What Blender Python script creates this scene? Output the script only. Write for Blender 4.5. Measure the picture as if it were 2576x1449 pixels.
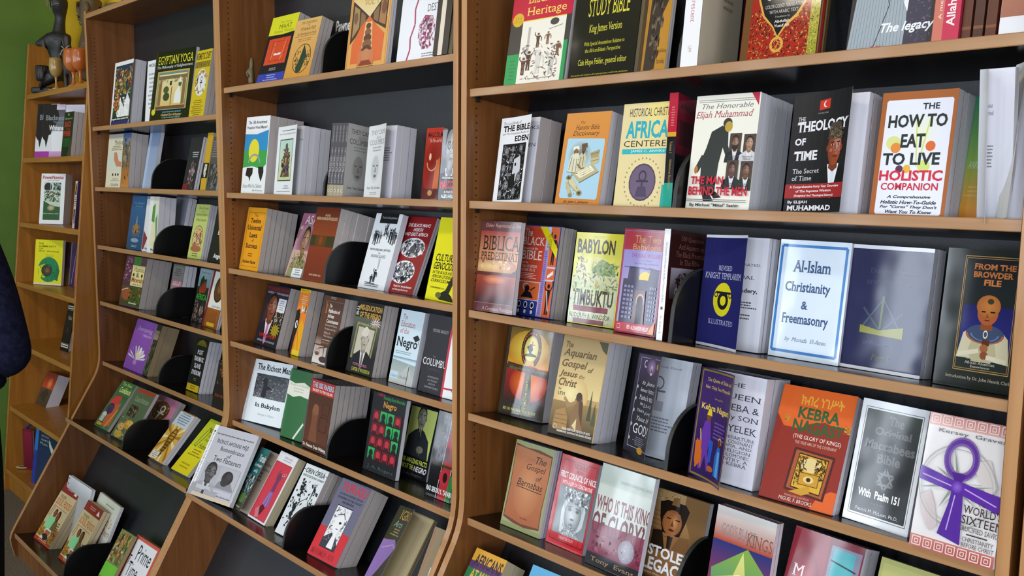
import bpy, bmesh, math, random
from mathutils import Vector, Matrix
scene = bpy.context.scene
COL = scene.collection
for o in list(bpy.data.objects):
    bpy.data.objects.remove(o)

# ------------------------------------------------------------ camera
cam_d = bpy.data.cameras.new('camera'); cam = bpy.data.objects.new('camera', cam_d); COL.objects.link(cam)
scene.camera = cam
YAW, PITCH, ROLL, FPX = 0.8086, -0.1170, 0.0113, 2247.97
fw = Vector((-math.sin(YAW), math.cos(YAW), 0)); rt = Vector((math.cos(YAW), math.sin(YAW), 0)); up = Vector((0, 0, 1))
f2 = fw*math.cos(PITCH) + up*math.sin(PITCH); u2 = up*math.cos(PITCH) - fw*math.sin(PITCH)
r3 = rt*math.cos(ROLL) + u2*math.sin(ROLL); u3 = u2*math.cos(ROLL) - rt*math.sin(ROLL)
cam.matrix_world = Matrix(((r3.x, u3.x, -f2.x, 4.02095), (r3.y, u3.y, -f2.y, -1.34218), (r3.z, u3.z, -f2.z, 1.566), (0, 0, 0, 1)))
cam_d.sensor_width = 36; cam_d.lens = FPX/2576*36; cam_d.clip_start = .05

# ------------------------------------------------------------ world, lights, exposure
world = bpy.data.worlds.new('world'); scene.world = world; world.use_nodes = True
bg = world.node_tree.nodes['Background']
bg.inputs[0].default_value = (0.80, 0.90, 1.0, 1); bg.inputs[1].default_value = 0.25
scene.view_settings.view_transform = 'Standard'; scene.view_settings.look = 'None'
scene.view_settings.exposure = -0.18; scene.view_settings.gamma = 1
scene.view_settings.use_curve_mapping = False

def area_light(name, loc, target, sx, sy, power, col):
    d = bpy.data.lights.new(name, 'AREA'); d.shape = 'RECTANGLE'; d.size = sx; d.size_y = sy; d.energy = power; d.color = col
    o = bpy.data.objects.new(name, d); COL.objects.link(o); o.location = loc
    o.rotation_euler = (Vector(target)-Vector(loc)).to_track_quat('-Z', 'Y').to_euler()
    return o
# daylight through the shop windows opposite the bookcases (one light fills each opening)
WINX = [-3.3, -2.45, -1.6, -0.75, 0.4, 1.2, 2.3, 3.1]
for x in WINX:
    area_light('window_daylight', (x, -4.62, 1.85), (x, 0, 1.85), .38, 2.1, 26, (0.80, 0.89, 1.0))
area_light('window_daylight', (5.4, -4.62, 1.75), (5.4, 0, 1.75), 2.3, 1.9, 190, (0.84, 0.91, 1.0))
area_light('window_daylight', (6.86, -2.3, 1.6), (0, -2.3, 1.5), 2.2, 1.8, 80, (0.92, 0.94, 1.0))
# unseen ceiling lamps added as a warm ambient fill
for x, y in ((0.2, -1.7), (2.6, -1.7)):
    area_light('added_fill_light', (x, y, 2.88), (x, y, 0), 1.1, .28, 20, (1.0, .90, .74))

# ------------------------------------------------------------ helpers
def lin(h):
    if isinstance(h, tuple): return h
    h = h.lstrip('#')
    if len(h) == 3: h = ''.join(c*2 for c in h)
    v = [int(h[i:i+2], 16)/255 for i in (0, 2, 4)]
    return tuple(x/12.92 if x <= .04045 else ((x+.055)/1.055)**2.4 for x in v)
def mixc(a, b, t):
    a = lin(a); b = lin(b); return tuple(a[i]*(1-t)+b[i]*t for i in range(3))

def new_mat(name, rough=.5, col=(.5, .5, .5), metal=0, spec=.5, coat=0):
    m = bpy.data.materials.new(name); m.use_nodes = True
    b = m.node_tree.nodes['Principled BSDF']
    b.inputs['Base Color'].default_value = (*lin(col), 1) if isinstance(col, str) else (*col[:3], 1)
    b.inputs['Roughness'].default_value = rough; b.inputs['Metallic'].default_value = metal
    b.inputs['Specular IOR Level'].default_value = spec
    b.inputs['Coat Weight'].default_value = coat; b.inputs['Coat Roughness'].default_value = .08
    return m
def nodes(m): return m.node_tree.nodes, m.node_tree.links, m.node_tree.nodes['Principled BSDF']
def noise_bump(m, scale=40, strength=.1, dist=.002, stretch=(1, 1, 1), detail=3):
    n, l, b = nodes(m)
    tc = n.new('ShaderNodeTexCoord'); mp = n.new('ShaderNodeMapping'); mp.inputs['Scale'].default_value = stretch
    t = n.new('ShaderNodeTexNoise'); t.inputs['Scale'].default_value = scale; t.inputs['Detail'].default_value = detail
    bp = n.new('ShaderNodeBump'); bp.inputs['Strength'].default_value = strength; bp.inputs['Distance'].default_value = dist
    l.new(tc.outputs['Object'], mp.inputs['Vector']); l.new(mp.outputs[0], t.inputs['Vector'])
    l.new(t.outputs[0], bp.inputs['Height']); l.new(bp.outputs[0], b.inputs['Normal'])
    return t
def noise_col(m, c1, c2, scale=20, stretch=(1, 1, 1), detail=4, lo=.35, hi=.65, dist=0):
    n, l, b = nodes(m)
    tc = n.new('ShaderNodeTexCoord'); mp = n.new('ShaderNodeMapping'); mp.inputs['Scale'].default_value = stretch
    t = n.new('ShaderNodeTexNoise'); t.inputs['Scale'].default_value = scale; t.inputs['Detail'].default_value = detail
    t.inputs['Distortion'].default_value = dist
    r = n.new('ShaderNodeValToRGB'); r.color_ramp.elements[0].position = lo; r.color_ramp.elements[1].position = hi
    r.color_ramp.elements[0].color = (*lin(c1), 1); r.color_ramp.elements[1].color = (*lin(c2), 1)
    l.new(tc.outputs['Object'], mp.inputs['Vector']); l.new(mp.outputs[0], t.inputs['Vector'])
    l.new(t.outputs[0], r.inputs[0]); l.new(r.outputs[0], b.inputs['Base Color'])

M = {}
def wood(name, c1, c2, vertical=True, rough=.42, coat=.15):
    m = new_mat(name, rough, c1, coat=coat)
    st = (14, 14, .9) if vertical else (.9, 14, 14)
    noise_col(m, c1, c2, scale=3.2, stretch=st, detail=6, lo=.3, hi=.72, dist=.6)
    noise_bump(m, 30, .08, .001, st)
    return m
M['side'] = wood('stained_side_wood', '#70411a', '#8a572b')
M['edge'] = wood('light_edge_wood', '#a87848', '#bd8d5c', True)
M['lip'] = wood('shelf_edge_wood', '#a1764c', '#b4895f', False)
M['gold'] = wood('golden_wood', '#98611c', '#b3772a')
M['goldlip'] = wood('golden_wood_edge', '#a06a2c', '#b98240', False)
M['lam'] = new_mat('black_laminate', .22, '#191412'); noise_bump(M['lam'], 300, .05, .0003)
M['back'] = new_mat('charcoal_back_panel', .42, '#1a1b20'); noise_col(M['back'], '#17181d', '#222329', 260, detail=2); 
M['hole'] = new_mat('drilled_hole', .9, '#140c06')
M['metal'] = new_mat('black_enamelled_steel', .35, '#0b0b0d'); noise_bump(M['metal'], 500, .08, .0003)
M['print'] = {}
for key, r, bs, coat in (('g', .09, .035, .0), ('s', .34, .03, .0), ('m', .6, .02, 0)):
    m = new_mat('printed_cover_' + {'g': 'gloss', 's': 'satin', 'm': 'matt'}[key], r, coat=coat)
    n, l, b = nodes(m); at = n.new('ShaderNodeVertexColor'); at.layer_name = 'Col'
    l.new(at.outputs[0], b.inputs['Base Color'])
    b.inputs['Specular IOR Level'].default_value = .6 if key == 'g' else .3
    noise_bump(m, 14 if key == 'g' else 60, bs*3, .006 if key == 'g' else .002, detail=1)
    M['print'][key] = m
def paper(name, col):
    m = new_mat(name, .85, col, spec=.2)
    n, l, b = nodes(m)
    tc = n.new('ShaderNodeTexCoord'); w = n.new('ShaderNodeTexNoise'); mp = n.new('ShaderNodeMapping')
    mp.inputs['Scale'].default_value = (1, 2600, 1); w.inputs['Scale'].default_value = 1.0; w.inputs['Detail'].default_value = 1
    r = n.new('ShaderNodeValToRGB'); c = lin(col)
    r.color_ramp.elements[0].color = (c[0]*.88, c[1]*.87, c[2]*.86, 1); r.color_ramp.elements[1].color = (*c, 1)
    r.color_ramp.elements[0].position = .35; r.color_ramp.elements[1].position = .6
    l.new(tc.outputs['Object'], mp.inputs['Vector']); l.new(mp.outputs[0], w.inputs['Vector']); l.new(w.outputs[0], r.inputs[0])
    l.new(r.outputs[0], b.inputs['Base Color'])
    return m
M['paper'] = {'w': paper('white_paper', '#dcdce6'), 'g': paper('greyed_paper', '#c2bab8'), 'c': paper('cream_paper', '#c9bd9c'), 'b': paper('tan_paper', '#a08d6d')}

def link(o, parent=None):
    COL.objects.link(o)
    if parent: o.parent = parent
    return o
def mesh_obj(name, verts, faces, mats, parent=None, smooth=False, midx=None):
    me = bpy.data.meshes.new(name); me.from_pydata([tuple(v) for v in verts], [], faces); me.update()
    for m in (mats if isinstance(mats, (list, tuple)) else [mats]): me.materials.append(m)
    if midx: me.polygons.foreach_set('material_index', midx)
    if smooth: me.polygons.foreach_set('use_smooth', [True]*len(me.polygons))
    return link(bpy.data.objects.new(name, me), parent)
def empty(name, loc=(0, 0, 0)):
    o = bpy.data.objects.new(name, None); COL.objects.link(o); o.location = loc; o.empty_display_size = .05; return o
def tag(o, label=None, cat=None, group=None, kind=None):
    if label: o['label'] = label
    if cat: o['category'] = cat
    if group: o['group'] = group
    if kind: o['kind'] = kind
    return o
def boxv(x0, y0, z0, x1, y1, z1):
    v = [(x0, y0, z0), (x1, y0, z0), (x1, y1, z0), (x0, y1, z0), (x0, y0, z1), (x1, y0, z1), (x1, y1, z1), (x0, y1, z1)]
    f = [(0, 3, 2, 1), (4, 5, 6, 7), (0, 1, 5, 4), (1, 2, 6, 5), (2, 3, 7, 6), (3, 0, 4, 7)]
    return v, f
def bevel_obj(o, w=.002, seg=2):
    m = o.modifiers.new('bevel', 'BEVEL'); m.width = w; m.segments = seg; m.limit_method = 'ANGLE'; return o
def prism(profile, x0, x1):
    """profile: list of (y, z); extruded along x"""
    n = len(profile)
    v = [(x0, y, z) for y, z in profile] + [(x1, y, z) for y, z in profile]
    f = [tuple(range(n-1, -1, -1)), tuple(range(n, 2*n))] + [(i, (i+1) % n, n+(i+1) % n, n+i) for i in range(n)]
    return v, f
def fix_normals(o):
    bm = bmesh.new(); bm.from_mesh(o.data); bmesh.ops.recalc_face_normals(bm, faces=bm.faces); bm.to_mesh(o.data); bm.free(); return o
def merge(parts):
    V, F = [], []
    for v, f in parts:
        k = len(V); V += list(v); F += [tuple(i+k for i in q) for q in f]
    return V, F
def lathe(profile, seg=24, c=(0, 0, 0)):
    V, F = [], []; n = len(profile)
    for i in range(seg):
        a = 2*math.pi*i/seg
        for r, z in profile: V.append((c[0]+r*math.cos(a), c[1]+r*math.sin(a), c[2]+z))
    for i in range(seg):
        j = (i+1) % seg
        for k in range(n-1): F.append((i*n+k, j*n+k, j*n+k+1, i*n+k+1))
    return V, F
def skin_figure(name, joints, edges, mat, parent=None, sub=2, root=0):
    """one continuous skinned surface; joints: (x, y, z, rx, ry)"""
    me = bpy.data.meshes.new(name); me.from_pydata([j[:3] for j in joints], edges, []); o = link(bpy.data.objects.new(name, me), parent)
    o.modifiers.new('skin', 'SKIN'); 
    if not me.skin_vertices:
        bm = bmesh.new(); bm.from_mesh(me); bm.verts.layers.skin.verify(); bm.to_mesh(me); bm.free()
    for i, j in enumerate(joints):
        sv = me.skin_vertices[0].data[i]; sv.radius = (j[3], j[4]); sv.use_root = (i == root)
    s = o.modifiers.new('sub', 'SUBSURF'); s.levels = sub; s.render_levels = sub
    o.modifiers['skin'].use_smooth_shade = True
    me.materials.append(mat)
    return o

# ------------------------------------------------------------ printed art as thin coloured layers
_tc = bpy.data.curves.new('lettering', 'FONT'); _to = bpy.data.objects.new('lettering', _tc); _tc.resolution_u = 2
_cache = {}
def glyphs(s, style=''):
    k = (s, style)
    if k in _cache: return _cache[k]
    _tc.body = s; _tc.offset = .022 if 'b' in style else (.032 if 'B' in style else 0)
    _tc.shear = .28 if 'i' in style else 0
    me = _to.to_mesh()
    if me is None or not len(me.vertices): _cache[k] = ([], []); return _cache[k]
    V = [(v.co.x, v.co.y) for v in me.vertices]; F = [tuple(p.vertices) for p in me.polygons]
    if 's' in style:          # slab feet on the flat stem ends give the serif look
        ec = {}
        for f in F:
            for a, b in zip(f, f[1:]+f[:1]):
                e = (min(a, b), max(a, b)); ec[e] = ec.get(e, 0)+1
        for (a, b), n in ec.items():
            if n != 1: continue
            (xa, ya), (xb, yb) = V[a], V[b]
            if abs(ya-yb) < .012 and .04 < abs(xa-xb) < .24:
                for y0, d in ((0, 1), (.69, -1), (.52, -1)):
                    if abs(ya-y0) < .045:
                        sl = .05 if 'B' in style else .065; x0, x1 = min(xa, xb)-sl, max(xa, xb)+sl; i = len(V)
                        V += [(x0, ya), (x1, ya), (x1, ya+.045*d), (x0, ya+.045*d)]; F.append((i, i+1, i+2, i+3)); break
    x0 = min(v[0] for v in V); x1 = max(v[0] for v in V); y0 = min(v[1] for v in V); y1 = max(v[1] for v in V)
    V = [((x-x0)/(x1-x0+1e-9), (y-y0)/(y1-y0+1e-9)) for x, y in V]
    _to.to_mesh_clear(); _cache[k] = (V, F); return _cache[k]

class Art:
    """x 0..100 across the cover, y 0..100 down it"""
    def __init__(s, base='#fff', gloss='s'):
        s.V = []; s.F = []; s.C = []; s.lay = 0; s.gloss = gloss; s.base = base
        s.R(0, 0, 100, 100, base)
    def add(s, pts, faces, cols):
        s.lay += 1; k = len(s.V)
        for p in pts: s.V.append((p[0], p[1], s.lay))
        for c in cols: s.C.append(c)
        s.F += [tuple(i+k for i in f) for f in faces]
    def R(s, x0, y0, x1, y1, c, c2=None, c3=None):
        if c3:
            ym = (y0+y1)/2; s.R(x0, y0, x1, ym, c, c2); s.lay -= 1; s.R(x0, ym, x1, y1, c2, c3); return s
        a = lin(c); b = lin(c2) if c2 else a
        s.add([(x0, y0), (x1, y0), (x1, y1), (x0, y1)], [(0, 1, 2, 3)], [a, a, b, b]); return s
    def H(s, x0, y0, x1, y1, c, c2):
        a = lin(c); b = lin(c2); s.add([(x0, y0), (x1, y0), (x1, y1), (x0, y1)], [(0, 1, 2, 3)], [a, b, b, a]); return s
    def E(s, cx, cy, rx, ry, c, c2=None, n=20, a0=0, a1=360):
        p = [(cx, cy)]; a = lin(c); b = lin(c2) if c2 else a; C = [a]
        m = n if a1-a0 >= 360 else n+1
        for i in range(m):
            t = math.radians(a0+(a1-a0)*i/n); p.append((cx+rx*math.cos(t), cy-ry*math.sin(t))); C.append(b)
        F = [(0, i+1, (i+1) % m+1) for i in range(m if a1-a0 >= 360 else m-1)]
        s.add(p, F, C); return s
    def ring(s, cx, cy, rx, ry, w, c, n=24, a0=0, a1=360):
        p = []; a = lin(c)
        for i in range(n+1):
            t = math.radians(a0+(a1-a0)*i/n)
            for k in (0, 1): p.append((cx+(rx-w*k)*math.cos(t), cy-(ry-w*k*ry/rx)*math.sin(t)))
        s.add(p, [(2*i, 2*i+1, 2*i+3, 2*i+2) for i in range(n)], [a]*len(p)); return s
    def P(s, pts, c, c2=None):
        a = lin(c); b = lin(c2) if c2 else a; y0 = min(p[1] for p in pts); y1 = max(p[1] for p in pts)
        s.add(pts, [tuple(range(len(pts)))], [mixc(a, b, (p[1]-y0)/(y1-y0+1e-9)) for p in pts]); return s
    def L(s, pts, w, c):
        a = lin(c); V, F = [], []
        for (xa, ya), (xb, yb) in zip(pts, pts[1:]):
            dx, dy = xb-xa, (yb-ya)*1.5; d = math.hypot(dx, dy)+1e-9; nx, ny = -dy/d*w/2, dx/d*w/2/1.5
            k = len(V); V += [(xa+nx, ya+ny), (xb+nx, yb+ny), (xb-nx, yb-ny), (xa-nx, ya-ny)]; F.append((k, k+1, k+2, k+3))
        s.add(V, F, [a]*len(V)); return s
    def frame(s, x0, y0, x1, y1, w, c):
        return s.L([(x0, y0), (x1, y0)], w, c).L([(x1, y0), (x1, y1)], w, c).L([(x1, y1), (x0, y1)], w, c).L([(x0, y1), (x0, y0)], w, c)
    def T(s, txt, x0, x1, y0, y1, c, st='', rot=0):
        V, F = glyphs(txt, st); a = lin(c)
        if not V: return s
        if rot:   # lettering running down the sheet
            P = [(x0+(x1-x0)*y, y0+(y1-y0)*x) for x, y in V] if rot < 0 else [(x1-(x1-x0)*y, y1-(y1-y0)*x) for x, y in V]
        else: P = [(x0+(x1-x0)*x, y1-(y1-y0)*y) for x, y in V]
        s.add(P, F, [a]*len(P)); return s
    def tl(s, x0, x1, y0, y1, n, c, seed=1, cen=True):
        """n lines of print too small to read"""
        r = random.Random(seed); a = lin(c); V, F = [], []; st = (y1-y0)/n
        for i in range(n):
            k = r.uniform(.55, 1)*(x1-x0) if cen else (x1-x0)*r.uniform(.8, 1)
            xs = (x0+x1)/2-k/2 if cen else x0; xe = xs+k; x = xs; y = y0+i*st
            while x < xe:
                w = min(r.uniform(1.5, 6)*(x1-x0)/60, xe-x); j = len(V)
                V += [(x, y), (x+w, y), (x+w, y+st*.42), (x, y+st*.42)]; F.append((j, j+1, j+2, j+3)); x += w+1.1*(x1-x0)/60
        s.add(V, F, [a]*len(V)); return s
    def S(s, seed, x0, y0, x1, y1, n, cols, sz=3, ell=False, st=1.0):
        """a field of small drawn marks"""
        r = random.Random(seed); V, F, C = [], [], []
        big = sz >= 6.5; sz *= .85
        for i in range(int(n*(1.35 if big else 1.8))):
            for _ in range(20):
                x, y = r.uniform(x0, x1), r.uniform(y0, y1)
                if not ell or ((x-(x0+x1)/2)/(x1-x0)*2)**2+((y-(y0+y1)/2)/(y1-y0)*2)**2 < 1: break
            k = len(V); m = 6; a0 = r.uniform(0, 6.3); q = sz*r.uniform(.4, 1); an = r.uniform(0, 3.14); ca, sa = math.cos(an), math.sin(an)
            for j in range(m):
                t = a0+6.283*j/m; ex, ey = q*math.cos(t), q*math.sin(t)*r.uniform(*((.15, .8) if big else (.10, .38)))*st
                V.append((min(max(x+ex*ca-ey*sa, x0), x1), min(max(y+(ex*sa+ey*ca)/1.5, y0), y1)))
            c = lin(r.choice(cols)); C += [c]*m; F.append(tuple(range(k, k+m)))
        s.add(V, F, C); return s
    def face(s, cx, cy, r, skin='#7a4a30', hair='#15100e', shirt='#e8e8ee', suit='#181820', tie='#401818', body=True, glasses=False, hat=None, turn=.12, beard=None, gray=None):
        R = r; ry = r*1.0      # y is already compressed by the cover ratio
        sk = lin(skin); dk = mixc(sk, '#000', .45); hl = mixc(sk, '#fff', .22)
        if body:
            s.P([(cx-R*2.3, cy+ry*2.6), (cx-R*2.1, cy+ry*1.5), (cx-R*.7, cy+ry*.95), (cx+R*.7, cy+ry*.95), (cx+R*2.1, cy+ry*1.5), (cx+R*2.3, cy+ry*2.6)], suit)
            s.P([(cx-R*.65, cy+ry*.85), (cx+R*.65, cy+ry*.85), (cx+R*.1, cy+ry*2.5), (cx-R*.1, cy+ry*2.5)], shirt)
            if tie: s.P([(cx-R*.17, cy+ry*1.1), (cx+R*.17, cy+ry*1.1), (cx+R*.22, cy+ry*2.3), (cx, cy+ry*2.6), (cx-R*.22, cy+ry*2.3)], tie)
        s.P([(cx-R*.42, cy+ry*.3), (cx+R*.42, cy+ry*.3), (cx+R*.5, cy+ry*1.05), (cx, cy+ry*1.25), (cx-R*.5, cy+ry*1.05)], dk)
        s.E(cx-R*.02, cy-ry*.16, R*.84, ry*.86, hair)
        s.E(cx-R*.78, cy+ry*.03, R*.13, ry*.16, dk); s.E(cx+R*.78, cy+ry*.03, R*.13, ry*.16, dk)
        pts = [(cx+R*turn*1.2, cy+ry*.05)]+[(cx+R*.76*math.cos(t*math.pi/12), cy-ry*.05-ry*(.72 if t < 13 else .98)*math.sin(t*math.pi/12)) for t in range(24)]
        rim = mixc(sk, '#000', .38); s.add(pts, [(0, i+1, (i+1) % 24+1) for i in range(24)], [sk]+[mixc(sk, '#000', .12) if 16 < i or i < 3 else rim for i in range(24)])
        s.E(cx+R*turn*2.2, cy-ry*.1, R*.45, ry*.55, hl, skin)
        for q in (-.32, .34):
            X = cx+R*(q+turn*.5)
            s.E(X, cy-ry*.12, R*.16, ry*.045, mixc(sk, '#e8e0d8', .5)); s.E(X, cy-ry*.12, R*.075, ry*.055, '#100a08', n=8)
            s.L([(X-R*.2, cy-ry*.24), (X+R*.18, cy-ry*.26)], R*.08, '#140c0a')
        s.P([(cx+R*(turn*.5-.08), cy-ry*.18), (cx+R*(turn*.5+.05), cy-ry*.15), (cx+R*(turn+.06), cy+ry*.2), (cx+R*(turn-.16), cy+ry*.22)], mixc(sk, '#000', .22), sk)
        s.E(cx+R*turn, cy+ry*.2, R*.17, ry*.07, hl, mixc(sk, '#000', .25)); s.E(cx+R*(turn-.09), cy+ry*.235, R*.045, ry*.022, '#140a08', n=8); s.E(cx+R*(turn+.1), cy+ry*.235, R*.045, ry*.022, '#140a08', n=8)
        for q in (-.42, .5): s.E(cx+R*(q+turn*.4), cy+ry*.15, R*.2, ry*.13, mixc(sk, '#fff', .12), mixc(sk, '#000', .06), n=12)
        s.E(cx+R*turn*.8, cy+ry*.62, R*.22, ry*.06, mixc(sk, '#000', .2), sk, n=12)
        s.E(cx+R*turn*.8, cy+ry*.47, R*.25, ry*.07, mixc(sk, '#601810', .5)); s.L([(cx+R*(turn-.25), cy+ry*.46), (cx+R*(turn+.25), cy+ry*.46)], R*.035, '#1a0c0a')
        if glasses:
            for q in (-.32, .36): s.ring(cx+R*(q+turn*.5), cy-ry*.1, R*.25, ry*.17, R*.06, '#101010', 12)
        if hat: s.P([(cx-R*.82, cy-ry*.42), (cx-R*.62, cy-ry*1.25), (cx+R*.5, cy-ry*1.3), (cx+R*.84, cy-ry*.42)], hat)
        if beard: s.P([(cx-R*.7, cy+ry*.25), (cx-R*.3, cy+ry*.35), (cx+R*.4, cy+ry*.35), (cx+R*.74, cy+ry*.2), (cx+R*.45, cy+ry*.9), (cx, cy+ry*1.05), (cx-R*.45, cy+ry*.9)], beard)
        return s
    def fig(s, x, y, h, c, w=1.0, arm=0):
        """small standing figure; (x, y) feet"""
        k = h*.12*w
        s.E(x, y-h*.91, k*.75, h*.075, c, n=10)
        s.P([(x-k*1.3, y-h*.8), (x+k*1.3, y-h*.8), (x+k*.8, y-h*.45), (x+k*.9, y), (x+k*.2, y), (x, y-h*.4), (x-k*.2, y), (x-k*.9, y), (x-k*.8, y-h*.45)], c)
        s.L([(x-k*1.2, y-h*.77), (x-k*2.2, y-h*(.6 if arm == 0 else .9)), (x-k*2.0, y-h*(.42 if arm == 0 else 1.05))], k*.5, c)
        s.L([(x+k*1.2, y-h*.77), (x+k*2.2, y-h*(.6 if arm != 2 else .95)), (x+k*2.0, y-h*(.42 if arm != 2 else 1.1))], k*.5, c); return s

def art_mesh(name, art, w, h, bend=0, spine_x=0.0, base_y=0.0):
    """layers -> mesh in the cover plane (x right, z up, printed side towards -y)"""
    LH = .00003
    V = [(x*w/100, -LH*l, (100-y)*h/100) for x, y, l in art.V]
    me = bpy.data.meshes.new(name); me.from_pydata(V, [], art.F)
    at = me.color_attributes.new('Col', 'FLOAT_COLOR', 'POINT')
    flat = []
    for c in art.C: flat += [c[0], c[1], c[2], 1.0]
    at.data.foreach_set('color', flat)
    bm = bmesh.new(); bm.from_mesh(me)
    for f in bm.faces:
        f.normal_update()
        if f.normal.y > 0: f.normal_flip()
    for co, no, lim in (((0, 0, 0), (-1, 0, 0), min(v[0] for v in art.V) < -.5), ((w, 0, 0), (1, 0, 0), max(v[0] for v in art.V) > 100.5),
                        ((0, 0, 0), (0, 0, -1), max(v[1] for v in art.V) > 100.5), ((0, 0, h), (0, 0, 1), min(v[1] for v in art.V) < -.5)):
        if lim: bmesh.ops.bisect_plane(bm, geom=bm.verts[:]+bm.edges[:]+bm.faces[:], dist=1e-7, plane_co=co, plane_no=no, clear_outer=True)
    if bend:
        nodes_ = [bend_pt(w*k/9, w, bend) for k in range(10)]
        for k in range(1, 9):
            bmesh.ops.bisect_plane(bm, geom=bm.verts[:]+bm.edges[:]+bm.faces[:], dist=1e-7, plane_co=(w*k/9, 0, 0), plane_no=(1, 0, 0))
        for v in bm.verts:
            q = min(max(v.co.x/w*9, 0), 9); k = min(int(q), 8); q -= k; l = v.co.y
            a_, b_ = nodes_[k], nodes_[k+1]; X = a_[0]*(1-q)+b_[0]*q; Y = a_[1]*(1-q)+b_[1]*q
            v.co.x = X; v.co.y = Y+l
    bm.to_mesh(me); bm.free()
    return me
def bend_pt(sx, w, phi):
    """arc-length position -> swung-open position of a cover hinged on its spine"""
    n = 12; x = y = 0; a = 0
    for i in range(n):
        q = (i+.5)/n*sx; a = phi*(.6+.8*q/w); x += sx/n*math.cos(a); y -= sx/n*math.sin(a)
    return x, y, a

def solid_col(me, c):
    at = me.color_attributes.new('Col', 'FLOAT_COLOR', 'POINT'); n = len(me.vertices); c = lin(c)
    at.data.foreach_set('color', [c[0], c[1], c[2], 1.0]*n)
def cover_mesh(art, w, h, t, bend, spine, back, hard, sp=None):
    """card wrap (front, spine, back) plus the printed layers, one mesh"""
    ct = .0022 if hard else .00045
    parts = []; cols = []
    if bend:
        V, F = [], []
        for i in range(10):
            X, Y, A = bend_pt(w*i/9, w, bend); V += [(X, Y+.0001, 0), (X, Y+.0001, h), (X, Y+ct, 0), (X, Y+ct, h)]
        for i in range(9):
            a = 4*i; F += [(a, a+4, a+5, a+1), (a+2, a+3, a+7, a+6), (a, a+2, a+6, a+4), (a+1, a+5, a+7, a+3)]
        F += [(0, 1, 3, 2), (36, 38, 39, 37)]
        parts.append((V, F))
    else: parts.append(boxv(0, .0001, 0, w, ct, h))
    cols += [lin('#ece9e2') if bend else lin(back)]*len(parts[0][0])
    parts.append(boxv(-ct*.6, .0001, 0, ct*.5, t, h)); cols += [lin(spine)]*8
    parts.append(boxv(0, t-ct, 0, w, t, h)); cols += [lin(back)]*8
    V, F = merge(parts)
    base = bpy.data.meshes.new('cover'); base.from_pydata(V, [], F)
    at = base.color_attributes.new('Col', 'FLOAT_COLOR', 'POINT'); flat = []
    for c in cols: flat += [c[0], c[1], c[2], 1.0]
    at.data.foreach_set('color', flat)
    if sp is not None:
        sm = art_mesh('spine_print', sp, t, h)
        for v in sm.vertices: v.co = (-ct*.6+v.co.y-.00002, t-v.co.x, v.co.z)
        bm = bmesh.new(); bm.from_mesh(base); bm.from_mesh(sm); bm.to_mesh(base); bm.free(); bpy.data.meshes.remove(sm)
    if art is not None:
        bm = bmesh.new(); bm.from_mesh(base); am = art_mesh('cover_print', art, w, h, bend); bm.from_mesh(am); bm.to_mesh(base); bm.free()
        bpy.data.meshes.remove(am)
    base.materials.append(M['print'][art.gloss if art else 's'])
    return base

ORD = ['', 'second', 'third', 'fourth', 'fifth', 'sixth', 'seventh']
def book(X, Y, Z, yaw, lean, w, h, t, n, bend, art, label, short, pages='w', spine=None, back=None, hard=False, name='paperback_book', inner=None, group=None, cat='book', rear=None, pitch=None, sp=None):
    ex = Vector((math.cos(yaw), math.sin(yaw), 0)); nb = Vector((-math.sin(yaw), math.cos(yaw), 0))
    upv = Vector((0, 0, math.cos(lean))) + nb*math.sin(lean); ny = upv.cross(ex)
    if pitch:
        q = Matrix.Rotation(-.12, 3, 'X'); ex = q @ ex; upv = q @ upv; ny = q @ ny
    tt = t/n; spine = spine or art.base; back = back or art.base; rnd = random.Random(hash_s(label))
    cov0 = cover_mesh(art, w, h, tt-.0003, bend, spine, back, hard, sp)
    covn = None; i_ = .003 if hard else .0006; ct = .0024 if hard else .0006
    v, f = boxv(.001, ct, i_, w-(.004 if hard else .0002), tt-.0003-ct, h-i_)
    pm = bpy.data.meshes.new('pages'); pm.from_pydata(v, [], f); pm.materials.append(M['paper'][pages])
    for k in range(n):
        r = empty(name); jx = 0 if k == 0 else rnd.uniform(-.0014, .0014); jz = 0
        p = Vector((X, Y, Z)) + ny*(tt*k) + ex*jx
        r.matrix_world = Matrix(((ex.x, ny.x, upv.x, p.x), (ex.y, ny.y, upv.y, p.y), (ex.z, ny.z, upv.z, p.z), (0, 0, 0, 1)))
        if n > 1: tag(r, label if k == 0 else '%s %s in its stack, only its fore-edge showing' % (ORD[k], short), cat, group or 'copies of the ' + short)
        else: tag(r, label, cat)
        if k == 0: c = bpy.data.objects.new('cover', cov0)
        else:
            if covn is None: covn = cover_mesh(None, w, h, tt-.0003, 0, spine, rear or '#a8a4a4', hard, sp)
            c = bpy.data.objects.new('cover', covn)
        link(c, r); link(bpy.data.objects.new('pages', pm), r)
        if k == 0 and inner is not None:      # title page seen beside the swung-open cover
            im = art_mesh('title_page', inner, w-.001, h-.0015)
            im.materials.append(M['print']['m']); q = link(bpy.data.objects.new('title_page', im), r); q.location = (0, ct-.00005, .0007)
    return r
def hash_s(s):
    v = 7
    for ch in s: v = (v*31+ord(ch)) % 1000003
    return v

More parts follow.
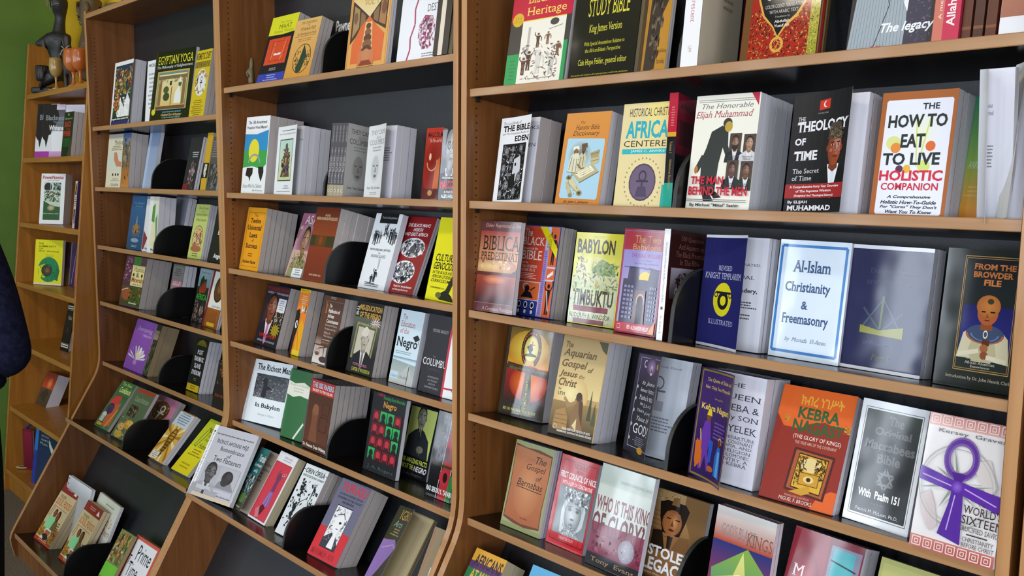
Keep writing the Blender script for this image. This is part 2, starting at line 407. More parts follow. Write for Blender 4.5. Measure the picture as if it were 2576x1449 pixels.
# ------------------------------------------------------------ the room
def struct(name, parts, mat):
    v, f = merge(parts); o = mesh_obj(name, v, f, mat); tag(o, kind='structure'); return o
m = new_mat('green_wall_paint', .7, '#5f8230'); noise_bump(m, 90, .12, .002); noise_col(m, '#587a2b', '#658a36', 3); M['green'] = m
m = new_mat('yellow_wall_paint', .7, '#e2b51c'); noise_bump(m, 90, .12, .002); M['yellow'] = m
m = new_mat('brown_carpet', .95, '#6d6255', spec=.1); noise_col(m, '#4c443c', '#8a7e70', 220, detail=3, lo=.3, hi=.7); noise_bump(m, 400, .6, .004); M['carpet'] = m
M['ceil'] = new_mat('ceiling_paint', .9, '#8f8a80'); M['plaster'] = new_mat('cream_wall_paint', .85, '#6f6654'); noise_bump(M['plaster'], 60, .1, .002)
M['frame'] = new_mat('dark_window_frame', .4, '#1c1c1e')
struct('floor', [boxv(-4.4, -4.9, -.05, 7.1, .4, 0)], M['carpet'])
struct('ceiling', [boxv(-4.4, -4.9, 3.0, 7.1, .4, 3.06)], M['ceil'])
struct('wall_back', [boxv(-1.1, .235, 0, 7.1, .33, 3.0)], M['yellow'])
struct('wall_left', [boxv(-1.08, -1.9, 0, -.975, .235, 3.0), boxv(-4.4, -2.0, 0, -.975, -1.9, 3.0), boxv(-4.4, -4.9, 0, -4.3, -2.0, 3.0)], M['green'])
# window wall opposite: piers between openings
def wall_with_openings(name, ax, lo, hi, at, th, ops, mat):
    parts = []; e = lo
    def bx(a, b, z0, z1): return boxv(a, at, z0, b, at+th, z1) if ax == 'x' else boxv(at, a, z0, at+th, b, z1)
    for a, b, z0, z1 in ops:
        parts += [bx(e, a, 0, 3.0), bx(a, b, 0, z0), bx(a, b, z1, 3.0)]; e = b
    parts.append(bx(e, hi, 0, 3.0)); return struct(name, parts, mat)
wall_with_openings('wall_front', 'x', -4.4, 7.1, -4.6, .1, [(x-.19, x+.19, .8, 2.9) for x in WINX]+[(4.25, 6.55, .8, 2.7)], M['plaster'])
wall_with_openings('wall_right', 'y', -4.6, .235, 6.82, .1, [(-3.4, -1.2, .7, 2.5)], M['plaster'])
for i, x in enumerate(WINX):
    p = [boxv(x-.19, -4.59, .8, x+.19, -4.53, .83), boxv(x-.19, -4.59, 2.87, x+.19, -4.53, 2.9), boxv(x-.19, -4.59, .8, x-.165, -4.53, 2.9), boxv(x+.165, -4.59, .8, x+.19, -4.53, 2.9)]
    struct('window_%d' % (i+1), p, M['frame'])
p = [boxv(6.83, -3.4, .7, 6.9, -1.2, .75), boxv(6.83, -3.4, 2.45, 6.9, -1.2, 2.5), boxv(6.83, -3.4, .7, 6.9, -3.35, 2.5), boxv(6.83, -1.25, .7, 6.9, -1.2, 2.5)]
struct('window_9', p, M['frame'])
struct('window_10', [boxv(4.25, -4.59, .8, 6.55, -4.53, .85), boxv(4.25, -4.59, 2.65, 6.55, -4.53, 2.7), boxv(4.25, -4.59, .8, 4.3, -4.53, 2.7), boxv(6.5, -4.59, .8, 6.55, -4.53, 2.7), boxv(5.37, -4.58, .85, 5.43, -4.54, 2.65)], M['frame'])
for x, y in ((0.2, -1.7), (2.6, -1.7)):  # housings for the added fill lamps, all out of view
    t = tag(empty('added_ceiling_lamp', (x, y, 2.9)), 'added rectangular ceiling lamp, out of view, above the floor before the %s' % ('far brown case' if x < 1 else 'nearest case'), 'lamp', group='added ceiling lamps')
    v, f = boxv(-.6, -.17, 0, .6, .17, .1); mesh_obj('housing', v, f, M['frame'], t)

# ------------------------------------------------------------ bookcases
PX = [0.0141, 1.2212, 2.4396, 3.6480]     # outer left of each case
XL = [0.034, 1.246, 2.458, 3.667]; XR = [1.204, 2.411, 3.6175, 4.826]; XO = [1.2205, 2.4283, 3.636, 4.845]
SHELF = {2: [1.780, 1.529, 1.283, 1.041, .777], 3: [1.86, 1.524, 1.276, 1.032, .762], 4: [1.776, 1.524, 1.271, 1.025, .768], 5: [1.776, 1.524, 1.271, 1.025, .768]}
FRONT = [(0, 2.255), (0, .815), (-.002, .790), (-.006, .764), (-.014, .738), (-.026, .712), (-.124, .545), (-.167, .471), (-.368, .123), (-.380, .100), (-.385, .078), (-.383, .055), (-.371, .0)]
KB = .77
BACK = [(.205, 0), (.205, 2.255)]
CASE_LABEL = {2: 'far brown bookcase beside the golden case, cookbooks in its bottom bay', 3: 'middle brown bookcase, between the far brown case and the nearest case',
              4: 'nearest brown wooden bookcase at the right, religious titles face out on its shelves', 5: 'brown bookcase cut off by the right edge, past the nearest case'}
def shelf_board(t, x0, x1, z, y0, y1, tan, th, lipx=None, nm='shelf', mt='lam', ml='lip'):
    prof = [(y0+.004, z-th-.0003), (y1, z-th-tan*(y1-y0)), (y1, z-tan*(y1-y0)-.0003), (y0+.004, z-.0003)]
    v, f = prism(prof, x0, x1); s = fix_normals(mesh_obj(nm, v, f, M[mt], t))
    a, b = lipx or (x0, x1)
    v, f = boxv(a, y0, z-th-.0008, b, y0+.005, z+.0004); e = mesh_obj('edge_strip', v, f, M[ml], s); bevel_obj(e, .0012, 1); return s
for u in (2, 3, 4, 5):
    i = u-2; t = empty('bookcase', (PX[i], 0, 0)); tag(t, CASE_LABEL[u], 'bookcase', group='matching brown display bookcases')
    t.location = (0, 0, 0)
    for a, b in ((PX[i], XL[i]), (XR[i], XO[i])):
        v, f = prism(FRONT+BACK, a, b); o = mesh_obj('side_panel', v, f, [M['side'], M['edge']], t); fix_normals(o)
        for p in o.data.polygons: p.material_index = 0 if abs(p.normal.x) > .5 else 1
        bevel_obj(o, .001, 1)
    for k, z in enumerate(SHELF[u]): shelf_board(t, XL[i]+.002, XR[i]-.001, z, .008, .195, .122, .0165)
    zl = .545 if u == 2 else .535
    shelf_board(t, XL[i]+.001, XR[i]-.001, zl, -.141, .06, .2, .0165, (PX[i]-.018 if u != 4 else PX[i]-.008, XO[i]-.02 if u < 4 else XO[i]))
    shelf_board(t, XL[i]+.001, XR[i]-.001, .10, -.37, -.185, .2, .018)
    # top board and kick board
    v, f = boxv(XL[i], .0, 2.222, XR[i], .2, 2.24); o = mesh_obj('top_board', v, f, [M['side']], t)
    v, f = boxv(XL[i], -.003, 2.2215, XR[i], .003, 2.2405); mesh_obj('edge_strip', v, f, M['lip'], o)
    v, f = boxv(XL[i], -.36, 0, XR[i], -.345, .08); mesh_obj('kick_board', v, f, M['side'], t)
    v, f = prism([(.197, 2.24), (.197, KB), (-.205, KB-.402/.58), (-.2, KB-.402/.58-.01), (.203, KB-.004), (.203, 2.24)], XL[i], XR[i])
    o = mesh_obj('back_panel', v, f, M['back'], t); fix_normals(o)
    # drilled rows for the shelf pegs
    H = []
    for yy in (.031,):
        z = .86
        while z < 2.16:
            if all(abs(z-q-.0) > .012 for q in SHELF[u]):
                for X, s in ((XL[i]+.0004, 1), (XR[i]-.0004, -1)):
                    H.append(([(X, yy+.0023*math.cos(a*1.047), z+.0023*math.sin(a*1.047)) for a in range(6)], [tuple(range(6))]))
            z += .0165
    v, f = merge(H); o = mesh_obj('peg_hole', v, f, M['hole'], t); o['kind'] = 'stuff'
    for X in (XL[i], XR[i]):
        for q in SHELF[u]:
            s = 1 if X == XL[i] else -1
            v, f = boxv(min(X, X+s*.007), .028, q-.028, max(X, X+s*.007), .036, q-.0185); mesh_obj('shelf_peg', v, f, M['hole'], t)

# golden case at the far left: sloping front
t = empty('bookcase'); tag(t, 'golden wooden bookcase with sloping front in the corner, carvings on top', 'bookcase')
fy = lambda z: -(1.84-z)*.0985
for a, b in ((-.905, -.886), (-.021, -.003)):
    v, f = prism([(fy(2.218), 2.218), (fy(0), 0), (.205, 0), (.205, 2.218)], a, b); o = mesh_obj('side_panel', v, f, [M['gold'], M['goldlip']], t); fix_normals(o)
    for p in o.data.polygons: p.material_index = 0 if abs(p.normal.x) > .5 else 1
    bevel_obj(o, .001, 1)
v, f = boxv(-.886, .192, .02, -.021, .203, 1.96); mesh_obj('back_panel', v, f, M['side'], t)
for z in (1.970, 1.661, 1.345, 1.050, .754, .427, .108):
    shelf_board(t, -.885, -.022, z, fy(z)+.004, .192, .02, .022, None, 'shelf', 'gold', 'goldlip')
v, f = boxv(-.885, fy(.05)+.02, 0, -.022, fy(.05)+.036, .085); mesh_obj('kick_board', v, f, M['gold'], t)
# small dark adjusting clips on the far brown case's side
for zz in (1.93, 1.97, 1.99):
    pass

# black steel bookends in the middle of each shelf
def bookend(X, Y, z, tan, H, D, label):
    t = empty('bookend', (X, Y, z+.0006)); t.rotation_euler = (-math.atan(tan), 0, 0)
    R = min(D*.5, H*.8); pts = [(0, 0), (D, 0), (D, H)] + [(R-R*math.sin(a*math.pi/2/10), H-R+R*math.cos(a*math.pi/2/10)) for a in range(11)]
    v, f = prism(pts, 0, .0022); o = mesh_obj('plate', v, f, M['metal'], t); fix_normals(o)
    rim = []; pr = [(0, 0)]+pts[3:][::-1]
    v = []; 
    for y, zz in pr: v += [(-.003, y-.0012, zz), (.0052, y-.0012, zz)]
    f = [(2*i, 2*i+1, 2*i+3, 2*i+2) for i in range(len(pr)-1)]
    o = mesh_obj('rolled_rim', v, f, M['rim'], t); s = o.modifiers.new('s', 'SOLIDIFY'); s.thickness = .0018
    v, f = boxv(-.05, .003, 0, 0, D, .0009); mesh_obj('base_flange', v, f, M['metal'], t)
    tag(t, label, 'bookend', group='black steel bookends'); return t
M['rim'] = new_mat('worn_black_rim', .45, '#2e302e')
BE = [('beside the pale blue pages, second shelf of the far brown case', 0, 1.529, .126), ('left of the pale green oval book, third shelf, far brown case', 0, 1.283, .118),
 ('left of the green Africa book, fourth shelf, far brown case', 0, 1.041, .118), ('left of the black and yellow book, fifth shelf, far brown case', 0, .777, .112),
 ('hiding the pink cookbook, slanted shelf of the far brown case', 0, .545, .118), ('in the bottom bay of the far brown case', 0, .10, .125),
 ('left of the orange volume one book, middle case', 1, 1.86, .138), ('left of the dark grey spines, middle case', 1, 1.524, .118),
 ('right of the rust-brown psychology book, middle case', 1, 1.276, .128), ('right of the brown balance book, middle case', 1, 1.032, .124),
 ('right of the dark brown red-band book stack, middle case', 1, .762, .114), ('left of the grey and red book, slanted shelf, middle case', 1, .535, .118),
 ('beside the thick white-spined book, top visible shelf, nearest case', 2, 1.776, .118), ('right of the red and black spine, second shelf, nearest case', 2, 1.524, .122),
 ('left of the navy emblem book, third shelf, nearest case', 2, 1.271, .146), ('left of the purple robed figures book, nearest case', 2, 1.025, .124),
 ('in front of the bronze pharaoh book, nearest case', 2.04, .768, .118)]
for lb, c, z, H in BE:
    lo = z < .6; Y = -.134 if z > .3 and lo else -.364 if lo else .013
    bookend((.62, 1.828, 3.03)[int(c)]+(.03 if c == 2.04 else 0), Y, z-(.2*.006 if lo else .122*.005), .2 if lo else .122, H, .165 if lo else .18, 'black steel bookend '+lb)

# ------------------------------------------------------------ cover designs (A[key] = Art)
A = {}
def N(k, base='#fff', gl='s'):
    A[k] = Art(base, gl); return A[k]
W = '#f2f2f4'; BK = '#141216'; G = '#8a8a8e'
FOOD = ['#b8542a', '#d8903a', '#7a9a3a', '#3f6a2a', '#c9b070', '#8a3020', '#e4d8b0']
# ---- far brown case, shelf 1
a = N('taste_life', '#f4f4f6'); a.R(8, 6, 100, 92, '#2c3a55', '#1d3a2a').S(3, 10, 10, 98, 52, 120, FOOD+['#6a5030', '#a88a50'], 9).S(4, 8, 52, 50, 80, 40, ['#c05a22', '#d9883a', '#e8d0a0', '#4a9a4a'], 9)
a.P([(30, 92), (48, 60), (66, 72), (80, 50), (98, 62), (98, 92)], '#e6e9ea').T('A Taste', 38, 96, 56, 68, '#fff', 'b').T('of Life', 30, 92, 70, 86, '#fff', 'b').R(6, 86, 98, 92, '#1d2a26').T('Vegetable Dishes Good for Well', 7, 96, 87.3, 91, '#fff', 'b').R(4, 92, 98, 100, '#2c2f6a')
a = N('holistic_white', '#f0f2f6'); a.T('HOLISTIC', 8, 92, 5, 10, '#2a2c40', 'b').tl(10, 88, 20, 80, 9, '#9aa0ac', 2).E(70, 55, 28, 30, '#a06a4a', '#f0f2f6')
a = N('egyptian_yoga', '#16140f', 'g'); a.R(0, 0, 5, 100, '#2a251c').T('EGYPTIAN YOGA', 8, 96, 7, 19, '#ece23a', 's').T('The Philosophy of Enlightenment', 6, 96, 21, 26, '#e6e6ea', 's').R(10, 29, 90, 84, '#c9a95a').R(13, 31, 87, 82, '#6a8a86').R(15, 34, 85, 79, '#ead9a6', '#d9c078')
a.R(13, 36, 87, 41, '#7a6a4a').R(16, 41, 24, 78, '#8a6a42').R(76, 41, 84, 78, '#8a6a42').S(5, 16, 41, 84, 46, 30, ['#5a7a72', '#b08a50', '#e8dcb0'], 4).P([(58, 76), (60, 60), (68, 52), (74, 62), (76, 76)], '#e9ece6').E(70, 49, 4, 4, '#3a6a5a').P([(66, 47), (70, 38), (74, 47)], '#e6ead8').L([(50, 52), (50, 78)], 1.5, '#5a3a1a').E(36, 56, 7, 5, '#4a5a30').E(38, 66, 8, 6, '#3c4a2c').R(44, 44, 49, 50, '#3a3028').R(13, 79, 87, 84, '#7a4a30').L([(12, 84), (88, 84)], 1.2, '#8ab4cc').E(9, 87, 5, 4.5, '#d9cf2a').tl(28, 84, 87, 99, 3, '#5f9a9a', 5).T('Sebai Dr. Muata', 32, 80, 90, 94, '#d08a4a', 'b')
a = N('kemetic_diet', '#d6bc2c', 'g'); a.T('KEMETIC DIET', 2, 96, 4, 14, '#4a3a1a', 'b').R(0, 17, 98, 26, '#8a7428').S(6, 2, 17, 96, 26, 30, ['#5a4a1c', '#c9b24a'], 4).E(52, 48, 38, 20, '#e6e6e2').S(7, 14, 30, 90, 66, 60, FOOD, 8, True).E(54, 48, 22, 13, '#e9e9e6').ring(54, 43, 6, 3.6, 2, '#16161a').L([(54, 46), (54, 56)], 2.5, '#16161a').L([(46, 48.5), (62, 48.5)], 2.5, '#16161a').tl(10, 88, 74, 98, 8, '#8a6a10', 3)
# shelf 2
a = N('birth_black', '#e3dfc4'); a.R(0, 0, 100, 7, '#b9b4b0').T('Medical', 44, 100, 11, 20, '#3a3c34').tl(20, 100, 22, 32, 3, '#4a4a42', 4).R(6, 34, 98, 68, '#d6e0cf').P([(44, 34), (62, 34), (78, 50), (96, 52), (96, 61), (64, 60), (46, 48)], '#cf8a6c').P([(40, 74), (48, 72), (50, 77), (42, 78)], '#2c3434').E(64, 75, 5, 2.4, '#2c3434').E(80, 75, 5, 2.4, '#2c3434').tl(34, 92, 82, 88, 3, '#8a8c86').T('Llaila', 38, 88, 91, 96, '#5a5c58')
a = N('fruit_strip', '#7a6a52'); a.R(0, 0, 100, 22, '#3a5a9a', '#7a8a9a').S(8, 0, 10, 100, 80, 50, ['#8a6a4a', '#a08a6a', '#4a6a7a', '#b0a48a', '#6a4a30'], 16).R(0, 62, 100, 100, '#a06a3a', '#c98a4a').S(9, 10, 72, 90, 92, 16, ['#b06a2a', '#8a4a1a'], 10)
a = N('blue_pages', '#8fa6cc', 's'); a.R(0, 0, 22, 100, '#a9c0e0').R(22, 0, 100, 100, '#7f96bc', '#a6b4cc')
a = N('ghost_figure', '#2b2730'); a.tl(30, 90, 28, 40, 3, '#b9bcc4', 6).E(55, 62, 24, 16, '#6a5a62', '#2b2730').S(10, 30, 44, 80, 96, 40, ['#a08088', '#8a5058', '#c0a8a8', '#4a3a42'], 12).R(0, 88, 40, 100, '#7a1a2a')
a = N('yellow_narrow', '#c9a12a'); a.R(0, 52, 100, 78, '#1c1a18').S(3, 20, 54, 70, 76, 8, ['#e6e0d0'], 20)
a = N('grey_dark', '#55504e'); a.tl(8, 90, 8, 40, 7, '#8a8684', 2, False).R(0, 50, 100, 100, '#3a3638', '#4c4a4e').S(4, 4, 50, 96, 96, 24, ['#7a7674', '#2a282a'], 14)
# shelf 3
a = N('blue_figure', '#2e5a86'); a.R(4, 2, 96, 98, '#356697', '#2a4c72').T('The Wisdom', 18, 86, 12, 16, '#7fb2c8').T('of Breath', 30, 76, 18, 21, '#7fb2c8').P([(50, 36), (56, 52), (44, 52)], '#7a94ac').E(50, 64, 30, 13, '#7a6a48', '#3a5c80').E(50, 60, 14, 9, '#9a7a4a').S(11, 24, 54, 78, 76, 30, ['#b08a4a', '#4a6a7c', '#8a4a3a'], 7).E(50, 83, 26, 4, '#8aa6c0').tl(20, 80, 92, 97, 2, '#9ac0d4')
a = N('white_plain', '#e6e9ee'); a.P([(0, 60), (30, 74), (10, 96), (0, 96)], '#8a3a3a').T('Rasta', 20, 60, 92, 96, '#2a2a30', 'b')
a = N('green_shape', '#e2e4d6'); a.R(0, 0, 40, 100, '#f0f2f4').P([(36, 18), (64, 12), (60, 46), (30, 44)], '#5a9a48').P([(70, 40), (88, 30), (96, 86), (84, 88), (78, 60)], '#6a9a5a').P([(34, 48), (60, 46), (58, 90), (20, 88)], '#efe6b8').T('Mixing', 38, 92, 92, 97, '#3a3a30', 'b')
a = N('blue_grey_stack', '#8a8da6'); a.R(0, 0, 100, 100, '#9a9db4', '#7c7f96')
a = N('euro_holidays', '#c2cf74'); a.T('African People', 22, 90, 5, 10, '#4a5628', 's').T('and', 48, 66, 12, 14.5, '#4a5628').T('European Holidays:', 10, 92, 17, 22, '#4a5628', 's').T('A Mental Genocide', 14, 90, 26, 31, '#4a5628', 's').E(50, 63, 37, 24, '#d9bd86').ring(50, 63, 37, 24, 2, '#6a5a30').S(12, 16, 44, 84, 82, 70, ['#a05a3a', '#c98a6a', '#7a3a2a', '#e0c090'], 7, True).E(50, 82, 38, 6, '#b06a4a').tl(16, 84, 90, 98, 2, '#5a6a30')
a = N('black_angela', '#1b1a1c'); a.T('Post', 42, 84, 20, 28, W, 'b').T('The', 46, 88, 30, 38, W, 'b').T('Battle', 36, 100, 40, 49, W, 'b').T('Angela', 38, 100, 84, 95, W, 'b')
# shelf 4
a = N('vitamins', '#5a3a4a', 'g'); a.R(0, 0, 100, 60, '#6a3f58', '#4f3344').S(13, 2, 4, 60, 50, 30, ['#a070a0', '#7a4a6a', '#3a2430', '#c0a0c0'], 9).R(40, 0, 74, 16, '#3f8a3f').R(38, 17, 98, 58, '#ece0a2').T('Vitamins', 44, 96, 20, 29, '#5a3016', 's').T('&', 60, 76, 31, 40, '#3a3016', 's').E(48, 36, 4, 3.5, '#2c2a14').E(88, 36, 4, 3.5, '#2c2a14').T('Minerals', 41, 97, 41, 50, '#a83a1e', 'sb').T('from A to Z', 52, 94, 52, 56.5, '#3a3a24').R(2, 60, 100, 96, '#5a4a2c', '#3d4a22').E(30, 76, 26, 12, '#a0563a').S(14, 40, 60, 98, 96, 40, ['#4a6a2a', '#7a8a3a', '#2a3a1a', '#3f5220'], 8).L([(4, 70), (18, 66), (34, 64)], 3, '#d9cfa0').tl(34, 96, 91, 96, 1, '#e6e0d0')
a = N('grey_pink', '#7a7676'); a.R(6, 4, 94, 96, '#8a8686').R(8, 30, 92, 44, '#b8788a').T('SELF', 16, 84, 33, 41, '#e6c8d0', 'b').tl(12, 88, 8, 24, 4, '#4a4648').S(15, 10, 50, 90, 96, 50, ['#5a5658', '#a09a9a', '#3a383a'], 9)
a = N('africa_green', '#191a1e', 'g'); a.R(0, 0, 100, 34, '#9fb8c4', '#7a94a4').T('Mental Ecology', 16, 92, 5, 10, '#2a4a8a', 'i').P([(18, 34), (22, 20), (40, 12), (52, 20), (72, 18), (74, 30), (62, 40), (30, 40)], '#12141a').P([(20, 36), (60, 22), (84, 36), (70, 44), (24, 46)], '#9a2424').T('AFRICA', 6, 96, 47, 58, '#2fae2c', 'b').S(16, 0, 60, 40, 100, 24, ['#7a5a44', '#9a7a64', '#3a2a20'], 10).S(17, 55, 60, 98, 100, 24, ['#8a6a5a', '#c0a490', '#4a3428'], 10)
a = N('oval_portrait', '#6a3a20'); a.R(0, 0, 10, 100, '#7a1a24').R(12, 2, 100, 66, '#ecebe4').E(62, 32, 32, 23, '#2a1c14').E(62, 32, 28, 20, '#5c3a22').E(62, 28, 12, 11, '#8a5a38').T('Little Black', 40, 96, 60, 64, '#3a3a3a', 'i').R(14, 66, 100, 100, '#a05a24', '#8a4a1c')
for q in range(6): a.L([(24+q*11, 70), (24+q*11, 90)], 1.4, '#5a2c10')
a.R(30, 91, 80, 97, '#c9a92a')
# shelf 5
a = N('lotus', '#8a52b8', 's'); a.R(0, 0, 100, 100, '#9a5cc6', '#7c49a6').T('Overcoming', 16, 92, 13, 24, '#e0cdec', 'i').T('FIBROIDS', 52, 94, 27, 31, '#d8c2e6')
for q in range(9):
    t = math.radians(10+q*20); a.P([(50, 78), (50+40*math.cos(t)-5*math.sin(t), 76-22*math.sin(t)-2), (50+46*math.cos(t), 75-25*math.sin(t)), (50+40*math.cos(t)+5*math.sin(t), 76-20*math.sin(t)+2)], '#f4f2f4' if q % 2 else '#dcd2e4')
a.E(50, 68, 8, 4, '#e6d88a').E(50, 83, 9, 5, '#a884c4')
a = N('strip_dark', '#35302c'); a.R(10, 12, 90, 30, '#a08a7a').S(18, 0, 34, 100, 96, 40, ['#5f7a5a', '#3a4a34', '#7a6a5a', '#20201c'], 18)
a = N('slave_syndrome', '#121016', 's'); a.P([(28, 4), (50, 0), (74, 4), (90, 12), (10, 12)], '#7a6a1a').T('Dr. Joy DeGruy', 10, 90, 7, 12, '#3a3210', 's')
for i, q in enumerate(('POST', 'TRAUMATIC', 'SLAVE', 'SYNDROME')): a.T(q, (30, 14, 26, 16)[i], (72, 88, 74, 86)[i], 20+i*13, 29+i*13, '#d8d8e2', 'b')
a.tl(34, 70, 74, 80, 2, '#8a7a1a').R(4, 86, 96, 99, '#c9a81a').tl(20, 80, 89, 97, 2, '#5a4a10')
a = N('dark_right', '#201418'); a.S(19, 10, 4, 90, 50, 30, ['#6a3a28', '#8a5a40', '#3a2018'], 12).T('BEHIND', 10, 90, 70, 76, '#7a3020', 'b')
# slanted shelf
a = N('green_cookbook', '#3f6a44', 's'); a.T('The New', 14, 80, 3, 9, '#b8d86a', 's').T('Cookbook', 18, 96, 12, 24, '#c9dc7a', 'b').T('HEALTHY WAYS', 22, 92, 28, 36, '#2c3c30').P([(6, 46), (26, 32), (60, 30), (66, 44), (30, 52)], '#c83a3a').P([(40, 50), (80, 44), (92, 90), (40, 96)], '#b85a34').E(34, 60, 22, 12, '#3f2a4a').S(20, 14, 50, 60, 70, 30, ['#4a3468', '#6a4a88', '#241830'], 6).E(22, 74, 14, 6, '#c8c8c8').R(10, 75, 34, 88, '#b0b4b8').L([(84, 56), (66, 96)], 5, '#c9a04a').R(6, 88, 44, 98, '#4a3c14').T('VEGETARIAN', 8, 42, 90, 96, '#e0d04a', 'b')
a = N('seafood', '#57684e', 's'); a.R(12, 2, 98, 8, '#b0342c').T('Cocina Nutricion', 20, 90, 16, 26, '#9ab08a', 's').R(18, 34, 60, 56, '#39342c').S(21, 18, 34, 60, 56, 30, ['#6a5a44', '#8a7a64', '#24201a'], 7).E(24, 78, 16, 7, '#c9a86a').E(54, 70, 22, 9, '#d09a3a').E(60, 68, 14, 5, '#e2b85a').E(30, 92, 20, 7, '#b89a3a').S(22, 8, 60, 96, 98, 60, FOOD, 6)
a = N('pink_ankh', '#c583a0', 's'); a.E(44, 30, 36, 20, '#7a3a2c').S(23, 14, 14, 74, 48, 70, ['#7c8a2c', '#4c5a20', '#9a4a34', '#c0a84a', '#5a2a20'], 10, True).ring(50, 26, 11, 8, 5, '#e8dcd2').L([(48, 30), (40, 48)], 6, '#e8dcd2').L([(30, 34), (64, 36)], 4, '#e8dcd2').P([(6, 56), (40, 48), (70, 56), (74, 72), (30, 72), (4, 70)], '#d8cf3a')
a = N('gold_mask', '#e0b24a', 'g')
for q in range(14):
    t = math.radians(q*25.7); a.P([(50, 52), (50+70*math.cos(t), 52-60*math.sin(t)), (50+70*math.cos(t+.18), 52-60*math.sin(t+.18))], '#f2e3b4' if q % 2 else '#b5762a')
a.R(0, 0, 100, 2, '#a0642a').R(0, 2, 98, 30, '#cfd9e6').tl(8, 92, 4, 27, 5, '#5a7a9a', 4)
a.P([(50, 34), (66, 36), (74, 52), (66, 74), (58, 92), (44, 92), (40, 72), (30, 54), (38, 37)], '#8a5a1c').P([(52, 38), (62, 42), (62, 56), (54, 62), (44, 56), (44, 42)], '#c98f34')
for q in range(8): a.L([(34+q, 44+q*6), (68-q*.6, 44+q*6)], 2.2, '#2c2414')
a.R(8, 84, 50, 98, '#efe9df').tl(12, 46, 85, 98, 4, '#6a5a7a')
a = N('yellow_hebrew', '#cfd634', 's'); a.R(0, 52, 100, 100, '#e6e02a', '#e2d21e').L([(60, 6), (96, 8)], 1, '#4a4a14').T('The', 52, 68, 9, 14, '#4a4a1a', 's').T('BLACK', 40, 90, 15, 22, '#5a5a1a', 's').T('The', 52, 70, 26, 31, '#4a4a1a', 's').T('Hope', 50, 78, 33, 39, '#4a4a1a', 's').L([(34, 14), (26, 30), (20, 50), (30, 52), (40, 34), (46, 20), (34, 14)], 2, '#3a3a10').T('Hebrew', 44, 96, 44, 52, '#5a4a1a', 'si').tl(20, 92, 56, 70, 3, '#a07a1a').tl(10, 90, 82, 94, 2, '#b8921a')
a = N('two_flatterers', '#c2c3cc', 's'); a.R(0, 0, 8, 100, '#f4f6fa').tl(2, 6, 8, 92, 40, '#5a5a60').P([(2, 8), (7, 8), (4.5, 11)], BK).P([(2, 92), (7, 92), (4.5, 89)], BK)
for q in range(26):
    x = 12+q*3.2
    a.P([(x, 10), (x+2.4, 10), (x+1.2, 12.4)], BK).P([(x, 93), (x+2.4, 93), (x+1.2, 90.6)], BK)
    a.lay -= 2
a.lay += 2
a.T('ÌRÓNTÍ APÓNNI MÉJÌ:', 18, 90, 17, 25, '#16161c', 's').T('Remembrance', 32, 86, 27, 33, '#24242a', 's').T('of', 52, 61, 35, 40, '#24242a', 's').T('Two Flatterers', 26, 88, 41, 48, '#24242a', 's').R(14, 52, 92, 84, '#b0b1ba')
a.face(32, 64, 14, '#5c5858', '#2e2c2e', '#c8c8cc', '#a4a4aa', '#38383c', glasses=True).R(52, 53, 94, 82, '#b8b9c0').P([(52, 82), (56, 74), (64, 70), (84, 72), (94, 82)], '#8c8c92').E(72, 66, 12, 9.5, '#2e2b2d').E(74, 64, 6, 5, '#423e40').E(69, 72, 8, 6, '#383436').R(14, 84, 94, 89.5, '#c2c3cc').T('by', 46, 54, 84.5, 87, '#3a3a40').T('John Mason', 34, 66, 87.4, 90, '#3a3a40').R(10, 95, 100, 100, '#d0c0a8')
# bottom bay
for k in ('soul_food', 'soul_food_two'):
    a = N(k, '#d6c096', 's'); a.R(0, 0, 100, 16, '#8f2f2c').tl(18, 72, 5, 11, 2, '#d8a8a0').P([(80, 4), (92, 12), (74, 12)], '#eae2e0').T('THE NEW', 12, 48, 20, 25, '#5f7a3a', 'b').T('SOUL FOOD', 8, 96, 26, 37, '#c9793c', 'sb').L([(8, 40), (92, 41)], 1, '#8a6a3a').L([(12, 40), (6, 58)], 1.6, '#3a2a1c').L([(20, 41), (14, 60)], 1.6, '#3a2a1c').R(0, 70, 100, 92, '#a8703a', '#8a4a24')
    a.P([(12, 82), (14, 62), (30, 54), (52, 56), (58, 72), (54, 84)], '#8fd9a0').P([(50, 84), (54, 62), (68, 56), (80, 66), (78, 86)], '#6a6038').E(38, 50, 9, 7, '#241410').E(60, 52, 10, 9, '#241410').E(37, 51, 6.5, 6, '#8a5034').E(58, 53, 7, 7, '#84492e').S(30, 2, 76, 40, 92, 40, ['#d8622c', '#e8943c', '#a8b04a', '#c9a24a'], 8).S(31, 62, 74, 98, 94, 40, ['#d8622c', '#c9a24a', '#7a8a34', '#a83a20'], 8).tl(76, 94, 60, 84, 6, '#6a4a2a').R(36, 76, 68, 87, '#e9eaee').R(38, 78, 66, 85, '#a8643c').E(50, 89, 18, 5, '#2c2028').E(34, 94, 9, 4.5, '#d8e0c8').R(0, 94, 100, 100, '#a8402c').tl(10, 90, 95.5, 98, 1, '#e0b8a8')
a = N('spiral', '#dfe6f0', 's'); a.R(0, 0, 100, 20, '#e8eef8', '#b8bcc0').R(0, 20, 100, 100, '#b8bcc0', '#a8a49c')
for q in range(12): a.L([(1, 4+q*8), (7, 4+q*8)], 1.8, '#1c1c20')
a = N('children', '#dde2d6', 's'); a.T("children's", 12, 92, 22, 36, '#c08a44', 'i').T('kitchen', 40, 96, 38, 48, '#b0605a', 'i').E(34, 78, 20, 9, '#b86a34').R(6, 84, 60, 100, '#7a8a4a').tl(30, 90, 8, 12, 1, '#8a8a80')
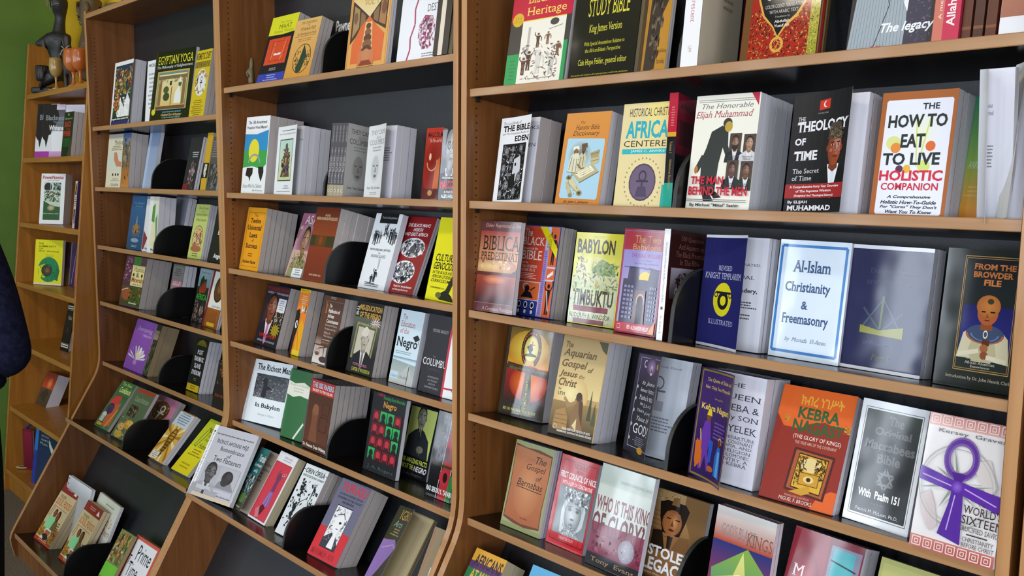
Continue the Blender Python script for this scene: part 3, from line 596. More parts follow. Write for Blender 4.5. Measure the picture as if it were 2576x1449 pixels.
a = N('veg_cookbook', '#7a8a4c', 's'); a.R(0, 0, 100, 50, '#8a8a52', '#6a6a3c').S(32, 4, 2, 96, 50, 70, FOOD+['#a8b47a'], 14).R(0, 52, 100, 74, '#74c83a').S(33, 4, 76, 96, 98, 20, ['#2a2430', '#6a5a7a'], 10)
a = N('prime_time', '#d8604c', 's'); a.R(8, 5, 94, 98, '#eef0f4').T('Prime', 30, 88, 10, 34, '#1c1c22').T('Time', 18, 62, 38, 60, '#1c1c22').T('T.', 6, 20, 30, 44, '#1c1c22').E(66, 70, 12, 9, '#1a1618').P([(50, 100), (52, 80), (66, 76), (80, 84), (84, 100)], '#1a1618').E(84, 78, 9, 8, '#1a1618').tl(14, 44, 66, 84, 3, '#5a5a62', 3, False)
# ---- middle case, shelf 1
a = N('maat', '#1c1a1e', 's'); a.P([(0, 0), (100, 0), (100, 26), (56, 28), (0, 27)], '#dfe02c').T('The Husia', 34, 76, 8, 11, '#9a9418').T('MAAT', 34, 82, 13, 19, '#6a6414', 's').T('Kemetic Wisdom', 20, 92, 20.5, 25, '#a49c18', 's').R(10, 33, 90, 71, '#d9502c').L([(38, 38), (32, 64)], 2, '#e8a070').L([(76, 36), (68, 66)], 2, '#e8a070').R(40, 55, 66, 58, '#f0e8e0').frame(28, 38, 80, 66, 1, '#a83018').S(34, 10, 33, 90, 71, 10, ['#8a2814'], 4).T('ESSAYS', 38, 62, 76, 80, '#c0b8b4', 's').R(0, 84, 100, 100, '#3a44a8').tl(24, 78, 86, 96, 3, '#a8b0e8')
a = N('ptahhotep', '#dca048', 's'); a.R(0, 0, 100, 100, '#e2b76e', '#d6953a').T('THE TEACHINGS', 24, 84, 4, 8, '#6a4a1a', 's').T('OF', 50, 58, 9.5, 12, '#6a4a1a').T('PTAHHOTEP', 26, 84, 14, 19, '#6a4a1a', 's').T('The Oldest Book in the World', 16, 90, 22, 26, '#6a4a1a', 's').L([(10, 28), (90, 28)], .8, '#6a4a1a').ring(56, 65, 34, 24, 1.8, '#3a3420').P([(56, 42), (74, 62), (60, 86), (44, 88), (38, 78), (46, 70)], '#26402c').S(35, 26, 52, 46, 80, 22, ['#5a5030', '#8a7440'], 6).S(36, 66, 52, 86, 78, 22, ['#5a5030', '#8a7440'], 6).tl(8, 92, 32, 38, 2, '#b5823a')
a = N('pawned', '#1f2124', 's'); a.T('Pawned Souls', 4, 120, 5, 22, W, 'b').tl(24, 92, 26, 38, 3, '#6a6c70').R(8, 42, 60, 60, '#e2e6ea').E(40, 46, 10, 5, BK)
a = N('vol_one', '#e0a75a', 's'); a.frame(3, 3, 97, 97, 1, '#b5742c').R(6, 4, 94, 50, '#e6b868', '#e9d9a8').T('MESSENGERS', 16, 86, 12, 20, '#a8641c', 's').T('VOL. 1', 34, 68, 29, 35, '#b08a3a', 's').P([(6, 28), (48, 46), (48, 50), (6, 72)], '#3a2c20').P([(94, 22), (52, 46), (52, 50), (92, 62)], '#3a2c20')
a.P([(10, 33), (24, 38), (26, 56), (10, 66)], '#a88a5a').P([(28, 40), (40, 45), (40, 52), (28, 57)], '#8a6a48').P([(90, 28), (76, 34), (74, 54), (90, 58)], '#a87a4c').P([(72, 37), (60, 43), (60, 50), (72, 54)], '#8a6a48').E(84, 40, 6, 7, '#7a4c30').E(16, 46, 5, 6, '#7a5a40').P([(50, 46), (72, 58), (90, 66), (88, 92), (12, 92), (12, 72), (30, 56)], '#dd6a34').P([(42, 52), (58, 52), (66, 94), (34, 94)], '#e8c48a')
for q in range(5): a.E(50, 56+q*6, 6+q*1.8, 3.2+q*.5, ('#5a3a28', '#8a5a3c')[q % 2]); a.P([(44-q*1.5, 59+q*6), (56+q*1.5, 59+q*6), (54, 61+q*6), (46, 61+q*6)], '#e2cfa4')
a.R(30, 80, 70, 95, '#cf7a4c').E(50, 85, 10, 6.5, '#c8845c').P([(34, 95), (40, 90), (60, 90), (68, 95)], '#8a3c20').tl(16, 84, 96, 98.5, 1, '#7a4a1a')
a = N('black_destiny', '#eceef4', 's'); a.L([(38, 0), (36, 18), (40, 30), (33, 44), (36, 60), (28, 74), (30, 86), (24, 98)], 3.4, '#a83a5e').T('BLACK', 54, 100, 28, 36, '#5a5a64', 's').T('DESTINY', 62, 108, 41, 49, '#5a5a64', 's').P([(46, 62), (58, 52), (76, 54), (80, 62), (66, 60), (50, 70)], '#a83a5e').S(37, 46, 54, 84, 88, 90, ['#c070a0', '#8a3a58', '#e8c8d8', '#b05a7a', '#f2e8ee'], 7, True).tl(50, 96, 92, 97, 2, '#6a6a74')
a = N('dark_sideways', '#241d1a', 's'); a.R(30, 0, 60, 100, '#e0d4c0')
# shelf 2
a = N('freedom_week', '#f2f4f6', 's'); a.T('The 13th Amendment', 10, 88, 5, 9.5, '#24303c', 'b').T('Freedom Week Manual', 6, 90, 12, 16, '#24303c', 'b').P([(0, 20), (30, 22), (60, 19), (98, 16), (98, 46), (0, 46)], '#2f8fc8').P([(0, 18), (50, 20), (98, 14), (98, 18), (50, 23), (0, 22)], '#e9edf0').P([(0, 44), (98, 44), (97, 62), (80, 68), (40, 64), (0, 66)], '#3fa44a').E(42, 44, 22, 15, '#e6dc3a').ring(47, 62, 27, 14, 5, '#9a9aa8', 16, 10, 170).P([(0, 66), (40, 64), (80, 68), (97, 62), (97, 98), (0, 98)], '#eef2f2').P([(18, 66), (44, 66), (44, 74), (36, 78), (34, 84), (28, 78), (14, 76)], '#241c20').P([(66, 65), (88, 65), (90, 72), (82, 84), (76, 80), (68, 72)], '#241c20').T('Educate While You Celebrate', 6, 86, 87, 92, '#4a5258', 'i').T('By Kamau', 50, 90, 94, 97, '#24303c')
a = N('african_origin', '#eef1f4', 's'); a.R(20, 6, 92, 7, '#5a5a60').T('African Origin of Biological Psychiatry', 8, 94, 10, 13, '#3a3a44').R(14, 19, 84, 80, '#3a4a44').R(16, 20.5, 82, 78.5, '#bfe0d2', '#cdd8a0').P([(49, 24), (58, 34), (66, 56), (74, 74), (26, 74), (36, 54), (42, 34)], '#5a4a44').S(38, 28, 28, 72, 76, 60, ['#8a5a4a', '#4a4a5a', '#b0885a', '#3a3230', '#7a6a8a'], 8, True).E(50, 29, 6, 4, '#4c5a4c').P([(46, 46), (54, 46), (52, 54), (48, 54)], '#c9a83a').tl(44, 80, 86, 92, 3, '#8a8a94').R(14, 95, 88, 95.6, '#5a5a60')
for k in ('columbus_spines', 'columbus_front'):
    a = N(k, '#c9c8c4' if k == 'columbus_spines' else '#e6e9ea', 's'); d = '#5a5854' if k == 'columbus_spines' else '#8a8c90'
    a.T('THEY CAME', 14, 96, 7, 13, d, 's').T('Before', 44, 72, 15, 19, '#9aa0a8', 'i').T('COLUMBUS', 10, 96, 20, 27, d, 's').tl(12, 92, 30, 38, 2, '#a0a09e').E(50, 60, 26, 20, '#8f8d89' if k == 'columbus_spines' else '#b9bdc0', '#c9c8c4' if k == 'columbus_spines' else '#dfe3e5').E(50, 59, 20, 16.5, '#a9a7a2' if k == 'columbus_spines' else '#c9cdd0').L([(36, 56), (46, 56)], 3, '#77777a').L([(55, 56), (66, 56)], 3, '#77777a').P([(49, 58), (53, 58), (55, 65), (47, 65)], '#8a8a8c').E(51, 70, 8, 2, '#74747a').T('Ivan Van Sertima', 14, 90, 84, 88, d, 's').tl(16, 84, 92, 97, 2, '#b0b0ae')
a = N('malcolm_red', '#b02a1a', 'g'); a.R(0, 0, 100, 100, '#b8301c', '#5a140c').E(60, 55, 60, 40, '#7a1c10', '#9a2414').T('MALCOLM', 12, 100, 6, 13, '#1c100c', 'b').T('The Man and His', 24, 98, 15, 20, '#e0b8a8', 'i').ring(50, 48, 32, 12, 5, '#d89a6a', 16, 180, 380).E(36, 40, 7, 5, '#e8c0a0').P([(70, 60), (84, 44), (98, 40), (98, 100), (60, 100)], '#c9621c').R(0, 84, 100, 98, '#5a1410').E(52, 90, 14, 4, '#c08a4a')
a = N('malcolm_auto', '#24242a', 'g'); a.R(0, 0, 100, 62, '#9a9a9e', '#6a6a70').face(50, 26, 34, '#a8a8ac', '#18181c', '#d8d8dc', '#34343a', None, glasses=True).R(0, 66, 100, 100, '#101014').T('THE AUTOBIOGRAPHY OF', 14, 110, 67, 70, W, 'b').T('MALCOLM X', 8, 130, 72, 84, '#d81e2c', 'B').T('AS TOLD TO', 30, 78, 87, 90, W, 'b').T('ALEX HALEY', 16, 96, 92, 97, W, 'b')
# shelf 3
a = N('twelve_laws', '#e89f1c', 's'); a.frame(9, 8, 92, 94, .8, '#6a4a14')
for q, x0, x1, y in (('The', 38, 60, 10), ('Twelve', 24, 78, 17), ('Universal', 12, 86, 28), ('Laws', 28, 70, 40), ('of', 44, 56, 50), ('Success', 18, 78, 57)): a.T(q, x0, x1, y, y+(4.5 if q in ('The', 'of') else 8), '#3a2408', 's' if q in ('The', 'of') else 'sb')
a.tl(30, 66, 73, 80, 2, '#7a5010').T('Herbert Harris', 12, 82, 84, 89, '#3a2408', 'sbi')
a = N('pink_man', '#c0879a', 'g'); a.R(0, 0, 100, 40, '#b06a86', '#7a5a68').T('ASA', 26, 96, 3, 17, '#f0e6ec').T('G. Hilliard', 10, 90, 20, 25, '#f0e6ec', 'i').E(58, 42, 46, 26, '#4a3040', '#a87890').R(0, 58, 100, 100, '#cfa8a0').face(60, 44, 24, '#a87858', '#1c1412', '#8a8058', '#98906a', None).S(39, 14, 62, 92, 88, 60, ['#38301c', '#d8d0a0', '#7a7048'], 6).R(38, 86, 98, 100, '#eef2f6').tl(46, 92, 88, 98, 3, '#3a3a44')
a = N('akbar', '#7a3418', 's'); a.R(0, 0, 100, 38, '#6a2a16', '#8a3c1c').T('AKBAR', 40, 64, 9, 12, '#d8c8a0', 's').T('PAPERS IN AFRICAN PSYCHOLOGY', 8, 96, 13, 17, '#e0cfa8', 's').R(0, 38, 100, 53, '#3c3412').R(22, 38, 66, 53, '#5a3a14').E(44, 45, 8, 6, '#8a3a14').R(0, 53, 100, 98, '#84321a', '#6f2a16').T("NA'IM AKBAR, Ph.D.", 26, 76, 90, 93, '#e0cfa8')
a = N('captives', '#e9eef2', 's'); a.R(20, 0, 86, 13, '#17181c').T('Yosef A.A. ben-Jochannan', 26, 82, 4, 7.5, '#b8bcc4', 's')
for i, (x, y, h) in enumerate(((14, 42, 18), (22, 43, 20), (30, 41, 17), (38, 40, 15), (50, 30, 14), (56, 28, 16), (62, 34, 12), (72, 38, 18), (80, 40, 20), (88, 41, 18), (94, 39, 15), (18, 38, 14), (84, 34, 15))): a.fig(x, y, h, '#23262c' if i % 3 else '#5a5e66', 1.1, i % 3)
a.L([(30, 33), (56, 26), (78, 34)], .8, '#4a4e56').T('FROM AFRICAN CAPTIVES', 12, 88, 47, 50, '#24262c').T('TO', 46, 54, 52, 54, '#24262c').T('INSANE SLAVES', 22, 76, 55, 59, '#8a8e96').fig(58, 74, 14, '#c0c4ca', 1, 2).fig(54, 91, 17, '#1c1e22', 1.7, 1).fig(44, 93, 12, '#1c1e22', 1.8, 0).L([(24, 92), (60, 93)], 1.2, '#24262c').tl(8, 94, 93.5, 98, 2, '#3a3e46')
a = N('north_africa', '#8f1f22', 's')
for i, (q, x0, x1) in enumerate((("THE BLACK MAN'S", 14, 88), ('NORTH', 36, 68), ('AND EAST AFRICA', 8, 88))): a.T(q, x0, x1, 9+i*6, 13.6+i*6, '#f0e8e8', 'bi')
a.E(52, 41, 40, 13, '#eef0f2').S(40, 16, 30, 90, 53, 90, ['#2a2a34', '#8a8a94', '#f2f2f4', '#55555e'], 8, True).P([(40, 46), (56, 34), (64, 48)], '#4a4a54').E(46, 73, 38, 15, '#eef0f2').S(41, 12, 60, 82, 87, 100, ['#2a2a34', '#8a8a94', '#f2f2f4', '#55555e'], 8, True).T('Yosef A.A. ben-Jochannan', 30, 90, 90, 93.5, '#f0e8e8', 'b').T('and George Simmonds', 30, 82, 94.5, 97.5, '#f0e8e8', 'b')
a = N('cultural_genocide', '#e9e21e', 's'); a.T('CULTURAL', 10, 78, 44, 53, '#17150c', 'bi').T('GENOCIDE', 8, 74, 54, 63, '#17150c', 'bi')
for i, q in enumerate(('IN THE BLACK AND', 'AFRICAN STUDIES', 'CURRICULUM')): a.T(q, 8, (72, 70, 68)[i], 64.5+i*5, 68.2+i*5, '#2c2a10', 'sbi')
a.E(72, 14, 14, 12, '#d8d01a').ring(72, 14, 14, 12, 1, '#8a8410').E(80, 12, 6, 7, '#1a1810').P([(78, 60), (90, 62), (80, 76), (70, 92), (56, 90), (64, 80)], '#2c2a14').P([(36, 93), (60, 86), (80, 92), (92, 99), (44, 98)], '#211f10').E(40, 93, 9, 3.5, '#6a683a').tl(6, 50, 84, 87, 1, '#8a8410').T('Dr. Yosef ben-Jochannan', 10, 56, 83.6, 86.4, '#55520f')
# shelf 4
a = N('psycho_academic', '#23202c', 's'); a.T('PSYCHO-ACADEMIC HOLOCAUST', 4, 98, 3, 9, '#8a1c1c', 'b').T('THE SPECIAL EDUCATION & ADHD WARS', 6, 98, 11, 14.5, '#c8ccd8').E(28, 50, 22, 30, '#4a2c24', '#23202c').face(42, 36, 24, '#8a4a32', '#1c1210', '#e0d8dc', '#191826', '#c070a0').R(64, 20, 98, 42, '#dfe2ea').tl(67, 95, 23, 40, 5, '#7a7c8a').R(62, 42, 84, 52, '#111').S(42, 62, 42, 98, 62, 40, ['#c9b07a', '#8a7a5a', '#e0d8c0', '#3a3428'], 6)
for q in range(12):
    t = q*math.pi/6; a.P([(78, 72), (78+22*math.cos(t), 72-13*math.sin(t)), (78+15*math.cos(t+.26), 72-9*math.sin(t+.26))], '#b89c1c'); a.lay -= 1
a.lay += 1; a.E(78, 72, 14, 8.5, '#a08a20').T('UMAR JOHNSON', 16, 90, 80, 88, '#b02424', 'b').T('CERTIFIED SCHOOL PSYCHOLOGIST', 12, 90, 91, 94, '#d0d0d8')
a = N('orange_eye', '#e8832a', 's'); a.R(0, 0, 100, 5, '#e8c21c').T('W A V E S', 8, 92, 1, 4, '#3a2a10', 'b').tl(20, 92, 10, 24, 5, '#f4d8b8').P([(0, 34), (30, 30), (42, 40), (40, 60), (28, 74), (20, 100), (0, 100)], '#241a16').E(22, 54, 12, 6, '#f2f0ea').E(24, 54, 6, 4, '#15110f').S(43, 40, 24, 96, 36, 16, ['#f4f2ee', '#1c1816', '#d8a03a'], 12).P([(44, 60), (70, 44), (100, 56), (100, 96), (40, 96)], '#e6a81c').L([(46, 62), (80, 96)], 3, '#c83a1a').R(30, 92, 100, 100, '#e8c828')
a = N('falsification', '#5c3d30', 's'); a.tl(34, 60, 1, 5, 2, '#b8a89c', 2, False).R(14, 7, 96, 7.7, '#8a6a58').fig(22, 26, 18, '#c9742c', 1.2, 1)
for i, q in enumerate(('The', 'Falsification of', 'African', 'Consciousness')): a.T(q, 34, (48, 88, 66, 90)[i], 11+i*7.5, 16.5+i*7.5, '#efe6e0', 'sb')
for i, q in enumerate(('Eurocentric History,', 'Psychiatry and the', 'Politics of', 'White Supremacy')): a.T(q, 32, (88, 84, 62, 82)[i], 41+i*5.4, 44.6+i*5.4, '#d8c8be', 's')
a.R(30, 64, 92, 64.8, '#d8c8be').T('AMOS N. WILSON', 30, 82, 67, 70, '#c9956c').R(0, 60, 28, 72, '#5c3d30', '#a89080').R(0, 74, 100, 100, '#b9a294', '#e6dcd6').L([(46, 72), (50, 92)], 3, '#3a2c28').L([(22, 78), (76, 72)], 2.4, '#3a2c28').ring(18, 84, 12, 5, 1.6, '#4a3a34').E(18, 86, 10, 3, '#6a5448').E(52, 93, 20, 4.5, '#4a3834').ring(52, 93, 20, 4.5, 2, '#241c1a')
a = N('miseducation', '#1b1815', 's'); a.R(0, 22, 100, 72, '#5a6054', '#1b1815').T('THE', 2, 12, 6, 20, '#e8e0c8', 'b', -1).T('MIS-EDUCATION', 14, 96, 4, 12, '#d8a84a', 'B').T('OF THE NEGRO', 16, 94, 14, 22, '#d8a84a', 'B')
for q in range(12):
    t = q*math.pi/6; a.P([(80, 28), (80+20*math.cos(t), 28-8*math.sin(t)), (80+12*math.cos(t+.3), 28-5*math.sin(t+.3))], '#f2f0ee'); a.lay -= 1
a.lay += 1; a.T('Over 500,000', 68, 92, 25, 27.5, '#c02020', 'b').T('in print', 72, 90, 28.6, 31, '#c02020', 'b').P([(14, 29), (90, 31), (84, 84), (8, 80)], '#8c8a66').P([(18, 32), (86, 34), (80, 81), (13, 77)], '#5a5a3c').P([(22, 35), (82, 37), (76, 77), (18, 74)], '#c2bca8').S(45, 14, 29, 88, 34, 20, ['#a8a47c', '#6a6844'], 4).face(52, 51, 17, '#b9b0a0', '#d8d4cc', '#e0dcd4', '#16161a', '#6a6a6a').E(50, 43, 13, 5, '#d6cfc0').tl(6, 94, 86, 90, 2, '#d07a9a').T('CARTER G. WOODSON', 22, 90, 92, 97, '#d8d84a')
a = N('education_negro', '#cfe2ec', 's'); a.T('The', 12, 32, 6, 13, '#b04a44', 's').T('Education', 10, 70, 15, 23, '#b04a44', 's').T('of the', 10, 48, 25, 32, '#b04a44', 's').T('Negro', 4, 92, 37, 54, '#131318', 'sb').P([(68, 35), (86, 31), (98, 36), (82, 41)], '#131318').L([(96, 36), (94, 44)], 1.6, '#131318').tl(8, 74, 56, 61, 2, '#6a8a9a', 2, False).R(0, 64, 100, 68, '#5a8aa0', '#cfe2ec').P([(0, 68), (100, 72), (100, 100), (0, 100)], '#8fa4a8', '#c4c4b8').P([(72, 72), (76, 72), (100, 100), (12, 100)], '#b8bcb8').L([(75, 74), (74, 99)], 2.4, '#16161a').R(0, 84, 36, 94, '#bcd6e2').T('Carter G. Woodson', 6, 76, 88, 92, '#5a6a72', 'i')
a = N('columbus_dark', '#26242a', 's'); a.T('MICHAEL BRADLEY', 26, 92, 18, 22, '#b8b4b8', 's').T('THE', 42, 54, 52, 54, '#8a8688').T('COLUMBUS', 4, 112, 56, 65, '#ecebee', 's').T('CONSPIRACY', 22, 84, 68, 71, '#4a4650')
for q in range(4): a.T(('AN INVESTIGATION', 'INTO THE SECRET', 'HISTORY OF', 'CHRISTOPHER COLUMBUS')[q], (34, 36, 42, 26)[q], (80, 78, 70, 84)[q], 78+q*4.4, 80.4+q*4.4, '#b0acb2')
a = N('red_spine_white', '#eef2f4', 's'); a.R(0, 0, 8, 100, '#c8243a').S(46, 46, 20, 100, 70, 60, ['#1a1a20', '#5a5a62', '#d8dce0'], 9, True).R(8, 86, 40, 88.6, '#c8243a').T('BY CHARLES', 40, 130, 86, 90, '#16161a', 'b')
# shelf 5
a = N('richest_man', '#eaf3f8', 's'); a.R(0, 0, 7, 100, '#cfdae2').tl(2, 5, 10, 90, 30, '#a8b4c0').T('The Richest Man', 14, 98, 6, 16, '#14161c', 'sb').R(16, 22, 98, 60, '#3a3e46', '#5a5e64').S(47, 16, 24, 98, 60, 170, ['#8a8e92', '#5a5e64', '#2a2c32', '#b8bcc0', '#1c1e22'], 4).P([(36, 58), (38, 40), (34, 32), (40, 26), (46, 30), (48, 40), (62, 44), (48, 46), (46, 59)], '#101216').T('In Babylon', 26, 90, 68, 77, '#14161c', 'sb').T('George S. Clason', 38, 78, 84, 88, '#8a9298', 'i')
a = N('green_plain', '#2f6a3a', 's'); a.R(0, 0, 6, 100, '#3a7a44').P([(0, 17), (30, 20), (70, 16), (100, 21), (100, 38), (60, 36), (30, 40), (0, 37)], '#e3e4d6').T('Message to the Blackman', 6, 94, 20, 24, '#9a9c88', 's').tl(12, 88, 26, 34, 2, '#c0c2b0').L([(96, 74), (60, 99)], 6, '#dfe6d8').R(0, 99, 100, 100, '#1c4a26')
a = N('isis_papers', '#53301f', 's'); a.R(0, 0, 100, 19, '#b8332a').T('THE ISIS PAPERS', 6, 96, 3, 11, '#a8c8dc', 'B').T('THE KEYS TO THE COLORS', 8, 94, 13, 17, '#eee6e2', 'b').R(2, 21, 98, 88, '#4f2e1e', '#63392a').P([(20, 88), (24, 56), (20, 44), (28, 34), (44, 36), (50, 46), (46, 60), (56, 88)], '#7a4c34').E(36, 42, 12, 8, '#8a5a3e').frame(62, 30, 90, 46, 1.4, '#3a2016').frame(58, 50, 88, 70, 1.4, '#3a2016').T('Dr. Frances Cress Welsing', 2, 98, 92, 98, '#f2eee8', 'b')
a = N('hundred_red_green', '#16161a', 's'); a.T('100', 14, 34, 0, 4, '#b02030', 'b').T('Amazing Facts About the', 32, 96, 2, 8, '#2f9a4a', 'b').T('Negro', 34, 74, 9, 19, '#e0a03a', 'sb')
r_ = random.Random(5)
for i in range(4):
    for j in range(4):
        x, y, g = 8+i*22, 22+j*16, (i*3+j*2) % 5 in (1, 3)
        if (i, j) == (0, 3): g = True
        a.R(x, y, x+20, y+14.5, '#2fae5a' if g else '#5a0e18', '#1f8a44' if g else '#8a1a26').E(x+10, y+7, 6, 4.6, '#10181a' if g else '#b83040').P([(x+2, y+14.5), (x+5, y+11), (x+15, y+11), (x+18, y+14.5)], '#0e1214' if g else '#3a0a12')
a.T('J. A. Rogers', 14, 92, 91, 96, '#4a6a6a', 's')
a = N('hundred_yellow', '#1a1c20', 'g'); a.P([(8, 2), (98, 2), (92, 72), (6, 70)], '#c9d878').face(50, 16, 18, '#8a8a78', '#2a2a28', '#c0c4b0', '#2c3036', '#1c1c20', body=False).P([(8, 70), (14, 44), (34, 34), (50, 30), (66, 34), (84, 46), (90, 72)], '#2e3136').P([(46, 29), (56, 29), (54, 44)], '#b8bca8').L([(51, 30), (53, 48)], 3, '#1c1e24').E(60, 60, 12, 5, '#7c7c6c').L([(56, 62), (52, 66)], 2, '#7c7c6c').L([(62, 63), (60, 68)], 2, '#7c7c6c').R(0, 72, 100, 100, '#1a1c20').T('100 AMAZING FACTS', 8, 94, 74, 81, '#d6dc5a', 'b').T('ABOUT THE', 8, 50, 83, 90, '#d6dc5a', 'b').T('NEGRO', 52, 96, 83, 91, '#f0f0f0', 'bi').T('J. A. Rogers', 20, 84, 94, 98, '#5a5c62', 's')
a = N('marcus', '#17171b', 'g'); a.P([(58, 0), (92, 0), (84, 100), (46, 100)], '#a83038').T('FROM', 24, 120, 3, 22, '#55555e', 'B').T('THE WAR', 24, 104, 24, 32, '#60606a', 'b').T('MARCUS', 18, 116, 40, 56, '#55555e', 'B').L([(58, 0), (40, 100)], 1.4, '#e8e8ee').L([(96, 0), (80, 100)], 1.4, '#e8e8ee').R(10, 60, 96, 63, '#3a3814').E(62, 74, 20, 9, '#b8323a').E(66, 74, 9, 6, '#2a0c10').P([(84, 70), (100, 70), (98, 100), (80, 100)], '#2a7a3a').T('RAS SEKOU S. TAFARI', 0, 100, 88, 94, '#f0f0f2', 'b')
# slanted shelf
a = N('yoruba', '#2f6f70', 's'); a.R(0, 0, 100, 8, '#3a7c7a').T('Yoruba', 24, 96, 10, 22, '#eef2f2', 'b').T('Spirituality', 18, 90, 25, 31, '#dfe8e8', 'b').T('and Ifa', 34, 70, 34, 39, '#dfe8e8', 'b').R(4, 44, 96, 90, '#3a5a5c', '#44603c').S(48, 4, 44, 96, 78, 70, ['#b8ccd0', '#22403c', '#5a8088', '#2c4a2c', '#e0ecf0'], 9, st=2).E(56, 80, 26, 8, '#5a7a3c').R(0, 88, 100, 100, '#3a3a24').T('Gary Edwards', 14, 76, 93, 97, '#d8d8c8')
a = N('red_woman', '#e6e6ea', 's'); a.T('ABAKALARÁ', 34, 78, 4, 8, '#7a7a82', 's').tl(20, 88, 10, 12.5, 1, '#8a8a92').R(3, 15, 92, 97, '#cf3f50').frame(3, 15, 92, 97, 1, '#8a2a38').E(56, 34, 9, 6, '#7a3a5a').P([(48, 38), (64, 38), (66, 56), (48, 56)], '#7a3a66').L([(48, 40), (42, 30), (52, 24)], 4, '#7a4a5a').L([(64, 40), (74, 28)], 4, '#7a4a5a').P([(46, 56), (66, 56), (74, 78), (36, 76)], '#8a62a0').L([(50, 58), (44, 76)], 1.6, '#c0a8d8').L([(58, 58), (58, 78)], 1.6, '#c0a8d8').P([(30, 84), (44, 76), (62, 80), (52, 92)], '#5a1c24').P([(20, 86), (34, 80), (50, 94), (34, 97)], '#c87a84').S(5, 66, 26, 84, 32, 8, ['#f0e0e4'], 3)
a = N('orin_orisa', '#dfe6ea', 's'); a.T('ORIN ÒRÌSÀ', 10, 92, 3, 12, '#16181c', 'b').L([(0, 8), (9, 8)], 1.2, '#16181c').L([(93, 8), (100, 8)], 1.2, '#16181c').T('SONGS FOR SELECTED HEADS · JOHN MASON', 6, 96, 14, 18, '#16181c', 'b').S(49, 4, 20, 96, 95, 60, ['#1a1c20', '#3a3c42', '#1a1c20'], 8).fig(30, 44, 22, '#1c1e22', 1.5, 1).fig(74, 40, 18, '#24262a', 1.2, 2).fig(30, 78, 26, '#16181c', 1.6, 2).fig(80, 70, 24, '#16181c', 1.4, 1).L([(20, 60), (60, 44)], 1.4, '#16181c').R(0, 95, 100, 100, '#dfe6ea')
a = N('yurugu', '#6c6c84', 's'); a.T('YURUGU', 10, 96, 3, 15, '#c03a48', 'B').T('AN AFRICAN-CENTERED CRITIQUE', 12, 92, 17, 20, '#1c1c26', 'b').T('OF EUROPEAN CULTURAL THOUGHT', 10, 94, 21.5, 24.5, '#1c1c26', 'b').T('AND BEHAVIOR', 32, 72, 26, 29, '#1c1c26', 'b').R(0, 62, 100, 100, '#d02f38').R(24, 32, 76, 86, '#22222a').R(25, 33, 75, 85, '#e9ebee').P([(25, 85), (25, 74), (44, 66), (58, 66), (75, 78), (75, 85)], '#3a3a44').S(50, 26, 34, 74, 80, 50, ['#2a2a32', '#9a9aa2', '#5a5a62'], 6).P([(36, 48), (60, 42), (66, 52), (60, 66), (66, 84), (46, 84), (50, 68), (38, 60)], '#f2f3f5').L([(38, 44), (56, 40), (66, 46)], 1.6, '#24242c').E(56, 52, 4, 1.6, '#24242c').L([(50, 60), (58, 60)], 1.2, '#24242c').T('MARIMBA ANI', 8, 84, 89, 97, '#a82434', 'b')
a = N('igbo', '#3a3a26', 's'); a.T('IGBO', 24, 94, 4, 16, '#c9a24a', 's').T('Arts', 14, 60, 18, 26, '#9ac0b0', 'i').tl(16, 70, 28, 38, 3, '#b0a06a').P([(0, 44), (60, 40), (96, 48), (60, 66), (20, 96), (0, 96)], '#9a7ac0').L([(10, 54), (60, 46), (90, 50)], 2, '#c9a8e0')
a = N('brown_ha', '#8a7a5c', 's'); a.L([(6, 2), (9, 30), (5, 60), (8, 98)], 3, '#b05a3a').T('H.A.', 38, 74, 12, 18, '#4a3c28', 's').tl(30, 86, 30, 33, 1, '#4a3c28').R(34, 44, 98, 98, '#e4ebe6').S(51, 36, 46, 96, 70, 60, ['#8ab03a', '#1c2418', '#d8e8b0'], 9, True)
# ---- nearest case, shelf 1
a = N('black_heritage', '#3c3a34', 's'); a.R(0, 0, 100, 33, '#c2203a').R(0, 33, 21, 66, '#3c3a34').T('Black', 26, 62, 6, 16, '#f0d86a', 's').T('Heritage', 26, 90, 20, 31, '#f0d86a', 's').E(12, 31, 9.5, 7, '#d8b22c').T('23rd', 7, 17, 28, 31, '#a88414', 's').T('EDITION', 5, 19, 32, 34, '#a88414').R(0, 66, 22, 99, '#1f9a52').tl(4, 18, 72, 94, 6, '#2f7a4a').P([(84, 58), (98, 58), (98, 99), (84, 99)], '#1f9a52').R(21, 33.5, 92, 99, '#eee9da').R(21, 33, 92, 34, '#e6d24a')
a.R(32, 40, 36, 70, '#b9b4b0').L([(24, 66), (34, 62)], 3, '#8a8480').E(74, 38, 7, 3.5, '#4a4440').L([(66, 45), (88, 42)], 1, '#8a8480')
for x, y, h, c_ in ((50, 62, 15, '#5a3a2c'), (66, 60, 13, '#7a5a48'), (38, 84, 20, '#4a2c20'), (30, 88, 18, '#6a4434'), (54, 88, 24, '#d8d4cc'), (76, 90, 22, '#c8c4bc'), (84, 72, 14, '#7a5038')): a.fig(x, y, h, c_, 1.5, (x+y) % 3)
a.S(52, 26, 58, 88, 94, 60, ['#5a4034', '#8a7468', '#c8c0b8', '#3a2820'], 4).tl(30, 86, 92, 94, 1, '#a8a098')
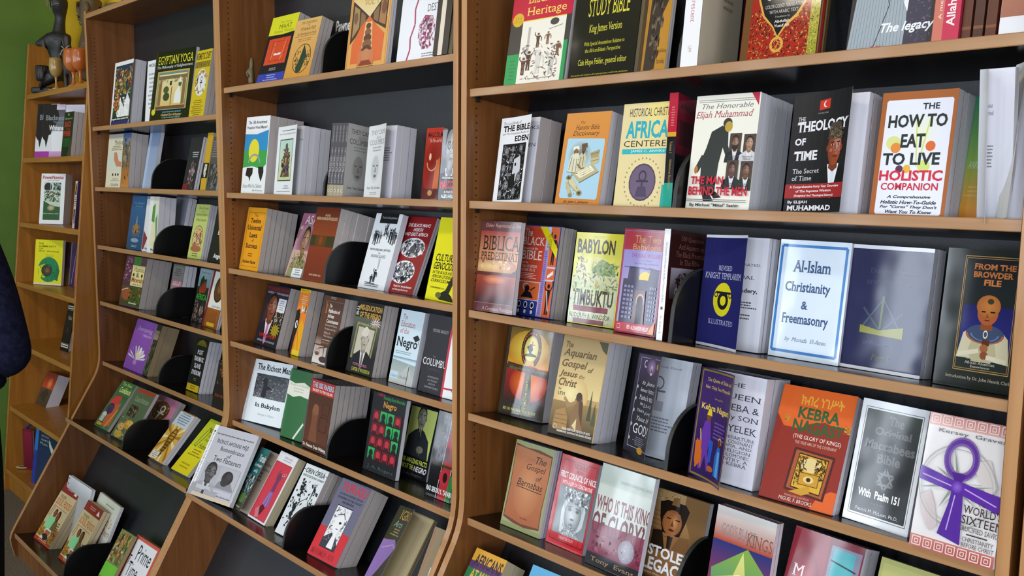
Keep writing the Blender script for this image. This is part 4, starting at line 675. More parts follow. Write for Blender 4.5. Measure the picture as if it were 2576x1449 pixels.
a = N('study_bible', '#232317', 'g'); a.R(0, 0, 100, 100, '#2b2a1c', '#1e1e16').T('THE ORIGINAL AFRICAN HERITAGE', 10, 90, 16, 22, '#d8cf3a', 's').T('STUDY BIBLE', 22, 84, 28, 44, '#ddd24a', 's').T('King James Version', 26, 76, 51, 60, '#ddd64a', 's').T('With Special Annotations Relative to', 20, 82, 66, 70.5, '#cfc83e', 's').T("the African/Edenic Perspective", 23, 77, 72, 76.5, '#cfc83e', 's').T('Cain Hope Felder, general editor', 14, 88, 81, 88, '#ddd64a', 's').T('Believing that most translations fail to give appropriate credit for the contributions', 5, 92, 94, 96, '#c0ba34').T('of African people in Christianity, this one-of-a-kind Bible is intended to interpret', 8, 91, 97, 99, '#c0ba34')
a = N('gold_mask_book', '#b8842a', 's'); a.R(0, 0, 12, 100, '#4a3418').P([(30, 0), (80, 0), (96, 36), (70, 52), (60, 96), (20, 98), (24, 40)], '#3a3026').S(53, 30, 4, 76, 92, 60, ['#5a4c3c', '#2a2218', '#766450'], 9, True).R(14, 0, 20, 100, '#a8782a').T('Archbishop', 66, 98, 80, 84, '#4a3414', 's').T('Iscehaj', 66, 94, 88, 93, '#4a3414', 's')
a = N('crescent', '#b5a891', 's'); a.H(0, 0, 100, 100, '#d6cbb2', '#b0a48c').tl(42, 84, 40, 52, 2, '#8a8070').tl(52, 82, 88, 92, 1, '#8a8070')
a = N('quran', '#8a1f16', 'g'); a.R(0, 0, 9, 100, '#6a4a24').R(9, 0, 100, 100, '#8f1e18', '#a82a1a').R(88, 0, 100, 100, '#c9b04a', '#9a9a34').S(54, 10, 62, 88, 100, 420, ['#d8b05a', '#3a2412', '#b08a3c', '#20160e', '#8f1e18'], 2.2, st=1.6).S(55, 88, 2, 100, 98, 160, ['#e6d47a', '#5a4a1c', '#8a7a2c'], 2).P([(22, 0), (86, 0), (84, 58), (72, 70), (58, 76), (48, 84), (40, 76), (26, 68), (18, 56)], '#d8a44a').P([(23, 0), (85, 0), (82, 57), (70, 68), (57, 74), (48, 82), (41, 75), (28, 67), (20, 55)], '#17171a')
a.T("QUR'AN", 24, 80, 48, 57, '#d8cfa0', 's').T('COLOR CODED TRANSLATION', 28, 78, 60, 62.6, '#c8c4b8').T('WITH ARABIC TEXT', 34, 72, 64, 66.4, '#c8c4b8').T('Translation by', 42, 62, 68, 69.8, '#b8b4a8').T('Abdullah', 42, 62, 71, 73, '#e0dcd0', 'b').T('Yusuf Ali', 42, 62, 74, 76, '#e0dcd0', 'b').E(48, 88, 9, 5.5, '#d8a44a').E(48, 88, 6, 3.6, '#8f1e18').S(56, 42, 84, 54, 92, 16, ['#d8a44a', '#8f1e18'], 3)
a = N('legacy', '#16171c', 's'); a.P([(0, 100), (6, 52), (50, 30), (62, 44), (66, 99)], '#98a4ac').S(57, 6, 60, 58, 98, 60, ['#8a969e', '#a3adb5'], 2).L([(34, 52), (44, 70), (30, 99)], 1, '#24262c').P([(44, 30), (60, 36), (78, 40), (98, 30), (98, 64), (70, 82), (60, 70)], '#e8edf2').P([(66, 52), (80, 46), (92, 52), (90, 98), (64, 98)], '#2c2c44').S(58, 68, 52, 92, 96, 50, ['#4a4a68', '#1c1c2c', '#6a5a7a'], 3).E(76, 34, 22, 12, '#5a3424').T('Ali', 22, 40, 96, 100, '#c82030', 'bi')
for q in range(16): a.L([(8+q*3.4, 62-q*1.2), (4+q*3.8, 98)], .35, '#7a868e'); a.lay -= 1
a.lay += 1; a.V = [(x*.8 if l > 1 else x, y, l) for x, y, l in a.V]; a.T('The legacy', 30, 77, 82, 90, '#eef2f6', 'bi')
# shelf 2
a = N('lost_books', '#eeeff2', 's'); a.T('The Lost Books of', 8, 66, 5, 8.5, '#1c1c20', 's').T('THE BIBLE', 8, 98, 9.5, 16.5, '#121216', 'sB').T('and The Forgotten Books of', 8, 96, 18, 21, '#1c1c20', 's').T('EDEN', 50, 98, 22.5, 29, '#121216', 'sB').R(14, 31.5, 92, 97, '#141418').S(59, 16, 33, 90, 96, 150, ['#d8dae0', '#8a8c92', '#4a4c52', '#0e0e12'], 6).P([(56, 50), (76, 46), (80, 62), (66, 76), (54, 66)], '#d0d2d8').E(62, 56, 3, 2, '#0e0e12').P([(44, 70), (64, 66), (66, 84), (48, 84)], '#141418')
for x, y, r in ((28, 40, 8), (76, 38, 7), (46, 50, 7), (24, 60, 8), (78, 72, 9), (38, 80, 9), (66, 88, 8), (22, 90, 7), (50, 38, 6)):
    a.E(x, y, r, r*.72, '#b4b6bc', '#2a2a2e', n=12).E(x-r*.3, y-r*.1, r*.16, r*.08, '#0e0e12', n=6).E(x+r*.35, y-r*.1, r*.16, r*.08, '#0e0e12', n=6).L([(x-r*.3, y+r*.35), (x+r*.3, y+r*.35)], r*.12, '#0e0e12').L([(x, y-r*.1), (x+r*.1, y+r*.18)], r*.1, '#3a3a3e')
a = N('hamitic', '#d48a38', 's'); a.R(0, 0, 100, 100, '#d68f3e', '#cb8030').T('The', 34, 44, 9, 12, '#4a2c10', 'si').T('Hamitic Bible', 24, 78, 13.5, 18.5, '#4a2c10', 'si').T('Dictionary', 20, 80, 20, 26.5, '#4a2c10', 'si').P([(10, 29), (12, 27.5), (92, 29), (94, 32), (93, 92), (90, 93.5), (10, 92.5), (8, 90)], '#a9cfe2').E(42, 46, 26, 15, '#6e6a4c', '#a9c6d0')
a.P([(18, 64), (22, 48), (30, 42), (40, 44), (46, 56), (44, 66)], '#d9d6bc').P([(38, 60), (42, 46), (50, 42), (58, 48), (58, 58), (48, 64)], '#c9c4a0').P([(26, 37), (38, 36), (40, 40), (26, 41)], '#ece9d4').P([(44, 34), (56, 33), (58, 38), (44, 38)], '#5c5238').E(33, 42.5, 5, 3.6, '#8a6a48').E(50, 40, 5, 3.6, '#6a4a30').P([(30, 44), (37, 44), (34, 49)], '#e2dfcc').P([(46, 42), (54, 42), (50, 46)], '#3a2c1c').E(31.5, 42, .8, .5, '#1c140c', n=6).E(35, 42, .8, .5, '#1c140c', n=6).P([(30, 66), (74, 55), (90, 64), (50, 76)], '#b8ae84').P([(36, 65.5), (70, 57), (80, 62.5), (50, 71)], '#ece6c6').L([(44, 65), (68, 59)], .6, '#8a8058').L([(46, 67), (72, 60.6)], .6, '#8a8058').L([(50, 68.6), (75, 62)], .6, '#8a8058').L([(40, 56), (50, 61), (56, 60)], 2.6, '#8a6a48')
a.P([(66, 44), (86, 40), (84, 50), (70, 52)], '#a89c6c').P([(68, 50), (88, 48), (86, 55), (70, 57)], '#c2b688').P([(20, 72), (30, 69), (56, 84), (50, 90)], '#d2c89e').E(25, 70.5, 6, 2.8, '#8f8358').E(25, 70.5, 3, 1.4, '#4c4228').E(53, 87, 6, 3, '#8f8358').E(53, 87, 3, 1.5, '#4c4228').P([(18, 76), (26, 74), (36, 88), (30, 91)], '#c2b88c').E(33, 89.5, 4.5, 2.4, '#8f8358')
for q, w_ in (((22, 62, 26, 48), .7), ((30, 64, 31, 50), .6), ((38, 64, 37, 50), .6), ((44, 60, 46, 48), .6), ((52, 58, 52, 47), .6), ((24, 76, 50, 87), .6), ((68, 46, 85, 43), .6), ((69, 53, 86, 51), .6), ((18, 64, 44, 66), .8), ((50, 76, 90, 64), .9), ((30, 66, 30, 72), .8)): a.L([(q[0], q[1]), (q[2], q[3])], w_, '#4a4028'); a.lay -= 1
a.lay += 1; a.S(60, 20, 38, 60, 90, 26, ['#6a5e40', '#8a7c58'], 2.2).T('Dr. John L. Johnson', 20, 76, 95, 98.6, '#4a2c10', 'i')
a = N('african_centered', '#e3d29a', 's'); a.R(50, 0, 96, 50, '#ead985', '#e3d29a').T('HISTORICAL CHRISTIANITY', 14, 116, 5, 13, '#2a2420', '').T('AFRICAN', 10, 112, 17, 34, '#2aa8b8', 'B').T('CENTERED', 8, 108, 36, 42, '#2a2420').R(6, 44, 100, 49, '#2fb0b8').T('JAMES C. ANYIKE', 24, 92, 45, 48, '#e8f4f0').E(54, 76, 27, 18, '#4a3c50').E(54, 76, 25, 16.5, '#6a5a74').ring(54, 70, 8, 5.5, 2.6, '#3c3044').L([(54, 74), (54, 88)], 3, '#3c3044').L([(42, 75), (66, 75)], 3, '#3c3044').P([(42, 90), (46, 80), (62, 80), (66, 90)], '#4c3e58')
for q in range(30):
    t = q*2*math.pi/30; a.R(54+36*math.cos(t)-1, 76-23*math.sin(t)-.8, 54+36*math.cos(t)+1, 76-23*math.sin(t)+.8, '#8a7c60'); a.lay -= 1
a.lay += 1; a.R(94, 78, 100, 100, '#2fa89a')
a = N('afric_spine', '#b01f34', 'g'); a.R(0, 0, 100, 52, '#8a1c30', '#6a1828').T('AFRICAN', 12, 90, 8, 13, '#3a1418', 'b').R(14, 22, 86, 44, '#4a1c22').R(0, 52, 100, 100, '#1a1a1e')
a = N('man_behind', '#eae8da', 's'); a.R(4, 4, 92, 4.6, '#8a8a86').R(4, 5.6, 92, 6.2, '#8a8a86').T('The Honorable', 10, 90, 7.5, 12, '#6a6a72', 'i').T('Elijah Muhammad', 2, 92, 14, 21.5, '#a8404c', 'si').P([(86, 0), (98, 0), (98, 11)], '#b82c44').P([(24, 46), (30, 32), (46, 27), (56, 30), (58, 44), (64, 54), (58, 56), (50, 46), (46, 60), (44, 86), (20, 84), (18, 56)], '#2c302c').P([(18, 52), (26, 54), (14, 68), (10, 62)], '#2c302c').E(54, 25, 7, 4.5, '#3a3430').E(56, 28, 6, 4.6, '#b89a3a').E(11, 65, 3, 3.5, '#b0763a').E(61, 56, 3, 3.4, '#b8a03a').P([(24, 84), (34, 84), (44, 92), (28, 93)], '#16161a').P([(36, 84), (46, 84), (56, 89), (44, 90)], '#16161a')
for i, (x, y) in enumerate(((60, 34), (82, 35), (60, 57), (82, 58))):
    a.R(x, y, x+18, y+18, '#4a3c34').face(x+9, y+8, 6.5, ('#8a6048', '#b08868', '#70483a', '#7c5038')[i], '#1a1412', '#d8d8d8', ('#202026', '#c8c8cc', '#202026', '#1c2c1c')[i], None, beard='#2a1c16' if i == 0 else None)
for q, x, y in (('Wallace D.', 61, 53), ('Muhammad', 60, 54.9), ('Malcolm X', 83, 53.6), ('Shabazz', 84, 55.4), ('Louis', 64, 76), ('Farrakhan', 60, 77.8), ('Muhammad', 82, 76.6), ('Ali', 88, 78.4)): a.T(q, x, x+len(q)*1.7, y, y+1.5, '#4a4a4a')
a.T('THE MAN', 6, 58, 71, 78, '#c01c34', 'B').T('BEHIND THE MEN', 4, 96, 80, 87.5, '#c01c34', 'B').R(2, 91, 96, 91.5, '#6a6a68').R(2, 92.6, 96, 93.1, '#6a6a68').T('By Michael "Mikal" Saahir', 8, 86, 94.4, 98, '#3a3a3c', 'b')
a = N('theology', '#1b1a20', 's'); a.P([(44, 7), (62, 6), (62, 14), (44, 15)], '#cf3424').E(54.5, 10.4, 4, 2.6, '#f2e8e4').E(56, 10.2, 3.4, 2.2, '#cf3424').T('In the Name of Allah', 42, 60, 16.6, 18, '#a8a8ac', 'i').T('THE', 10, 22, 19, 22.5, '#eceaf0', 's').T('THEOLOGY', 9, 98, 23, 32, '#eceaf0', 'sB').T('OF', 8, 26, 37, 43, '#eceaf0', 'sB').T('TIME', 8, 48, 48, 56, '#eceaf0', 'sB').T('The Secret', 9, 54, 63, 67, '#dcdae0', 's').T('of Time', 9, 42, 69, 73, '#dcdae0', 's').face(78, 47, 16, '#a04c30', '#2c1812', '#e8eef2', '#14141a', '#d8e4ec', hat='#4a4038').S(61, 66, 30, 92, 40, 40, ['#8a7a5a', '#2a241e', '#6a5c44'], 3).R(0, 76, 100, 88, '#a0282c').T('A Comprehensive Forty Year Overview', 7, 93, 77.3, 80, '#f0e6e4', 'sb').T('of The Supreme Wisdom', 18, 80, 81, 83.6, '#f0e6e4', 'sb').T('(Exegetical And Theological Science)', 16, 84, 84.8, 87.2, '#f0e6e4', 'b').T('By ELIJAH', 6, 40, 90, 93, '#eceaf0', 'sb').T('MUHAMMAD', 6, 82, 94, 98.5, '#eceaf0', 'sB')
a = N('eat_to_live', '#a85e28', 's'); a.P([(7, 8), (9, 6.5), (93, 6.5), (95, 8), (95, 97), (93, 98.3), (9, 98.3), (7, 97)], '#e6e8f4').E(60, 34, 22, 20, '#e8ecc8', '#e6e8f4').L([(50, 20), (56, 60)], 1.6, '#c9d86a').L([(68, 22), (58, 60)], 1.6, '#c9d86a').E(22, 41, 10, 5.6, '#d8dc8a').E(26, 45, 7, 4.2, '#e08a3a').E(72, 44, 6.4, 4, '#dc6a2c').E(44, 62, 5, 3.4, '#e0b03a').E(34, 62, 5, 3, '#5a2c4a').E(66, 60, 8, 5, '#cfdc7a').T('THE', 56, 78, 10, 15, '#1c2420', 'b')
a.T('HOW TO', 12, 90, 18.5, 29, '#1c2822', 'B').T('EAT', 32, 64, 34, 45, '#1c2822', 'B').T('TO LIVE', 10, 86, 49, 59, '#1c2822', 'B').T('HOLISTIC', 8, 92, 63, 71.5, '#d0243a', 'B').T('COMPANION', 12, 88, 73, 79, '#c8283c', 'b').T('A Comprehensive', 22, 80, 83, 86, '#1c1c24', 'bi').T('Holistic How-To-Guide', 14, 88, 87, 90, '#1c1c24', 'bi').T('For "Cures" They Don\'t', 14, 90, 91, 94, '#1c1c24', 'bi').T('Want You To Know', 22, 84, 94.8, 97.6, '#1c1c24', 'bi')
a = N('green_yellow', '#3f8f6a', 's'); a.R(0, 0, 100, 100, '#2f8a64', '#7aa04a', '#cf7a24').T('Secret', 40, 96, 12, 20, '#a8d8c0', 'i').T('ARRIVAL', 10, 96, 52, 58, '#a8c8a0', 'si').tl(10, 90, 72, 82, 3, '#c89a5a')
a = N('curl_white', '#dfe3ec', 's'); a.R(0, 0, 100, 100, '#e4e8f0', '#cfd4de')
a = N('curl_white_two', '#e2e0dc', 's'); a.R(0, 0, 100, 100, '#e6e2da', '#d0d0cc')
# shelf 3
a = N('predestination', '#4c2228', 'g'); a.R(0, 0, 100, 11, '#5a2a30').T('Elder Raymond L-Smith', 10, 110, 2.5, 8, '#c99a84', 'i').R(0, 11, 100, 50, '#9a3c34', '#d8a06a').E(30, 50, 70, 10, '#e8c88a', '#b06a4a').S(62, 8, 42, 90, 52, 16, ['#a87058', '#e8c898'], 7).R(0, 56, 100, 60, '#5a2420').R(0, 60, 100, 90, '#a04028', '#341418').E(46, 64, 30, 5, '#e0884a', '#a04028').T('BIBLICAL', 8, 112, 16, 32, '#2a1414', 's').T('PREDESTINATION', 6, 128, 34, 43, '#2a1414', 's').R(0, 90, 100, 90.6, '#a05a60').R(0, 90.6, 100, 100, '#5a2028').T('A Covenant Publication', 22, 104, 94, 98, '#c99a8a', 'i')
a = N('black_presence', '#2e3a80', 's'); a.R(6, 1, 98, 99, '#cfc8e0').R(7, 1, 66, 62, '#cf4a32').T('The', 10, 30, 4, 12, '#f6eee8', 's').T('BLACK', 8, 64, 13, 22, '#f6eee8', 's').T('Presence in the', 10, 48, 24, 27, '#f6eee8', 's').T('BIBLE', 8, 60, 28, 38, '#f6eee8', 's').T('and the', 12, 28, 40, 42.6, '#f6eee8', 's').T('TABLE OF NATIONS', 12, 52, 44, 47, '#f6eee8', 's').T('GENESIS 10:1-32', 12, 48, 48, 51, '#f6eee8', 's').tl(12, 54, 53, 60, 4, '#f6d8cc', 3, False).T('Rev. Walter Arthur McCray', 12, 52, 61.5, 63.5, '#f6eee8').R(66, 26, 76, 99, '#a08cd0').tl(67, 75, 28, 97, 30, '#5a4a90').R(77, 1, 98, 44, '#dd6a3a').R(77, 46, 98, 58, '#dd6a3a').R(77, 60, 98, 99, '#dd6a3a')
a.R(7, 63, 64, 82, '#dd6a3a').R(7, 83, 64, 99, '#2c3a8c').fig(88, 42, 34, '#241a20', 1.0, 1).fig(88, 96, 34, '#20181e', 1.1, 2).L([(84, 70), (92, 92)], 2, '#f0e8e4').P([(80, 54), (94, 48), (95, 52), (82, 57)], '#f4ece6').E(34, 70, 6, 3.6, '#201820').P([(20, 80), (30, 72), (44, 74), (52, 80)], '#201820').L([(42, 72), (54, 68)], 2, '#201820').ring(30, 68, 8, 4, 2, '#f0e8e4', 10, 60, 250)
for q in range(3): a.E(18+q*17, 89, 5, 4.4, '#0e1020').ring(18+q*17, 88, 5, 4, 1.6, '#e8e8f4', 10).E(18+q*17, 95.5, 3, 2.2, '#e8e8f4')
a.P([(48, 1), (66, 1), (98, 24), (98, 35)], '#e6d81c').T('10th Anniversary', 66, 88, 9, 26, '#8a7a10', 'i', -1)
a = N('babylon_timbuktu', '#e6dc2c', 'g'); a.R(0, 0, 100, 46, '#e8dc24', '#d8d86a').T('FROM', 36, 60, 3, 6, '#b8b03a', 's').T('BABYLON', 5, 85, 7, 23, '#33240f', 'B').E(50, 60, 52, 34, '#c8d0a0', '#dcd88a').P([(6, 46), (18, 22), (30, 46)], '#cfc8a0').S(70, 6, 26, 30, 46, 26, ['#8a8460', '#e6e0c0', '#6a6a4a'], 5).P([(40, 40), (60, 28), (86, 34), (98, 58), (60, 56)], '#8aa06a').S(71, 40, 30, 98, 60, 60, ['#4f7a44', '#c8c49a', '#7a8a5c', '#a8b88a', '#5a5a3a'], 6).R(2, 46, 98, 66, '#cfd0a0', '#b8c8a0').S(72, 2, 44, 98, 66, 60, ['#7aa0a8', '#e2deb8', '#8a7a54', '#5a7a4a', '#d8c860'], 6).fig(30, 60, 10, '#4a3c28', 1.1, 0).fig(54, 62, 12, '#c9a83a', 1.2, 1).E(50, 72, 46, 12, '#dfe0b8', '#c0d098').P([(0, 60), (14, 66), (40, 74), (70, 74), (92, 64), (98, 60), (98, 99), (0, 99)], '#cad0b0')
a.T('TIMBUKTU', 6, 92, 62, 80, '#3c2416', 'B').S(73, 0, 56, 98, 99, 50, ['#5a7a4c', '#a8b88a', '#e6d83a', '#8a9a6a'], 5).R(10, 80, 84, 86, '#7c2434').R(12, 94, 78, 99, '#7c2434').T('RUDOLPH R. WINDSOR', 4, 90, 88, 93, '#2c2418', '')
a = N('two_babylons', '#b02334', 'g'); a.frame(2, 2, 97, 98, .8, '#7a6ac0').R(4, 20, 96, 90, '#8f88c8', '#b8a8c0').T('The Two', 28, 90, 6, 13, '#d8a860', 's').T('Babylons', 24, 92, 14, 21.5, '#d8a860', 's').T('THE PAPAL WORSHIP', 24, 94, 23.5, 27, '#a83060', 's').T('proved to be', 50, 76, 29, 30.6, '#5a4a78').T('The Worship of Nimrod', 32, 90, 31.8, 34, '#5a4a88', 's').T('and his wife', 44, 76, 35.4, 37.2, '#5a4a88', 's').E(62, 47, 15, 7, '#e6c82a').P([(10, 48), (20, 48), (22, 36), (46, 36), (48, 48), (70, 48), (74, 36), (94, 38), (94, 90), (8, 90)], '#4a4660')
for i in range(3):
    for j in range(8):
        a.R(14+i*9, 54+j*4.2, 20+i*9, 56.4+j*4.2, '#8f8cae').R(76+i*6, 54+j*4.2, 80+i*6, 56.4+j*4.2, '#8f8cae')
a.P([(42, 90), (44, 58), (68, 58), (70, 90)], '#7a5a60').E(57, 68, 10, 7, '#c0a4a0').E(57, 69, 7.5, 6, '#14121a').R(49.5, 69, 64.5, 90, '#14121a').L([(10, 36.5), (94, 38)], .8, '#2c2a3c').R(2, 90, 97, 98, '#c02438').T('REV. ALEXANDER HISLOP', 32, 84, 92, 96, '#f4e6e4', 'b').P([(82, 98), (97, 86), (97, 98)], '#e09a24').frame(8, 92, 15, 96, .8, '#e8c0c0')
a = N('five_hundred', '#3c1d1c', 'g'); a.T('500 Questions', 30, 92, 5, 10, '#8a5a54', 's').T('And Answers on', 24, 96, 12, 17, '#8a5a54', 's').T('The Black Presence', 18, 98, 19, 24, '#8a5a54', 's').T('In The Bible', 30, 86, 26, 31, '#8a5a54', 's').R(8, 34, 100, 62, '#b0a8b8', '#5a4048').S(74, 20, 38, 80, 62, 40, ['#5a4048', '#8a7880', '#d0c8d0', '#3a2428'], 8, True)
a = N('knight_templar', '#232463', 's'); a.R(0, 0, 100, 2.4, '#e9e9f0').R(0, 97.6, 100, 100, '#d8d8e2').T('REVISED', 34, 66, 27, 31.5, '#b8bcd8', 's').T('KNIGHT TEMPLARISM', 6, 92, 33.5, 39, '#b8bcd8', 's').E(50, 57, 22, 15, '#d8cf1e').ring(51, 58, 13, 8, 6, '#1c1a28').L([(34, 51), (68, 51)], 3, '#1c1a28').ring(34, 53, 4, 2.6, 1.6, '#1c1a28').ring(68, 53, 4, 2.6, 1.6, '#1c1a28').T('ILLUSTRATED', 22, 82, 75, 79.5, '#a8accc', 's')
a = N('al_islam', '#dbe9f6', 'g'); a.frame(4, 5, 95, 94.5, 3.6, '#3d80c6')
for q, x0, x1, y0, y1 in (('Al-Islam', 22, 76, 17, 27), ('Christianity', 14, 78, 35, 46), ('&', 40, 50, 51, 58), ('Freemasonry', 14, 80, 62, 73)): a.T(q, x0, x1, y0, y1, '#3f5a84', 'sb')
a.T('by  Mustafa  El-Amin', 22, 80, 82, 86.5, '#5f7894', 'si')
a = N('freemasonry', '#1a1d4a', 'g'); a.R(0, 0, 100, 3, '#e4e6ee').R(0, 97.4, 100, 100, '#dfe2ec').T('Duncan\'s Ritual', 26, 86, 18, 22, '#3c4560', 's').T('and Monitor', 22, 80, 26, 31, '#353f5c', 's').L([(46, 42), (22, 66)], 2, '#44566a').L([(46, 42), (70, 66)], 2, '#44566a').L([(22, 50), (46, 68), (72, 52)], 2.4, '#3c4c5e').L([(46, 40), (45, 66)], 3, '#5a6a44').P([(20, 64), (44, 67), (74, 63), (74, 72), (44, 71), (20, 70)], '#8a8c34').T('of Freemasonry', 26, 76, 76, 80, '#46548c', 'si').T('Part 1', 38, 62, 86, 91, '#54683c', 'si')
a = N('browder', '#1d241f', 'g'); a.R(22, 4, 94, 88, '#111820', '#222c28').R(28, 40, 92, 72, '#181c60', '#262a80').frame(24, 5, 93, 87, .9, '#b58a4a').frame(26, 6.4, 91, 85.6, .6, '#b58a4a')
for i, (q, x0, x1) in enumerate((('FROM THE', 36, 88), ('BROWDER', 36, 86), ('FILE', 50, 72))): a.T(q, x0, x1, 10+i*5.6, 14.4+i*5.6, '#c8763c', 'sB')
a.P([(26, 78), (32, 60), (44, 56), (78, 56), (88, 62), (92, 80), (60, 78)], '#cdc6a6').P([(40, 72), (46, 60), (70, 60), (76, 74), (70, 80), (46, 80)], '#b8b08a').E(59, 60, 24, 7, '#3c4a6a').ring(59, 60, 24, 7, 3, '#a8603c', 20, 180, 360).ring(59, 60, 18, 5, 2.4, '#5a7aa0', 20, 180, 360).P([(54, 50), (66, 50), (68, 57), (52, 57)], '#8a4a28').E(60, 45, 13, 8.5, '#a85a30').E(60, 40, 15, 8, '#c07a3c', '#a8642c').E(62, 36.5, 4, 2, '#3a3420').L([(52, 44), (57, 44)], 1.6, '#1c100a').L([(63, 44), (69, 44)], 1.6, '#1c100a').L([(57, 50), (63, 50)], 1.2, '#5a2014').P([(59, 45), (62, 48), (58, 48)], '#8a4426').ring(60, 60, 3, 3, 1, '#e8e4c0', 12).R(57, 64, 66, 68, '#5a3018').E(60, 70, 5, 3, '#a0603c').E(61, 75, 5, 3, '#8a4c2c').L([(28, 76), (54, 72)], 5, '#d8d2b8').L([(90, 78), (64, 76)], 5, '#d8d2b8')
for i, q in enumerate(('22 Essays on the', 'African American', 'Experience')): a.T(q, (40, 38, 46)[i], (74, 76, 70)[i], 77+i*2.9, 79+i*2.9, '#cfc8b8', 's')
a.T('Introduction by Dr. John Henrik Clarke', 16, 100, 91, 94, '#b8ac98', 's')
# shelf 4
a = N('pro_black', '#2b2116', 'g'); a.R(6, 2, 98, 44, '#6a5a14', '#d8941c').E(50, 24, 44, 20, '#f4e454', '#c9901c').R(6, 44, 98, 82, '#9a1c10', '#3a1a10').E(58, 62, 42, 20, '#ff8a1c', '#a02010').P([(44, 100), (50, 48), (62, 48), (72, 96)], '#3c3418').ring(56, 24, 22, 21, 6.5, '#241c12', 26, -60, 240).E(56, 24, 15, 13, '#f4f0b0', '#e8dc6a').L([(57, 15), (57, 26)], 2.2, '#c83a5a').L([(51, 19), (63, 19)], 2, '#c83a5a').P([(46, 22), (54, 18), (60, 24), (54, 30)], '#3a3424').P([(44, 30), (56, 28), (68, 30), (68, 32), (44, 32)], '#2c3018').P([(8, 41), (100, 46), (99, 53), (6, 48)], '#3a2c14').T('African-American Holy Gospel', 12, 96, 44.6, 50, '#8a7a4a', 's')
for i, q in enumerate('PRO-BLACK·PRO-CHRIST·PRO-CROSS'):
    t = math.radians(232-i*9.6); x, y = 56+18.8*math.cos(t), 24-18*math.sin(t); a.T(q, x-1.3, x+1.3, y-1.2, y+1.2, '#d86a4a', 'b'); a.lay -= 1
a.lay += 1
for i, q in enumerate('CHRISTIANITY'): a.T(q, 55-i*.2, 59+i*.3, 52+i*3.3, 54.6+i*3.3, '#c9b84a', 's')
a.R(0, 86, 50, 99, '#2c2416').T('REV. DR. WALTER ARTHUR McCRAY', 10, 84, 91, 94, '#d8d86a', 's').T('Compiled', 34, 56, 95, 97, '#a8a84a', 's')
a = N('aquarian', '#b89a64', 's'); a.R(0, 0, 98, 60, '#a88c5c', '#e0c98a').E(34, 58, 40, 20, '#f0e2a8', '#d0b070').R(0, 66, 98, 99, '#9a7c48', '#3c3420').R(0, 92, 98, 100, '#3a3020').P([(78, 2), (98, 2), (98, 14), (88, 10)], '#4a4a30').T('The', 8, 24, 6, 12, '#5a4426', 'b').T('Aquarian', 6, 78, 13, 23, '#6a5230', 'bi').T('Gospel', 6, 62, 24, 34, '#6a5230', 'bi').T('of', 64, 76, 29, 34, '#6a5230', 'bi').T('Jesus', 4, 44, 35, 43, '#6a5230', 'bi').T('the', 48, 60, 37, 41, '#6a5230', 'i').T('Christ', 6, 46, 43, 51, '#6a5230', 'bi').T('by', 8, 14, 53, 55.6, '#2c2010', 's').T('LEVI', 8, 24, 57, 60.4, '#2c2010', 's')
a.P([(46, 92), (44, 76), (50, 68), (48, 62), (56, 56), (64, 60), (66, 72), (74, 92)], '#8a6844').E(56, 59, 6.5, 4.4, '#4a3020').P([(52, 66), (34, 72), (26, 64), (30, 63), (38, 67), (52, 62)], '#a4835a').E(26, 63, 3, 2, '#b88a5c').P([(56, 60), (66, 64), (70, 88), (60, 74)], '#5a4028').P([(10, 76), (30, 72), (38, 80), (40, 94), (8, 94)], '#a8824c').L([(10, 80), (36, 79)], 1, '#7a5c34').L([(10, 84), (38, 84)], 1, '#7a5c34').L([(10, 88), (38, 88)], 1, '#7a5c34').P([(50, 88), (58, 80), (60, 92)], '#e0cc94').P([(78, 80), (82, 50), (86, 80)], '#3f4a30').P([(88, 84), (92, 62), (97, 84)], '#4a5436')
a.T("TRANSCRIBED FROM THE BOOK OF GOD'S", 30, 92, 91, 93.4, '#eee6d8', 'b').T('REMEMBRANCE, KNOWN AS THE AKASHIC RECORDS', 20, 96, 94.4, 96.8, '#eee6d8', 'b').frame(12, 90, 18, 94, .8, '#d8ccb0')
a = N('is_jesus', '#262430', 's'); a.R(2, 1, 98, 30, '#5a4a6a', '#302c3a').frame(10, 4, 94, 94, .8, '#b8b8c4').E(52, 12, 22, 9, '#c0a0d0', '#4a3c5a').ring(28, 10, 6, 4, 2, '#e8d0d0', 10, 60, 300).E(80, 11, 5, 3, '#d8b03a').E(52, 16, 5, 5, '#f0e0f0').P([(52, 12), (57, 18), (47, 18)], '#a04a7a')
for i, (q, x0, x1) in enumerate((('Is Jesus', 26, 82), ('Iesous Ιησους', 24, 86), ("Yashu'a ישוע", 24, 84), ('Isa عيسى', 30, 80), ("Yasu'a يسوع", 24, 84), ('Yasue እየ', 26, 80))): a.T(q, x0, x1, 27+i*7, 32+i*7, '#dcdae4', 'i')
a.T('GOD?', 20, 86, 70, 80, '#eceaf2', 's').tl(24, 78, 83, 92, 5, '#8a8a98').E(60, 95, 14, 3.4, '#c9922c')
for y in (34, 46, 58, 72, 86): a.E(13, y, 3, 1.8, '#a8a8b4')
a = N('kebra_purple', '#3d2263', 's'); a.frame(4, 2, 96, 98, 2.4, '#8a7a2c').R(6, 3.4, 94, 96.6, '#3f2468', '#35205a').T('The Queen of Sheba and', 16, 90, 8, 12, '#e0c050', 's').T('Her Only Son Menyelek', 14, 90, 15, 19, '#e0c050', 's').T('being the', 42, 66, 25, 27, '#c0a040').T('Kebra Nagast', 10, 94, 32, 39, '#e8cc58', 'sb').tl(50, 90, 46, 62, 5, '#7a5cb0', 3, False)
